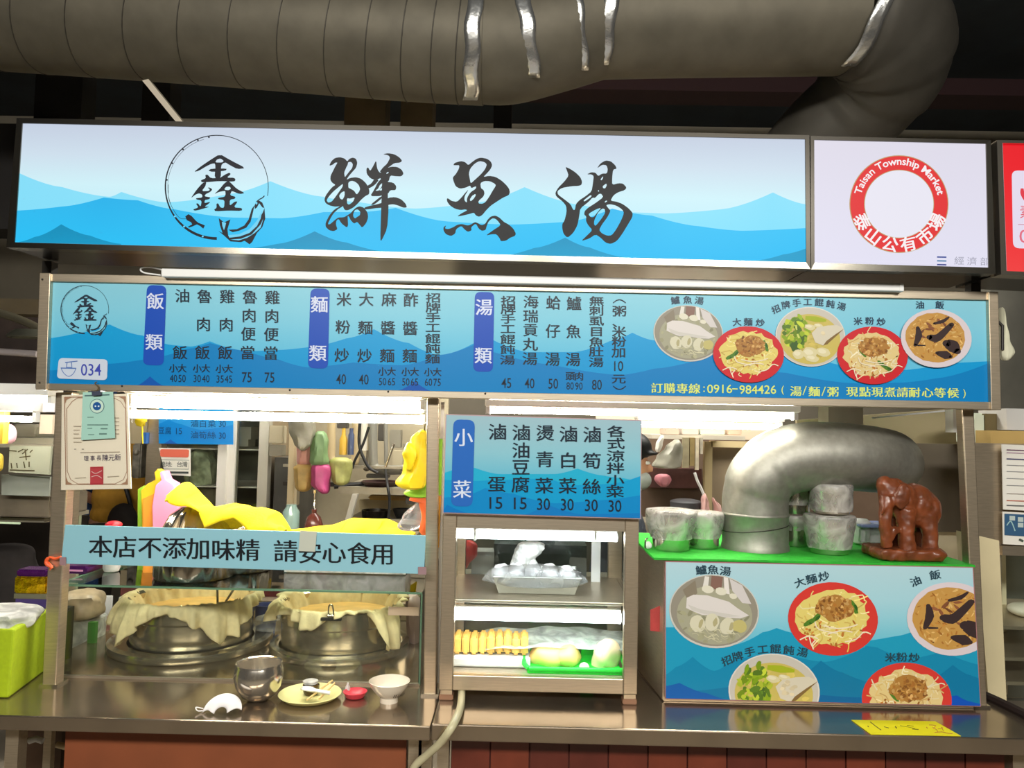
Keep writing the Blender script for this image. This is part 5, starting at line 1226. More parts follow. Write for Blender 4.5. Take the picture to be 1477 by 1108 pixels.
dish(pr, 'noodle', 1201.5, 893, 65, 53, .08)
dish(pr, 'rice', 1373, 893, 65, 53, .08)
dish(pr, 'wonton', 1116.5, 997, 66, 54, .1)
dish(pr, 'vermicelli', 1308, 1009, 65, 53, .08)
pr.clip = None
pr.build('dish_pictures', INK, t)
pr = Print(plane_surf(0.0175))
for ch, x, y, a in [('鱸', 1011.6, 822.4, -6), ('魚', 1028.6, 822, 0), ('湯', 1046.3, 824, 6), ('大', 1153.8, 840.3, -22), ('麵', 1170.4, 835.2, -14), ('炒', 1188.5, 831.6, -10), ('油', 1321, 838.6, -24), ('飯', 1349, 829.4, -10),
    ('招', 1048.7, 953, -22), ('牌', 1064, 947, -14), ('手', 1081.4, 940.5, -10), ('工', 1100.2, 937, -6), ('餛', 1118.7, 936, 0), ('飩', 1137.6, 938, 6), ('湯', 1157.5, 941, 12), ('米', 1284.6, 948.6, 0), ('粉', 1301, 948, 0), ('炒', 1318.6, 949, 6)]:
    bh(ch, x, y, 14, 12.5, (44, 70, 84), R(a))
pr.build('lettering', INK, t)
mesh_obj('green_mat', MB().box(lx0, 0.022, zb1+0.0005, bx1+0.004, 0.5, zb1+0.006), GREENM, t)
mesh_obj('side_flap', MB().add([(bx0-0.002, 0.03, zb1), (lx0, 0.3, zb1), (bx0-0.03, 0.3, ZR+0.004), (bx0-0.002, 0.03, ZR+0.004)], [(0, 1, 2, 3)]), STEEL, t, solid=0.003)
zm = zb1+0.0065
mesh_obj('sticker', MB().hexa([(938, 880), (957, 872), (957, 912), (938, 910)], 0.06, 0.062), mat('red_sticker', (176, 62, 60), 0.5, noise_s=30, noise_a=0.2), t)

# ------------------------------------------------------------------ duct elbow
t = thing('duct_elbow', 'silver exhaust duct elbow rising from the green mat and bending right', 'duct', (at(1089, 800, 0.22).x, 0.22, zm))
c0 = at(1089, 795, 0.22); rE = 0.091
z_j = at(1089, 742, 0.22).z
mesh_obj('collar', MB().lathe((c0.x, 0.22, zm), [(rE*1.03, 0), (rE*1.02, 0.012), (rE, 0.016), (rE, z_j-zm-0.004), (rE*1.025, z_j-zm-0.001), (rE*1.025, z_j-zm+0.003), (rE, z_j-zm+0.006)], 48), ALU, t, smooth=True)
pp_ = [Vector((c0.x, 0.22, z_j-0.002)), Vector((c0.x+0.001, 0.22, at(1089, 715, 0.22).z)), at(1099, 688, 0.21), at(1124, 668, 0.21), at(1162, 658.5, 0.205), at(1205, 658, 0.205), at(1245, 661, 0.22), at(1275, 665, 0.27), at(1283, 668, 0.36), at(1283, 668, 0.52)]
mesh_obj('elbow', MB().tube(pp_, [rE, rE, 0.093, 0.096, 0.097, 0.096, 0.095, 0.094, 0.094, 0.094], 48, smooth=8, cap=False), ALU, t, smooth='all')
mesh_obj('tape_line', MB().tube([Vector((c0.x+math.cos(a)*(rE+.001), 0.22+math.sin(a)*(rE+.001), at(1089, 760, 0.22).z+0.012*math.cos(a))) for a in [math.pi+i*math.pi/20 for i in range(21)]], 0.0012, 6), DARK, t)
sx = [at(1240, 655, 0.078), at(1265, 656, 0.09), at(1290, 657, 0.11), at(1305, 658, 0.13)]
# ------------------------------------------------------------------ covered steel bowls
WRAP = glass_mat('cling_film', (250, 250, 248), 0.9, 0.36, (236, 232, 224), 0.25)
def covered_bowl(px, r0_, r1_, h, Y, lab, grp, z=None, seed=0, film=0.7):
    z = zm if z is None else z
    x = at(px, 790, Y).x; c = (x, Y, z)
    t = thing('steel_container', lab, 'container', c, grp)
    mesh_obj('bowl', MB().lathe(c, [(0.001, 0.001), (r0_*0.95, 0.001), (r0_, 0.008), (r0_*1.04, h*0.4), (r1_, h*0.92), (r1_*1.03, h*0.97), (r1_*0.97, h*0.96), (r0_*0.95, 0.01), (0.001, 0.006)], 40), CHROME, t, smooth=True)
    wv = lambda a, k: 0.05*noise.noise(Vector((math.cos(a)*3+seed, math.sin(a)*3, k*1.3)))*(2 if k < 2 else 1)
    mesh_obj('film_cover', MB().lathe(c, [(r0_*1.08, h*(1-film)), (r0_*1.13, h*(1-film)+0.012), (r1_*1.04, h*0.72), (r1_*1.08, h*0.98), (r1_*1.04, h*1.05), (r1_*0.8, h*1.07), (r1_*0.3, h*1.04), (0.001, h*1.05)], 60, wv), WRAP, t, smooth='all')
    return t
covered_bowl(968, 0.051, 0.067, 0.104, 0.17, 'film covered steel bowl, leftmost on the green mat', 'covered steel containers', seed=1)
covered_bowl(1013, 0.045, 0.056, 0.095, 0.22, 'film covered steel bowl between the leftmost one and the duct', 'covered steel containers', seed=4)
covered_bowl(1146, 0.04, 0.046, 0.085, 0.3, 'steel container half covered with film right behind the duct, lower one', 'covered steel containers', seed=6, film=0.45)
covered_bowl(1146, 0.043, 0.05, 0.092, 0.3, 'film covered steel container stacked on top, right of the duct', 'covered steel containers', z=zm+0.093, seed=9, film=0.7)
covered_bowl(1196, 0.053, 0.064, 0.1, 0.17, 'front film covered steel container under the elbow', 'covered steel containers', seed=12, film=0.85)
covered_bowl(1199, 0.05, 0.055, 0.078, 0.18, 'film covered container stacked under the elbow, below the open tin', 'covered steel containers', z=zm+0.108, seed=15, film=0.9)
single('steel_tin', 'open shiny steel tin on top of the stack under the elbow', 'tin', MB().lathe((at(1200, 720, 0.2).x, 0.2, zm+0.193), [(0.001, 0.001), (0.046, 0.001), (0.049, 0.03), (0.05, 0.04), (0.047, 0.04), (0.045, 0.006), (0.001, 0.004)], 36), CHROME, smooth=True)
# clear tubs right of the stack
t = thing('plastic_tub', 'clear plastic tub with blue rim behind the elephant', 'tub', (at(1262, 790, 0.36).x, 0.36, zm))
p = at(1262, 756, 0.36)
mesh_obj('tub_body', MB().box(at(1232, 780, 0.36).x, 0.3, zm, at(1300, 780, 0.36).x, 0.42, p.z, 0.012), FILM, t)
mesh_obj('rim', MB().box(at(1229, 756, 0.36).x, 0.297, p.z-0.004, at(1302, 756, 0.36).x, 0.423, p.z+0.003, 0.002), mat('blue_rim', (136, 150, 196), 0.4), t)
single('foam_cup', 'taller white cup at the left in the clear tub behind the elephant', 'cup', MB().lathe((at(1243, 790, 0.34).x, 0.35, zm+0.006), [(0.022, 0), (0.028, 0.03), (0.03, 0.06), (0.02, 0.07), (0.001, 0.072)], 24), WHITEP, 'white cups in the clear tub', smooth=True)
single('foam_cup', 'lower white cup at the right in the clear tub behind the elephant', 'cup', MB().lathe((at(1268, 790, 0.34).x, 0.36, zm+0.006), [(0.02, 0), (0.024, 0.03), (0.026, 0.055), (0.001, 0.058)], 24), WHITEP, 'white cups in the clear tub', smooth=True)
t = thing('cable_tie', 'small white cable clip on the left corner of the green mat', 'clip', (at(934, 792, 0.16).x, 0.16, zm))
mesh_obj('clip_body', MB().ell((at(936, 785, 0.16).x, 0.16, zm+0.011), 0.01, 0.007, 0.01, 12, 8, wob=0.5, ws=60), WHITEP, t, smooth=True)
mesh_obj('cable', MB().tube([(at(931, 792, 0.15).x, 0.15, zm+0.004), (at(931, 778, 0.15).x, 0.15, zm+0.025), (at(935, 772, 0.15).x, 0.16, zm+0.03)], 0.0025, 8, smooth=4), CHROME, t, smooth=True)

# ------------------------------------------------------------------ elephant statue
def voxel(mb, size, sm=0.5, disp=0.0):
    me = bpy.data.meshes.new('t'); me.from_pydata([tuple(v) for v in mb.v], [], mb.f)
    bm = bmesh.new(); bm.from_mesh(me); bmesh.ops.recalc_face_normals(bm, faces=bm.faces); bm.to_mesh(me); bm.free()
    o = bpy.data.objects.new('t', me); COL.objects.link(o)
    md = o.modifiers.new('r', 'REMESH'); md.mode = 'VOXEL'; md.voxel_size = size
    s_ = o.modifiers.new('s', 'SMOOTH'); s_.factor = sm; s_.iterations = 3
    dg = bpy.context.evaluated_depsgraph_get(); ev = o.evaluated_get(dg); m2 = ev.to_mesh()
    out = MB(); out.v = [v.co[:] for v in m2.vertices]; out.f = [tuple(p.vertices) for p in m2.polygons]
    if disp: out.v = [tuple(Vector(v)+Vector((noise.noise(Vector(v)*70), noise.noise(Vector(v)*70+Vector((5, 5, 5))), noise.noise(Vector(v)*70+Vector((9, 1, 3)))))*disp) for v in out.v]
    ev.to_mesh_clear(); bpy.data.objects.remove(o); bpy.data.meshes.remove(me)
    return out
EY = 0.105
WOODR = mat('carved_red_wood', (122, 62, 32), 0.4, noise_s=26, noise_a=0.45, bump=0.5, coat=0.2)
t = thing('elephant_statue', 'carved reddish brown wooden elephant on a rough base at the right of the mat', 'statue', (at(1306, 810, EY).x, EY, zm))
E = lambda x, y, d=0.0: at(x, y, EY+d)
b = MB()
def cone(a, c, ra, rb): b.tube([a, a.lerp(c, .33), a.lerp(c, .66), c], [ra, ra*.67+rb*.33, ra*.33+rb*.67, rb], 14)
b.ell(E(1318, 729, .02), 0.058, 0.05, 0.06, 20, 14); b.ell(E(1336, 736, .02), 0.036, 0.045, 0.05, 18, 12); b.ell(E(1300, 722, .0), 0.04, 0.042, 0.05, 18, 12)
b.ell(E(1284, 712, -.01), 0.032, 0.034, 0.042, 18, 12)          # head
b.ell(E(1276, 700, -.01), 0.022, 0.022, 0.026, 14, 10); b.ell(E(1292, 699, .01), 0.02, 0.02, 0.018, 14, 10)
cone(E(1279, 716, -.03), E(1276, 752, -.04), 0.02, 0.016); cone(E(1276, 752, -.04), E(1279, 790, -.035), 0.016, 0.014)   # trunk
b.ell(E(1290, 765, -.035), 0.012, 0.012, 0.012, 10, 8); cone(E(1284, 776, -.04), E(1291, 762, -.04), 0.01, 0.009)
b.ell(E(1302, 716, -.05), 0.02, 0.008, 0.036, 14, 10, rot=Matrix.Rotation(.2, 3, 'Y'))   # ear
cone(E(1306, 735, -.02), E(1307, 770, -.03), 0.028, 0.02); cone(E(1307, 770, -.03), E(1309, 795, -.03), 0.02, 0.023)
cone(E(1288, 735, .04), E(1284, 795, .04), 0.022, 0.018)
cone(E(1335, 742, .0), E(1342, 770, -.01), 0.028, 0.02); cone(E(1342, 770, -.01), E(1341, 796, -.01), 0.019, 0.022)
cone(E(1330, 740, .05), E(1326, 795, .055), 0.024, 0.018)
cone(E(1344, 728, .03), E(1349, 775, .03), 0.008, 0.006)
cone(E(1279, 730, -.045), E(1270, 742, -.06), 0.006, 0.003)
mesh_obj('elephant_body', voxel(b, 0.0036, 0.4, 0.0022), WOODR, t, smooth='all')
b = MB(); x0, x1 = at(1256, 800, EY).x, at(1353, 800, EY).x
b.box(x0+.004, EY-0.062, zm+0.001, x1-.02, EY+0.075, zm+0.03); b.ell((x1-.022, EY, zm+.015), .022, .06, .014, 16, 10); b.ell((x0+.012, EY-.02, zm+.016), .018, .045, .015, 16, 10); b.ell((at(1336, 800, EY).x, EY-.04, zm+.018), .03, .028, .017, 16, 10)
mesh_obj('base', voxel(b, 0.0045, 0.4, 0.003), WOODR, t, smooth='all')

# ------------------------------------------------------------------ yellow warning paper
t = thing('warning_paper', 'yellow handwritten warning paper taped on the right counter edge', 'paper', atz(1305, 1052, ZR))
YP = [atz(1228, 1039.5, ZR), atz(1349, 1041.5, ZR), atz(1386, 1062.5, ZR), atz(1256, 1060, ZR)]
m = MB().add([v+Vector((0, 0, 0.0006)) for v in YP]+[v+Vector((0, 0, 0.0016)) for v in YP], [(0, 3, 2, 1), (4, 5, 6, 7), (0, 1, 5, 4), (1, 2, 6, 5), (2, 3, 7, 6), (3, 0, 4, 7)])
mesh_obj('paper', m, mat('yellow_paper', (250, 240, 10), 0.55), t)
pr = Print(lambda x, y, e: atz(x, y, ZR)+Vector((0, 0, 0.0019+e)))
for L, w in (([(1251.5, 1048.3), (1253, 1050)], 1.3), ([(1255, 1042.5), (1262, 1048), (1271, 1054.5)], 1.1), ([(1275, 1049.5), (1282, 1051.5)], .9), ([(1291, 1049), (1293.5, 1052)], 1.5), ([(1298, 1048), (1310, 1050), (1320, 1052.5)], .6), ([(1308, 1047.5), (1318, 1049)], .6), ([(1316, 1053), (1325, 1053.6)], .9)): pr.stroke(L, w, (88, 80, 20), 2)
for L in ([(1336, 1050), (1338, 1052)], [(1340, 1047), (1350, 1048), (1346, 1052)], [(1345, 1050), (1352, 1055), (1352, 1058)], [(1353, 1053), (1360, 1051)], [(1358, 1050), (1361, 1056)], [(1348, 1058), (1358, 1057), (1366, 1059), (1374, 1060)]): pr.stroke(L, .9, (196, 110, 50), 2)
pr.build('handwriting', INK, t)
single('rubber_strip', 'black rubber strip lying on the counter at the right edge', 'strip', MB().tube([atz(1420, 1003, ZR+.008), atz(1440, 1012, ZR+.008), atz(1477, 1030, ZR+.008), atz(1520, 1052, ZR+.008)], 0.012, 8), mat('black_rubber', (34, 20, 18), 0.7), smooth=True)

# ================================================================== CERTIFICATE
t = thing('certificate', 'framed cream certificate in a plastic sleeve hanging at the left post', 'certificate', at(140, 705, 0.02))
mesh_obj('sheet', MB().hexa([(89, 570), (184, 568), (189, 705), (88, 707)], 0.0, 0.004), mat('cream_paper', (246, 236, 216), 0.6), t)
pr = Print(plane_surf(-0.001)); BRN = (170, 130, 106)
pr.stroke([(93, 573), (181, 572), (184, 699), (95, 699), (93, 573)], 1.2, BRN, 0)
pr.stroke([(96, 590), (104, 579), (112, 574), (164, 574), (174, 579), (181, 590), (183, 680), (178, 692), (166, 698), (112, 698), (102, 692), (97, 680), (96, 590)], .8, BRN, 0)
for x, y, sx_, sy_ in ((93, 573, 1, 1), (181, 572, -1, 1), (184, 699, -1, -1), (95, 699, 1, -1)): pr.poly([(x, y), (x+11*sx_, y), (x+3*sx_, y+4*sy_), (x, y+12*sy_)], (176, 138, 112))
pr.poly([(130, 673.5), (149, 673), (149, 699), (130, 699.5)], (200, 76, 84)); pr.layer = 1
pr.stroke([(132, 680), (138, 683), (147, 679)], 1, (232, 200, 196)); pr.stroke([(132, 688), (140, 686), (147, 690)], 1, (232, 200, 196)); pr.stroke([(131.5, 675), (147.5, 674.5), (147.5, 697.5), (131.5, 698)], .8, (170, 50, 60), 0)
for i, ch in enumerate('理事長陳元新'): pr.han(ch, 124.5+i*9.1, 661.5-i*.3, (6, 6, 6, 8, 8, 8)[i], (7, 7, 7, 9, 9, 9)[i], (70, 56, 90))
for y in (615, 620.5, 626, 632, 638): pr.stroke([(106, y), (117+random.uniform(-3, 2), y)], 1, (176, 160, 140), 0); pr.stroke([(163, y-12), (172, y-12)], 1, (176, 160, 140), 0)
pr.stroke([(116, 653), (173, 652)], 1, (170, 156, 140), 0); pr.stroke([(107, 648), (110, 648)], 1, (150, 140, 130), 0); pr.stroke([(118, 648), (121, 648)], 1, (150, 140, 130), 0)
pr.stroke([(108, 690), (124, 689)], 1, (180, 166, 146), 0); pr.stroke([(155, 688), (172, 687)], 1, (180, 166, 146), 0)
pr.build('printing', INK, t)
mesh_obj('plastic_sleeve', MB().hexa([(87, 568), (190, 566), (191, 708), (87, 710)], -0.0035, -0.003), glass_mat('sleeve', (254, 254, 253), 0.6), t)
t = thing('permit_card', 'small pale teal card clipped over the certificate', 'card', at(140, 634, -0.004))
mesh_obj('card', MB().hexa([(119.5, 566), (163, 565), (166, 632), (117, 635)], -0.0075, -0.0065), mat('teal_card', (160, 204, 190), 0.6), t)
pr = Print(plane_surf(-0.008)); pr.ell(140, 586, 10.5, 10.5, (70, 110, 120)); pr.layer = 1; pr.ell(140, 586, 9.6, 9.6, (196, 220, 204)); pr.layer = 2; pr.ell(140, 586, 6, 6, (34, 84, 146)); pr.layer = 3; pr.ell(138, 586, 1.3, 1.2, (210, 226, 236), 8); pr.ell(142.5, 586, 1.3, 1.2, (210, 226, 236), 8)
pr.layer = 0
for y, a, b, c in ((602, 126, 135, 1), (613, 126, 156, 1.4), (618, 126, 133, 1), (618.5, 145, 155, 1.6), (627, 127, 136, 1), (626, 143, 154, 2)): pr.stroke([(a, y), (b, y)], c, (96, 128, 120), 0)
pr.stroke([(122, 571), (158, 569.5)], 1.8, (80, 110, 110), 0)
pr.build('printing', INK, t)
t = thing('binder_clip', 'small dark clip with string holding certificate and teal card', 'clip', at(138, 568, -0.01))
mesh_obj('jaw', MB().hexa([(132, 566), (145, 563), (145, 570), (133, 571)], -0.016, 0.006), mat('slate_clip', (60, 66, 84), 0.4), t)
mesh_obj('string', MB().tube([at(139, 566, -0.012), at(142, 559, -0.012), at(137, 553, -0.013), at(140, 551, -0.008)], 0.0015, 6, smooth=4), mat('brown_string', (92, 74, 40), 0.8), t, smooth=True)
single('cloth_rag', 'pale cloth rag hanging from a hook at the right end of the menu board', 'rag', MB().rows([(444, 1442.5, 1444.5), (462, 1443, 1448), (490, 1443, 1455), (508, 1443, 1462), (520, 1444, 1456)], 0.02, 0.03, wob=0.1), mat('pale_rag', (216, 214, 188), 0.8, noise_s=30, noise_a=0.1, bump=0.3), smooth=True)
single('hook', 'dark hook at the right end of the menu board', 'hook', MB().tube([at(1438, 463, 0.02), at(1446, 470, 0.01), at(1446, 505, 0.01)], 0.004, 8), DARK)

# ================================================================== KITCHEN BEHIND
def bb(name, label, cat_, x0, y0, x1, y1, Y, th, m, group=None, bev=0.0):
    return single(name, label, cat_, MB().pbox(x0, y0, x1, y1, Y, Y+th, bev), m, group)
def pp3(par, name, x0, y0, x1, y1, Y, th, m, bev=0): return mesh_obj(name, MB().pbox(x0, y0, x1, y1, Y, Y+th, bev), m, par)
FRW = mat('fridge_white', (226, 222, 214), 0.4)
t = thing('display_fridge', 'tall glass door refrigerator with white frames behind the glass case', 'refrigerator', at(285, 1100, 1.55))
fz = 0.0
def fb(name, x0, x1, Y0, Y1, m, z0=0.02, z1=None, y0=600):
    a, b = at(x0, 700, Y0).x, at(x1, 700, Y0).x
    return mesh_obj(name, MB().box(a, Y0, z0, b, Y1, z1 if z1 else 1.78), m, t)
fb('side_frame', 209, 230, 1.53, 1.59, STEEL)
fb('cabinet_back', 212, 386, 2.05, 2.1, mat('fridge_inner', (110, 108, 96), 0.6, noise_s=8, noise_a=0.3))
fb('side_wall', 378, 386, 1.59, 2.05, STEEL)
fb('door_frame', 312, 325, 1.53, 1.59, FRW); fb('door_frame', 326, 337, 1.55, 1.6, FRW); fb('door_frame', 371, 385, 1.55, 1.6, mat('frame_grey', (196, 192, 178), 0.4, 0.4))
fb('top_panel', 212, 386, 1.55, 2.05, FRW, 1.74, 1.78); fb('base_panel', 212, 386, 1.55, 2.05, FRW, 0.02, 0.3)
for py in (702, 648): mesh_obj('wire_shelf', MB().box(at(229, py, 1.63).x, 1.63, at(280, py, 1.65).z, at(374, py, 1.63).x, 2.04, at(280, py, 1.65).z+0.006), FRW, t)
mesh_obj('door_glass', MB().box(at(229, 700, 1.57).x, 1.56, 0.3, at(313, 700, 1.57).x, 1.565, 1.74), GLASS, t); mesh_obj('door_glass', MB().box(at(337, 700, 1.57).x, 1.565, 0.3, at(372, 700, 1.57).x, 1.57, 1.74), GLASS, t)
t2 = thing('door_menu', 'bright blue strip menu fixed on the refrigerator door', 'menu', at(282, 641, 1.52))
q = [(229, 588), (336, 590), (336, 641.5), (229, 640)]
mesh_obj('sheet', MB().hexa(q, 1.515, 1.52), mat('bright_blue', (20, 150, 226), 0.5), t2)
pr = Print(plane_surf(1.514)); pr.clip = q; pr.step = 0.0012
ridge(pr, [(225, 612), (243, 605), (262, 612), (290, 620), (340, 612)], 645, (10, 132, 216), 0); ridge(pr, [(230, 642), (246, 634), (262, 642)], 645, (30, 96, 190), 1); pr.clip = None; pr.layer = 2
for ch, x, y, w in (('豆', 233, 621, 8), ('腐', 243, 621.5, 8), ('滷', 281, 611, 10), ('白', 293, 611.5, 10), ('菜', 306, 611.5, 10), ('滷', 281, 627.5, 10), ('筍', 293, 628, 10), ('絲', 305.5, 628, 11)): pr.han(ch, x, y, w, 10, (20, 60, 110))
pr.word('15', 258.5, 622, 8.5, 9, (20, 60, 110)); pr.word('30', 321, 611.5, 10, 9, (20, 60, 110)); pr.word('30', 321, 628.5, 10, 9, (20, 60, 110)); pr.build('lettering', INK, t2)
t2 = thing('origin_notice', 'white notice with a red top on the refrigerator glass', 'notice', at(252, 687, 1.52))
mesh_obj('sheet', MB().hexa([(229, 646), (274.5, 647), (274.5, 687), (238, 685)], 1.518, 1.522), PAPER, t2)
pr = Print(plane_surf(1.5165)); pr.step = 0.001; pr.rrect([(231, 648), (273, 648.5), (272, 660), (231, 659)], 3, (222, 110, 90)); pr.layer = 1
for i, ch in enumerate('產地:台灣'): pr.han(ch, 235.5+i*7.8, 670, 7, 8, (50, 60, 60))
pr.stroke([(232, 663.5), (273, 664), (272, 677), (233, 676.5)], .8, (80, 90, 90), 0); pr.stroke([(240, 681.5), (272, 682)], 3, (70, 76, 76), 0); pr.build('lettering', INK, t2)
single('ice_bag', 'white bag of vegetables inside the refrigerator', 'bag', MB().rows([(648, 286, 298), (655, 277, 306), (668, 272, 312), (690, 272, 313), (701, 276, 312)], 1.75, 0.18, wob=0.2, ws=14), mat('frosted_green', (180, 190, 158), 0.6, noise_s=26, noise_a=0.5, bump=0.5), smooth=True)
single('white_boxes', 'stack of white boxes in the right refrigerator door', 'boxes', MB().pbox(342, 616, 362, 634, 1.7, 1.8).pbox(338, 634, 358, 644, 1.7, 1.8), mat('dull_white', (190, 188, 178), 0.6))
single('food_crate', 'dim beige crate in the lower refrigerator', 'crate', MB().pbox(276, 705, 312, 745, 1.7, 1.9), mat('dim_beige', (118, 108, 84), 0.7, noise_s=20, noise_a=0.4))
# hood and rail at the back
STD = mat('dull_steel_back', (158, 150, 132), 0.5, 0.5, noise_s=10, noise_a=0.15)
single('splash_back', 'large steel splash panel behind the stove', 'panel', MB().pbox(386, 560, 640, 1160, 2.15, 2.2), mat('splash_back', (168, 158, 134), 0.5, 0.3, noise_s=5, noise_a=0.25))
bb('fridge_dark', 'dark grey refrigerator side beside the glass door refrigerator', 'refrigerator', 389, 660, 409, 1060, 1.6, 0.5, mat('dark_grey_panel', (70, 68, 62), 0.6, noise_s=12, noise_a=0.25))
bb('wood_post', 'cream wooden upright carrying the hanging bags', 'post', 409, 590, 419, 1091, 1.45, 0.05, mat('cream_wood', (196, 180, 146), 0.6), bev=0.004)
bb('shelf_rail', 'long dark steel shelf rail at the back of the kitchen', 'rail', 408, 697, 640, 703, 1.5, 0.06, DARK)
bb('shelf_rail', 'thin upper steel rail carrying utensils', 'rail', 408, 672, 640, 676, 1.55, 0.03, STD)
t = thing('work_table', 'steel work table with an angled leg behind the towels', 'table', at(560, 1050, 1.4))
pp3(t, 'table_edge', 488, 704, 640, 714, 1.42, 0.5, STD); mesh_obj('leg', MB().hexa([(508, 713), (516, 713), (505, 752), (497, 752)], 1.4, 1.43), mat('pale_leg', (206, 202, 190), 0.5), t)
mesh_obj('leg', MB().pbox(630, 713, 638, 1000, 1.42, 1.46), STD, t); mesh_obj('back_panel', MB().pbox(515, 722, 640, 900, 1.8, 1.84), mat('cream_panel', (196, 184, 150), 0.6), t)
mesh_obj('under_shelf', MB().pbox(500, 750, 640, 756, 1.42, 0.4+1.42), STD, t)
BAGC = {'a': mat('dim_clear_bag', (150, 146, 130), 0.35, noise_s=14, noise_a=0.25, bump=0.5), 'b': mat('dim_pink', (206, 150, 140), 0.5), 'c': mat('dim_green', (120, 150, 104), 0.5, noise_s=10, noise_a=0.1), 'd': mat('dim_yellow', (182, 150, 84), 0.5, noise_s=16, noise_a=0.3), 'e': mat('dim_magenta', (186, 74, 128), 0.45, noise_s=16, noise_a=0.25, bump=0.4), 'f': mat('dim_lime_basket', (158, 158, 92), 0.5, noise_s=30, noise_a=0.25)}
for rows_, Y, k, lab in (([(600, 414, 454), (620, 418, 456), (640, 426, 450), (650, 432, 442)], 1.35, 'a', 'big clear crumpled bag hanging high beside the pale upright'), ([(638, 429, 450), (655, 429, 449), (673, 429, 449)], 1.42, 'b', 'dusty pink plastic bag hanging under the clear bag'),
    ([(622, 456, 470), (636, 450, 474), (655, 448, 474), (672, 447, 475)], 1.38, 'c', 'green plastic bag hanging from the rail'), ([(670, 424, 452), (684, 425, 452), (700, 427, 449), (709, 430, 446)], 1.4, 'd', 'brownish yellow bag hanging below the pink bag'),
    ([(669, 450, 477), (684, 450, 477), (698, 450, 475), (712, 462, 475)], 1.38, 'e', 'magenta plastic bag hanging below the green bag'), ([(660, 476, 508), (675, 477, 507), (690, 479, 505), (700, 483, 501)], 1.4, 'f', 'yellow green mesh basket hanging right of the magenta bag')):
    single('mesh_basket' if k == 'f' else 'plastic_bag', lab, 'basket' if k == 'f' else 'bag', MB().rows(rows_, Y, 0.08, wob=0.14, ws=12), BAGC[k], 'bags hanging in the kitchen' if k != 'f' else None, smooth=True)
PV = mat('grey_pipe', (136, 134, 124), 0.45, 0.2); BG = mat('beige_pipe', (188, 170, 132), 0.5)
def pipe(lab, pts, r, m, n='gas_pipe'): return single(n, lab, 'pipe', MB().tube([at(*p) for p in pts], r, 12, smooth=5), m, smooth=True)
pipe('beige pipe bending under the hood left of the thermos', [(478, 590, 1.6), (478, 640, 1.6), (478, 662, 1.6), (488, 668, 1.6), (506, 668, 1.6), (513, 660, 1.6), (514, 600, 1.6)], 0.02, BG)
pipe('grey water pipe dropping to a bend in the kitchen', [(538, 590, 1.6), (538, 660, 1.6), (541, 674, 1.6), (552, 678, 1.6), (580, 678, 1.6)], 0.022, PV)
pipe('thin grey conduit running down behind the yellow bags', [(556, 590, 1.8), (557, 668, 1.8)], 0.01, PV); pipe('pale vertical pipe near the middle of the kitchen', [(526, 590, 1.9), (524, 650, 1.9)], 0.018, mat('pale_pipe', (206, 202, 188), 0.5))
pipe('loose black hose looping between pipes', [(520, 600, 1.5), (518, 640, 1.5), (526, 664, 1.5), (534, 676, 1.5), (545, 682, 1.5)], 0.007, BLACK, 'hose'); pipe('second black hose crossing the first', [(532, 616, 1.5), (524, 640, 1.5), (512, 664, 1.5), (508, 676, 1.5)], 0.006, BLACK, 'hose')
pipe('black cord hanging over the work table', [(556, 677, 1.56), (559, 700, 1.4), (562, 725, 1.39), (559, 755, 1.39)], 0.006, BLACK, 'cord')
pipe('bright steel ladle handle hanging from the rail', [(568, 640, 1.4), (556, 674, 1.4)], 0.006, CHROME, 'ladle')
for x0, x1, y0, y1, Y, c, lab in ((503, 510, 630, 656, 1.5, (60, 70, 100), 'dark blue thermos bottle on the kitchen rail'), (490, 501, 622, 655, 1.5, (196, 160, 60), 'yellow sauce bottle on the kitchen rail'), (444, 452, 700, 715, 1.3, (90, 40, 40), 'dark red sauce bottle')):
    pass
single('thermos_bottle', 'slim dark blue thermos in the kitchen between the pipes', 'bottle', MB().lathe((at(506, 650, 1.5).x, 1.5, at(506, 656, 1.5).z), [(0.001, 0), (0.014, 0), (0.014, 0.09), (0.009, 0.1), (0.009, 0.12), (0.001, 0.12)], 18), mat('navy_bottle', (66, 76, 104), 0.35), smooth=True)
single('sauce_bottle', 'yellow sauce bottle left of the slim thermos', 'bottle', MB().lathe((at(495, 650, 1.5).x, 1.5, at(495, 656, 1.5).z), [(0.001, 0), (0.018, 0), (0.018, 0.07), (0.009, 0.09), (0.008, 0.12), (0.001, 0.12)], 18), mat('mustard_bottle', (200, 160, 60), 0.4), smooth=True)
t = thing('condiment_bottle', 'dark brown bottle with a steel pump behind the towels', 'bottle', at(452, 768, 1.02))
p = at(452, 768, 1.02)
mesh_obj('bottle_body', MB().lathe(p, [(0.001, 0), (0.034, 0), (0.036, 0.03), (0.026, 0.06), (0.01, 0.075), (0.01, 0.09), (0.001, 0.09)], 24), mat('brown_glass', (84, 42, 34), 0.2), t, smooth=True)
mesh_obj('pump', MB().lathe(p+Vector((0, 0, 0.09)), [(0.007, 0), (0.004, 0.004), (0.004, 0.06), (0.011, 0.062), (0.011, 0.075), (0.001, 0.076)], 16), CHROME, t, smooth=True)
p = at(419, 768, 1.02)
single('glass_jar', 'pale blue green glass jar behind the towels', 'jar', MB().lathe(p, [(0.001, 0), (0.03, 0), (0.032, 0.01), (0.032, 0.08), (0.02, 0.1), (0.02, 0.108), (0.001, 0.108)], 24), mat('jar_green', (130, 156, 148), 0.15), smooth=True)
single('condiment_shelf', 'steel shelf behind the glass case carrying jar and bottle', 'shelf', MB().box(at(396, 768, 1.0).x, 0.95, 0.02, at(600, 768, 1.0).x, 1.12, at(452, 768, 1.02).z), STEELH)
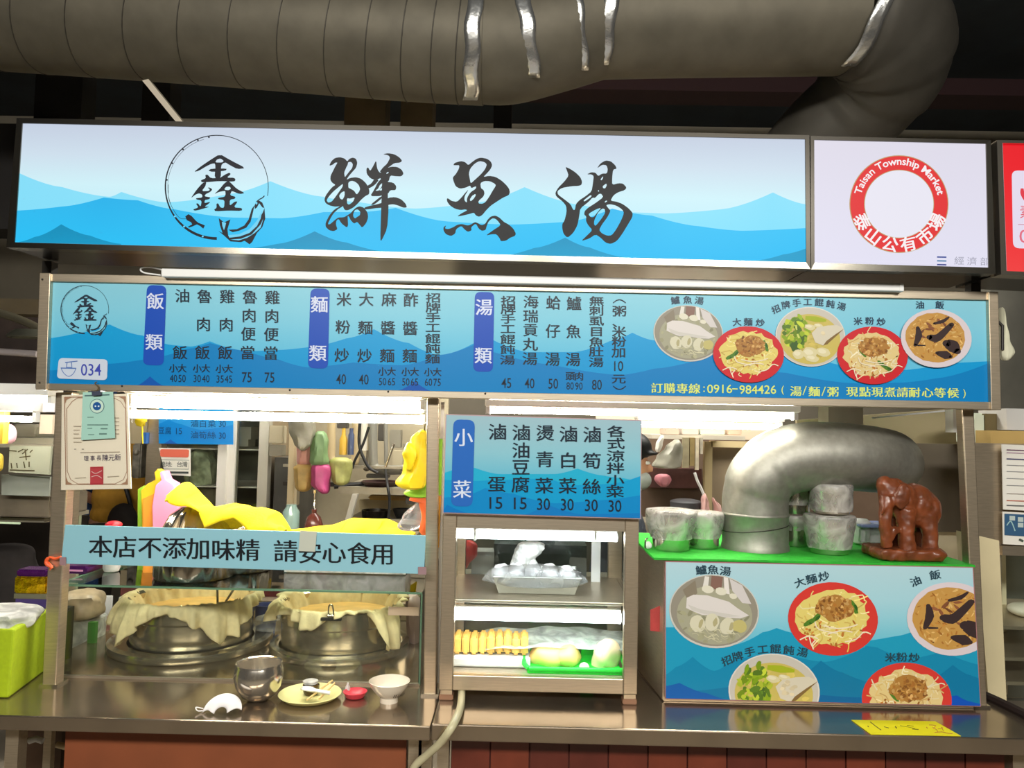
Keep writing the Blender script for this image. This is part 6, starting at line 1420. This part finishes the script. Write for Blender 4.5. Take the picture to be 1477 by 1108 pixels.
single('dark_cookpot', 'dark low pot on the shelf under the work table', 'pot', MB().lathe((at(542, 748, 1.5).x, 1.5, at(542, 750, 1.5).z), [(0.001, 0), (0.05, 0), (0.062, 0.01), (0.064, 0.045), (0.06, 0.045), (0.05, 0.01), (0.001, 0.008)], 28), mat('black_steel', (40, 38, 36), 0.25, 0.8), smooth=True)
single('black_bowl', 'black plastic bowl right of the dark pot', 'bowl', MB().lathe((at(579, 748, 1.5).x, 1.5, at(579, 750, 1.5).z), [(0.001, 0), (0.02, 0), (0.042, 0.05), (0.039, 0.05), (0.018, 0.006), (0.001, 0.006)], 28), BLACK, smooth=True)
t = thing('wok', 'dark wok with long handle lying on the work table', 'wok', at(548, 704, 1.5))
mesh_obj('pan', MB().lathe((at(548, 700, 1.5).x, 1.5, at(548, 704, 1.5).z), [(0.001, 0), (0.06, 0.004), (0.085, 0.03), (0.08, 0.032), (0.055, 0.01), (0.001, 0.006)], 32), mat('wok_black', (48, 26, 24), 0.4), t, smooth=True)
mesh_obj('handle', MB().tube([at(528, 697, 1.5), at(508, 699, 1.48), at(482, 703, 1.45)], 0.008, 8), BLACK, t, smooth=True)
single('rag_pile', 'folded beige cloths on the shelf under the work table', 'cloth', MB().pbox(530, 716, 600, 722, 1.6, 1.75, 0.008), mat('tan_cloth', (200, 168, 110), 0.8))
UT = [mat('ut_%d' % i, c, 0.5, me) for i, (c, me) in enumerate([((150, 146, 132), .6), ((96, 88, 74), .3), ((176, 166, 140), 0), ((74, 70, 64), .2)])]
for i, (x0, y0, x1, y1, Y, k, nm, lab) in enumerate([(388, 614, 408, 640, 1.5, 2, 'storage_box', 'pale box on top of the dark refrigerator'), (388, 642, 407, 658, 1.52, 0, 'storage_box', 'dull metal box under the pale box on the dark refrigerator'),
    (420, 655, 428, 690, 1.7, 1, 'wall_switch_box', 'maroon brown wall box behind the pink bag'), (486, 600, 500, 618, 1.8, 3, 'wall_switch_box', 'dark wall box above the yellow sauce bottle'), (515, 618, 530, 650, 1.95, 2, 'wall_switch_box', 'beige wall box behind the looping hoses'),
    (545, 612, 556, 636, 1.95, 3, 'wall_switch_box', 'dark wall box beside the grey water pipe'), (562, 620, 578, 646, 1.9, 0, 'wall_switch_box', 'steel wall box right of the grey water pipe'), (566, 650, 582, 676, 1.7, 2, 'spice_tin', 'pale tin on the kitchen rail near the yellow bags'),
    (514, 660, 528, 672, 1.7, 0, 'spice_tin', 'steel tin on the kitchen rail beside the beige pipe bend'), (528, 684, 560, 690, 1.6, 3, 'baking_tray', 'dark tray standing above the wok'), (420, 700, 427, 730, 1.6, 2, 'paper_roll', 'pale paper roll under the brownish bag'), (585, 716, 612, 728, 1.5, 3, 'storage_box', 'dark box on the lower shelf near the orange bag')]):
    single(nm, lab, nm.split('_')[-1], MB().pbox(x0, y0, x1, y1, Y, Y+0.06, 0.003), UT[k])
for i, (x, y0, y1, k) in enumerate([(583, 640, 672, 0), (590, 640, 668, 1), (470, 676, 694, 2), (530, 650, 672, 1)]):
    t = thing('kitchen_ladle', ['long steel ladle hanging near the yellow bags', 'dark ladle right of the long steel ladle', 'pale ladle hanging behind the magenta bag', 'dark ladle hanging beside the grey water pipe'][i], 'ladle', at(x, y1, 1.56))
    mesh_obj('handle', MB().tube([at(x, y0, 1.56), at(x-1, y1, 1.56)], 0.005, 8), UT[k], t); mesh_obj('scoop', MB().ell(at(x-1, y1+3, 1.56), 0.018, 0.012, 0.016, 12, 8), UT[k], t, smooth=True)
# left portion behind certificate
single('blue_partition', 'blue partition panel behind the person in mustard', 'panel', MB().pbox(112, 560, 150, 1100, 2.7, 2.75), mat('royal_blue', (36, 66, 116), 0.6))
single('glass_partition', 'green edged glass partition left of the blue panel', 'partition', MB().pbox(100, 560, 112, 1000, 1.2, 1.22), mat('greenish_glass', (150, 154, 124), 0.3, noise_s=4, noise_a=0.2))
single('pink_sign', 'small pink label near the lamp left of the refrigerator', 'label', MB().pbox(186, 583, 194, 598, 1.99, 1.999), mat('pink_label', (232, 90, 130), 0.5))
single('yellow_pinwheel', 'small yellow plastic flower in front of the refrigerator post', 'ornament', MB().ell(at(204, 608, 1.5), 0.026, 0.012, 0.024, 12, 8, wob=0.5, ws=60).tube([at(205, 612, 1.5), at(206, 640, 1.5)], 0.004, 6), mat('yellow_flower', (246, 214, 40), 0.5), smooth=True)
single('blue_switch', 'slim blue plastic switch below the yellow flower', 'switch', MB().pbox(204, 624, 211, 640, 1.5, 1.529), mat('blue_switch', (36, 96, 170), 0.5))
single('spray_can_rack', 'grey appliance with round knobs beside the refrigerator post', 'appliance', MB().pbox(190, 640, 203, 690, 1.6, 1.7, 0.006).ell(at(196, 652, 1.59), .014, .014, .014, 12, 8), mat('mid_grey', (128, 122, 110), 0.5, noise_s=30, noise_a=0.5))
single('beige_wall_box', 'beige cupboard high behind the certificate', 'cupboard', MB().pbox(184, 590, 212, 640, 2.0, 2.3), mat('beige_cupboard', (206, 188, 150), 0.6))
single('steel_side_panel', 'stainless panel behind the certificate beside the left post', 'panel', MB().pbox(88, 690, 100, 980, 0.9, 0.94), STEEL)

# ================================================================== NEIGHBOUR STALL, LEFT EDGE
single('neighbour_counter', 'dark metal cabinet of the neighbouring stall at the left edge', 'cabinet', MB().pbox(-120, 752, 66, 1030, 1.4, 1.7), mat('dark_cabinet', (44, 36, 30), 0.7, noise_s=6, noise_a=0.4))
single('neighbour_shelf', 'grey steel shelf with a bright edge at the left margin', 'shelf', MB().pbox(-120, 746, 64, 752, 0.9, 1.2), STD)
single('pale_tube', 'pale glowing tube lying on the neighbour shelf', 'tube', MB().tube([at(-40, 753, 0.88), at(29, 755, 0.88)], 0.004, 8), mat('pale_green_tube', (200, 220, 184), 0.4, emit=0.3))  # tube material has a faint emission of its own
single('dark_backpack', 'dark backpack standing on the floor of the neighbouring stall', 'backpack', MB().rows([(786, -20, 36), (800, -40, 46), (840, -60, 60), (900, -60, 64), (980, -60, 60)], 1.2, 0.2, wob=0.08), mat('backpack', (34, 28, 26), 0.85, noise_s=20, noise_a=0.3), smooth=True)
t = thing('cardboard_sign', 'grey handwritten board leaning at the left edge', 'sign', at(50, 684, 0.75))
mesh_obj('board', MB().hexa([(14, 643), (74, 644), (71, 685), (12, 681)], 0.75, 0.76), mat('grey_green_board', (150, 152, 132), 0.7), t)
pr = Print(plane_surf(0.748)); pr.step = .0008
for L in ([(13, 650), (24, 651)], [(26, 652), (34, 648)], [(32, 655), (40, 648)], [(43, 653), (47, 649)], [(36, 648), (38, 664)], [(28, 660), (44, 658)], [(16, 668), (17, 676)], [(24, 668), (25, 675)], [(34, 666), (36, 675)], [(42, 666), (42, 674)], [(14, 678), (50, 679)]): pr.stroke(L, 1.6, (70, 62, 40), 2)
pr.build('handwriting', INK, t)
t = thing('cardboard_sign', 'second greyish board below the handwritten one', 'sign', at(40, 712, 0.8))
mesh_obj('board', MB().hexa([(2, 684), (72, 688), (70, 716), (2, 714)], 0.8, 0.81), mat('blue_grey_board', (138, 142, 132), 0.7, noise_s=10, noise_a=0.15), t)
single('storage_box', 'grey cardboard box under the two leaning boards', 'box', MB().pbox(-20, 714, 72, 746, 0.85, 1.1, 0.004), mat('grey_card', (104, 94, 78), 0.7, noise_s=10, noise_a=0.3))
single('price_tag', 'small cream price card high at the left edge', 'card', MB().pbox(57, 598, 76, 626, 0.835, 0.849), mat('cream_card', (222, 204, 180), 0.6))
single('appliance_box', 'long grey appliance box with rounded edge on the neighbour shelf', 'box', MB().pbox(16, 612, 54, 630, 0.9, 1.1, 0.01).pbox(18, 632, 75, 644, 0.85, 1.1), mat('appliance_grey', (140, 134, 116), 0.5, noise_s=12, noise_a=0.1))
single('shelf_board', 'steel shelf carrying the grey appliance at the left edge', 'shelf', MB().pbox(-100, 640, 78, 645, 0.8, 1.2), STD)
single('paper_banner', 'pale printed sheet under the neighbouring lamp', 'sheet', MB().pbox(8, 577, 78, 594, 0.62, 0.63), mat('pale_sheet', (226, 220, 226), 0.6))
single('yellow_pole', 'yellow vertical edge strip at the left margin', 'strip', MB().pbox(-3, 578, 5, 640, 0.6, 0.63), mat('yellow_strip', (196, 160, 50), 0.6))
single('yellow_bucket', 'yellow plastic object at the left margin', 'bucket', MB().rows([(652, -30, 4), (668, -30, 4), (682, -30, 2)], 0.7, 0.05, wob=0.0), mat('dull_yellow', (186, 160, 50), 0.5), smooth=True)
single('pink_cloth', 'pink plastic bag at the left margin', 'bag', MB().rows([(612, 6, 16), (625, 2, 20), (640, 0, 18)], 0.65, 0.05, wob=0.2), mat('soft_pink', (226, 176, 186), 0.5), smooth=True)
for y0, y1, Y, c, lab in ((462, 473, 1.1, (112, 104, 84), 'steel pipe'), (500, 508, 0.9, (150, 140, 140), 'pale lamp tube')):
    pass
single('ceiling_pipe', 'dull reflective pipe above the neighbouring stall', 'pipe', MB().tube([at(-60, 436, 1.0), at(20, 458, 1.0), at(60, 476, 1.0)], 0.016, 12, smooth=4), mat('dull_pipe', (124, 118, 98), 0.3, 0.7), 'pipes above the neighbouring stall', smooth=True)
single('ceiling_pipe', 'pale horizontal pipe low above the neighbouring stall', 'pipe', MB().tube([at(-60, 503, 0.9), at(54, 511, 0.9)], 0.013, 12), mat('pale_pipe2', (170, 160, 160), 0.3, 0.3), 'pipes above the neighbouring stall', smooth=True)
single('ceiling_lamp_shade', 'round dark lamp shade with a pale rim left of the menu board', 'lamp shade', MB().lathe(at(40, 486, 0.9), [(0.001, 0.03), (0.05, 0.028), (0.075, 0.01), (0.08, 0), (0.076, -0.004), (0.05, 0.01), (0.001, 0.014)], 32, sq=0.6), mat('shade_grey', (96, 96, 84), 0.3, 0.6), smooth=True)
# under the counter, left
single('floor_pedestal', 'white floor mat visible under the left counter edge', 'mat', MB().box(-4.5, 1.75, 0.001, at(18, 1075, 1.6).x, 3.2, 0.01), mat('white_tile', (226, 222, 210), 0.4))
single('gas_valve', 'pale plastic pipe bracket under the left counter', 'bracket', MB().tube([at(82, 1074, 0.05), at(98, 1078, 0.05), at(116, 1079, 0.05), at(120, 1072, 0.05), at(120, 1064, 0.05)], 0.008, 10, smooth=4), mat('pale_pvc', (190, 170, 130), 0.5), smooth=True)
single('white_valve', 'small white pipe fitting under the left counter', 'fitting', MB().tube([at(42, 1069, 0.1), at(52, 1066, 0.1), at(62, 1069, 0.1)], 0.008, 10), WHITEP, smooth=True)
single('support_tube', 'thin steel tube standing under the left counter', 'tube', MB().box(at(62, 1085, 0.2).x, 0.2, 0.012, at(73, 1085, 0.2).x, 0.22, ZL-0.04), STEEL)
single('brown_crate', 'dark brown crate under the left counter beside the panel', 'crate', MB().box(at(34, 1085, 0.3).x, 0.3, 0.012, at(88, 1085, 0.3).x, 0.5, ZL-0.06), mat('brown_crate', (78, 54, 34), 0.7, noise_s=12, noise_a=0.2))

# ================================================================== RIGHT PART OF THE KITCHEN
single('cream_wall_panel', 'cream wall panel high behind the right lamps', 'panel', MB().pbox(860, 540, 1120, 636, 2.3, 2.34), mat('warm_cream', (226, 208, 182), 0.6, noise_s=3, noise_a=0.06))
single('kitchen_backdrop', 'brownish stainless splash panel behind the right kitchen', 'panel', MB().pbox(860, 636, 1420, 1160, 2.2, 2.25), mat('brown_steel_panel', (112, 92, 76), 0.5, 0.3, noise_s=4, noise_a=0.3))
single('wooden_doorway', 'pale wooden door surround behind the right kitchen', 'doorway', MB().pbox(1015, 637, 1026, 1180, 2.0, 2.04).pbox(1026, 637, 1130, 646, 2.0, 2.04), mat('frame_wood', (196, 178, 136), 0.6))
single('door_panel', 'grey beige door panel inside the pale wooden frame', 'panel', MB().pbox(1026, 646, 1130, 1170, 2.06, 2.1), mat('door_beige', (146, 130, 106), 0.6, noise_s=6, noise_a=0.12))
single('upper_shelf', 'white shelf board with packets above the hanging bags', 'shelf', MB().pbox(940, 628, 1075, 634, 1.5, 1.99), mat('shelf_white', (212, 204, 188), 0.5))
for i, (x0, x1, c, lab) in enumerate(((960, 980, (196, 176, 160), 'beige packet on the white shelf, leftmost'), (984, 1008, (206, 196, 186), 'white packet on the white shelf, middle'), (1010, 1046, (206, 216, 200), 'pale tray with green label on the white shelf'), (1050, 1070, (214, 186, 164), 'tan packet on the white shelf, rightmost'))):
    single('packet', lab, 'packet', MB().pbox(x0, 617, x1, 627.5, 1.55, 1.7, 0.004), mat('shelf_packet_%d' % i, c, 0.6), 'packets on the white shelf')
single('plastic_bag', 'large greyish clear bag hanging under the white shelf', 'bag', MB().rows([(634, 972, 980), (645, 960, 984), (660, 946, 984), (672, 938, 982), (676, 945, 978)], 1.4, 0.1, wob=0.1, ws=10), mat('grey_bag', (160, 158, 144), 0.35, noise_s=16, noise_a=0.2, bump=0.5), smooth=True)
single('paper_cone', 'folded white paper bag left of the clear hanging bag', 'bag', MB().rows([(628, 952, 958), (640, 946, 956), (652, 945, 953)], 1.38, 0.04, wob=0.1), PAPER, smooth=True)
for i, (x0, x1, y1, c) in enumerate(((985, 994, 675, (160, 150, 120)), (995, 1002, 672, (150, 130, 84)), (1003, 1008, 678, (212, 200, 176)), (1010, 1014, 655, (186, 178, 160)))):
    single('hanging_strip', ['wide tan strip hanging under the white shelf', 'olive brown strip hanging beside the wide tan strip', 'white pull strip hanging under the shelf', 'short pale strip next to the wooden frame'][i], 'strip', MB().pbox(x0, 631.5, x1, y1, 1.48, 1.4995), mat('strip_%d' % i, c, 0.6, noise_s=30, noise_a=0.2))
single('pink_bag', 'crumpled pink plastic bag behind the covered bowls', 'bag', MB().rows([(684, 948, 966), (692, 946, 968), (702, 950, 964)], 1.5, 0.06, wob=0.25, ws=20), mat('dusty_pink', (176, 112, 120), 0.5), smooth=True)
single('dark_red_shelf', 'dark red shelf unit behind the covered bowls', 'shelf', MB().pbox(936, 676, 1012, 704, 2.1, 2.199), mat('dark_red', (96, 60, 56), 0.7, noise_s=14, noise_a=0.4))
single('dark_bin', 'dark grey plastic bin behind the covered bowls', 'bin', MB().rows([(720, 966, 1012), (730, 967, 1011), (760, 969, 1009)], 1.4, 0.14, wob=0.0), mat('dark_bin', (62, 62, 66), 0.6), smooth=True)
single('bin_table', 'low steel table carrying the dark grey bin', 'table', MB().box(at(935, 760, 1.4).x, 1.26, 0.02, at(1090, 760, 1.4).x, 1.7, at(988, 761, 1.33).z), STD)
t = thing('ribbon_bundle', 'bundle of white twisted ribbons over pink bags beside the duct elbow', 'bundle', at(1018, 745, 1.35))
mesh_obj('ribbon', MB().tube([at(1002, 682, 1.35), at(1006, 694, 1.35), at(1011, 704, 1.35), at(1016, 716, 1.35)], 0.006, 8, smooth=4), WHITEP, t, smooth=True)
mesh_obj('pink_bag', MB().rows([(712, 1014, 1018), (725, 1012, 1022), (761, 1009, 1026)], 1.35, 0.05, wob=0.25, ws=30), mat('pale_pink_bag', (214, 170, 164), 0.5), t, smooth=True)
mesh_obj('pink_bag', MB().rows([(718, 1027, 1030), (732, 1030, 1040), (761, 1034, 1046)], 1.37, 0.04, wob=0.2, ws=30), MATS['pale_pink_bag'], t, smooth=True)
# steel partition and white panel right of the elbow
single('partition_wall', 'tall dull stainless partition behind the elephant', 'panel', MB().pbox(1318, 641, 1462, 768, 0.62, 0.64), mat('dull_partition', (122, 112, 98), 0.45, 0.6, noise_s=3, noise_a=0.15))
single('cream_cladding', 'cream lower wall panel behind the elephant', 'panel', MB().pbox(1300, 764, 1452, 1000, 0.66, 0.68), mat('cream_lit', (232, 220, 188), 0.6))
single('hood_slope', 'cream sloping hood underside above the partition', 'hood', MB().hexa([(1150, 606), (1396, 588), (1396, 643), (1150, 643)], 0.8, 0.82), mat('hood_cream', (182, 168, 130), 0.5, noise_s=3, noise_a=0.1))
single('hood_pipe', 'steel downpipe stub above the duct elbow', 'pipe', MB().pbox(1195, 586, 1245, 612, 0.32, 0.4), STD)
single('hood_edge', 'thin bright edge strip of the sloping hood', 'strip', MB().tube([at(1258, 603, 0.5), at(1392, 590, 0.5)], 0.003, 6), WHITEP)
single('white_tube_end', 'white upright box behind the right post top', 'box', MB().pbox(1375, 591, 1388, 624, 0.12, 0.16), WHITE)
single('white_container', 'pale green white container right of the post top', 'container', MB().pbox(1403, 596, 1421, 641, 0.5, 0.6, 0.006), mat('pale_white', (228, 236, 214), 0.4))
single('brown_box', 'olive brown cardboard box on the partition top', 'box', MB().pbox(1421, 597, 1460, 623, 0.5, 0.62), mat('olive_card', (110, 96, 60), 0.7, noise_s=20, noise_a=0.15))
single('cardboard_box', 'long tan cardboard box at the right edge', 'box', MB().pbox(1429, 622, 1530, 641, 0.42, 0.6), mat('tan_card', (196, 164, 98), 0.7, noise_s=12, noise_a=0.08))
single('white_box', 'white box on the tan cardboard box at the right edge', 'box', MB().pbox(1452, 590, 1530, 621, 0.45, 0.6), mat('pale_box', (208, 206, 202), 0.6))
t = thing('neighbour_cabinet', 'stainless cabinet of the right neighbouring stall with glass shelves', 'cabinet', at(1470, 1010, 0.35))
pp3(t, 'upper_panel', 1404, 641, 1600, 800, 0.36, 0.04, STEEL)
pp3(t, 'side_upright', 1432, 800, 1446, 1012, 0.34, 0.05, STEEL); pp3(t, 'rail', 1446, 790, 1600, 803, 0.33, 0.05, STEELH)
for y in (905, 950, 985): pp3(t, 'shelf', 1446, y, 1600, y+5, 0.36, 0.4, STEELH)
pp3(t, 'back_panel', 1440, 800, 1600, 1012, 0.8, 0.02, mat('grey_back', (120, 122, 112), 0.5, noise_s=6, noise_a=0.2))
pp3(t, 'glass_front', 1446, 803, 1600, 1008, 0.335, 0.003, GLASS)
single('white_tray', 'white tray with dark food inside the right neighbouring cabinet', 'tray', MB().ell(at(1480, 880, 0.5), .05, .06, .022, 16, 10), mat('tray_white', (226, 222, 206), 0.5), smooth=True)
t = thing('paper_notice', 'white printed notice sheet at the right edge', 'notice', at(1460, 736, 0.33))
mesh_obj('sheet', MB().hexa([(1445, 641), (1540, 645), (1540, 740), (1447, 735)], 0.34, 0.343), PAPER, t)
pr = Print(plane_surf(0.338)); pr.step = .0005
for y, w, c in ((649, 1.6, (120, 90, 110)), (653, 1.4, (180, 150, 170)), (662, 1.8, (90, 90, 120)), (671, 1, (150, 150, 150)), (680, 1, (150, 150, 150)), (690, 1, (160, 160, 160)), (700, 1, (150, 150, 150)), (712, 1, (160, 150, 140)), (722, 1.4, (190, 110, 90)), (729, 1.6, (110, 110, 110))):
    pr.stroke([(1452, y), (1530, y+3)], w, c, 0)
pr.build('printing', INK, t)
t = thing('paper_notice', 'blue and white printed notice below the white one at the right edge', 'notice', at(1460, 785, 0.33))
mesh_obj('sheet', MB().hexa([(1446, 738), (1540, 743), (1540, 790), (1447, 785)], 0.34, 0.343), PAPER, t)
pr = Print(plane_surf(0.338)); pr.step = .0005; pr.poly([(1449, 741), (1530, 745), (1530, 777), (1449, 772)], (60, 96, 130)); pr.layer = 1
for x, y in ((1456, 744), (1468, 746), (1468, 754)): pr.face([(x, y), (x+8, y+.4), (x+8, y+7), (x, y+6.6)], (190, 204, 200))
pr.stroke([(1452, 758), (1458, 752), (1464, 766)], 1.6, (160, 196, 196)); pr.stroke([(1470, 778), (1476, 781)], 3, (80, 90, 80), 0); pr.build('printing', INK, t)
single('cream_pillar', 'cream plastered pillar between the right post and the neighbouring cabinet', 'pillar', MB().hexa([(1408, 772), (1441, 780), (1452, 1012), (1426, 1012)], 0.2, 0.3), mat('pillar_cream', (214, 200, 160), 0.6, noise_s=5, noise_a=0.12))
# chairs-like steel slats in the gap left of the picture box
t = thing('dish_rack', 'steel slatted dish rack seen between cabinet and picture box', 'rack', at(930, 1000, 0.5))
for i, y in enumerate((884, 925, 941, 958, 974, 988)): pp3(t, 'slat', 921, y, 945, y+(7 if i in (0, 3) else 4), 0.6, 0.03, CHROME)
pp3(t, 'upright', 938, 895, 943, 1004, 0.63, 0.03, STEEL); pp3(t, 'upright', 921, 840, 925, 1004, 0.63, 0.03, STEEL)

# ================================================================== PEOPLE
def person(label, base, face_deg, H, pose, mats, lean=0.0):
    """continuous body; local frame x right, y forward, z up; pose gives elbow/hand points per side"""
    rot = Matrix.Rotation(R(face_deg), 3, 'Z'); base = Vector(base); k = H/1.7
    def L(x, y, z): return base+rot @ Vector((x*k, (y+lean*max(0, z-0.9))*k, z*k))
    t = thing('person', label, 'person', base)
    b = MB()
    def c(a, d, r1, r2): b.tube([a, a.lerp(d, .5), d], [r1*k, (r1+r2)/2*k, r2*k], 14)
    def e(p, x, y, z): b.ell(p, x*k, y*k, z*k, 18, 12, rot=rot)
    e(L(0, 0, 1.56), .075, .095, .115); e(L(0, .025, 1.52), .055, .07, .075); c(L(0, -.01, 1.36), L(0, 0, 1.5), .055, .05)
    e(L(0, 0, 1.25), .17, .1, .15); e(L(0, 0, 1.08), .14, .095, .16); e(L(0, 0, .93), .165, .11, .12)
    e(L(0, .105, 1.535), .012, .02, .02)
    for s in (-1, 1):
        e(L(s*.078, 0, 1.545), .012, .02, .03)
        c(L(s*.05, 0, 1.38), L(s*.17, 0, 1.35), .05, .05)
        el, ha = L(*pose[s][0]), L(*pose[s][1])
        c(L(s*.185, 0, 1.34), el, .048, .038); c(el, ha, .038, .026)
        d = (ha-el).normalized(); u = rot @ Vector((1, 0, 0)); p0 = ha+d*.04*k; e(p0, .036, .042, .03)
        side = (u-d*u.dot(d)).normalized()
        for j, (o_, ln) in enumerate(((-.027, .062), (-.009, .072), (.009, .068), (.026, .052))):
            q = p0+side*o_*k+d*.03*k; c(q, q+d*ln*.55*k+Vector((0, 0, -.006*k)), .009, .0085); c(q+d*ln*.55*k+Vector((0, 0, -.006*k)), q+d*ln*k+Vector((0, 0, -.024*k)), .0085, .007)
        q = p0-side*s*.03*k; c(q, q-side*s*.03*k+d*.02*k, .011, .01); c(q-side*s*.03*k+d*.02*k, q-side*s*.035*k+d*.048*k, .01, .008)
        c(L(s*.09, 0, .9), L(s*.1, .01, .5), .085, .055); c(L(s*.1, .01, .5), L(s*.1, -.01, .09), .055, .036); e(L(s*.1, .05, .04), .042, .12, .04)
    mesh_obj('body', voxel(b, 0.0085, 0.5), mats['skin'], t, smooth='all')
    b = MB()
    e(L(0, 0, 1.25), .18, .115, .16); e(L(0, 0, 1.08), .155, .112, .17); e(L(0, 0, .98), .16, .118, .1)
    for s in (-1, 1):
        c(L(s*.04, 0, 1.39), L(s*.18, 0, 1.35), .055, .062); el = L(*pose[s][0]); sh_ = L(s*.185, 0, 1.34); c(sh_, sh_.lerp(el, mats.get('sleeve', .75)), .064, .056)
    mesh_obj('shirt', voxel(b, 0.0095, 0.5, 0.003), mats['shirt'], t, smooth='all')
    b = MB(); e(L(0, 0, .9), .172, .122, .1)
    for s in (-1, 1): c(L(s*.09, 0, .9), L(s*.1, .01, .5), .098, .07); c(L(s*.1, .01, .5), L(s*.1, -.01, .1), .07, .055)
    mesh_obj('trousers', voxel(b, 0.0105, 0.5), mats['legs'], t, smooth='all')
    b = MB(); b.ell(L(0, -.015, 1.6), .088*k, .102*k, .095*k, 20, 14, rot=rot); b.ell(L(0, -.05, 1.53), .078*k, .06*k, .08*k, 16, 12, rot=rot)
    mesh_obj('hair', voxel(b, 0.008, 0.5, 0.002), mats['hair'], t, smooth='all')
    for s in (-1, 1):
        ey = mesh_obj('eye', MB().ell(L(s*.032, .088, 1.56), .013*k, .008*k, .008*k, 12, 8), mat('eye_white', (230, 226, 220), 0.3), t, smooth=True)
        mesh_obj('iris', MB().ell(L(s*.032, .095, 1.56), .006*k, .003*k, .006*k, 10, 6), BLACK, ey, smooth=True)
    mesh_obj('mouth', MB().ell(L(0, .092, 1.49), .024*k, .006*k, .006*k, 12, 8), mat('lips', (150, 84, 76), 0.5), t, smooth=True)
    return t, L, rot, k
SKIN = mat('skin', (196, 142, 112), 0.5); MUST = mat('mustard_shirt', (204, 150, 50), 0.85, noise_s=14, noise_a=0.15)
px = at(172, 740, 2.4).x
t, L, rot, k = person('person in a mustard shirt with a dark shoulder bag, seen from behind', (px, 2.4, 0), 8, 1.66, {-1: ((-.27, .0, 1.12), (-.18, .22, 1.02)), 1: ((.22, .02, 1.1), (.1, .24, 1.05))}, {'skin': SKIN, 'shirt': MUST, 'legs': mat('dark_trousers', (48, 42, 40), 0.8), 'hair': mat('black_hair', (24, 20, 18), 0.6)})
b = MB(); b.ell(L(.07, -.14, .95), .085*k, .04*k, .11*k, 18, 12, rot=rot); mesh_obj('shoulder_bag', b, mat('dark_bag', (50, 42, 40), 0.7, noise_s=20, noise_a=0.2), t, smooth=True)
mesh_obj('bag_strap', MB().tube([L(.12, -.13, 1.0), L(.05, -.128, 1.2), L(-.06, -.118, 1.34), L(-.1, -.03, 1.42), L(-.06, .1, 1.34)], .012*k, 8, smooth=4), BLACK, t, smooth=True)
px = at(884, 700, 0.92).x
t, L, rot, k = person('person in a black cap and navy clothes working behind the small side dish menu', (px, 0.92, 0), -90, 1.50, {-1: ((-.2, .06, 1.12), (-.12, .19, 1.08)), 1: ((.22, .07, 1.1), (.14, .19, 1.06))}, {'skin': SKIN, 'shirt': mat('navy_shirt', (40, 46, 56), 0.85), 'legs': MATS['dark_trousers'], 'hair': MATS['black_hair'], 'sleeve': .85}, lean=0.08)
b = MB(); b.ell(L(0, -.005, 1.625), .094*k, .112*k, .075*k, 20, 12, rot=rot); b.ell(L(0, .07, 1.6), .07*k, .07*k, .012*k, 16, 8, rot=rot)
mesh_obj('cap', voxel(b, .007, .5), BLACK, t, smooth='all')
b = MB(); b.ell(L(0, .062, 1.485), .062*k, .055*k, .045*k, 18, 12, rot=rot); mesh_obj('face_mask', b, mat('grey_mask', (150, 156, 150), 0.7), t, smooth=True)
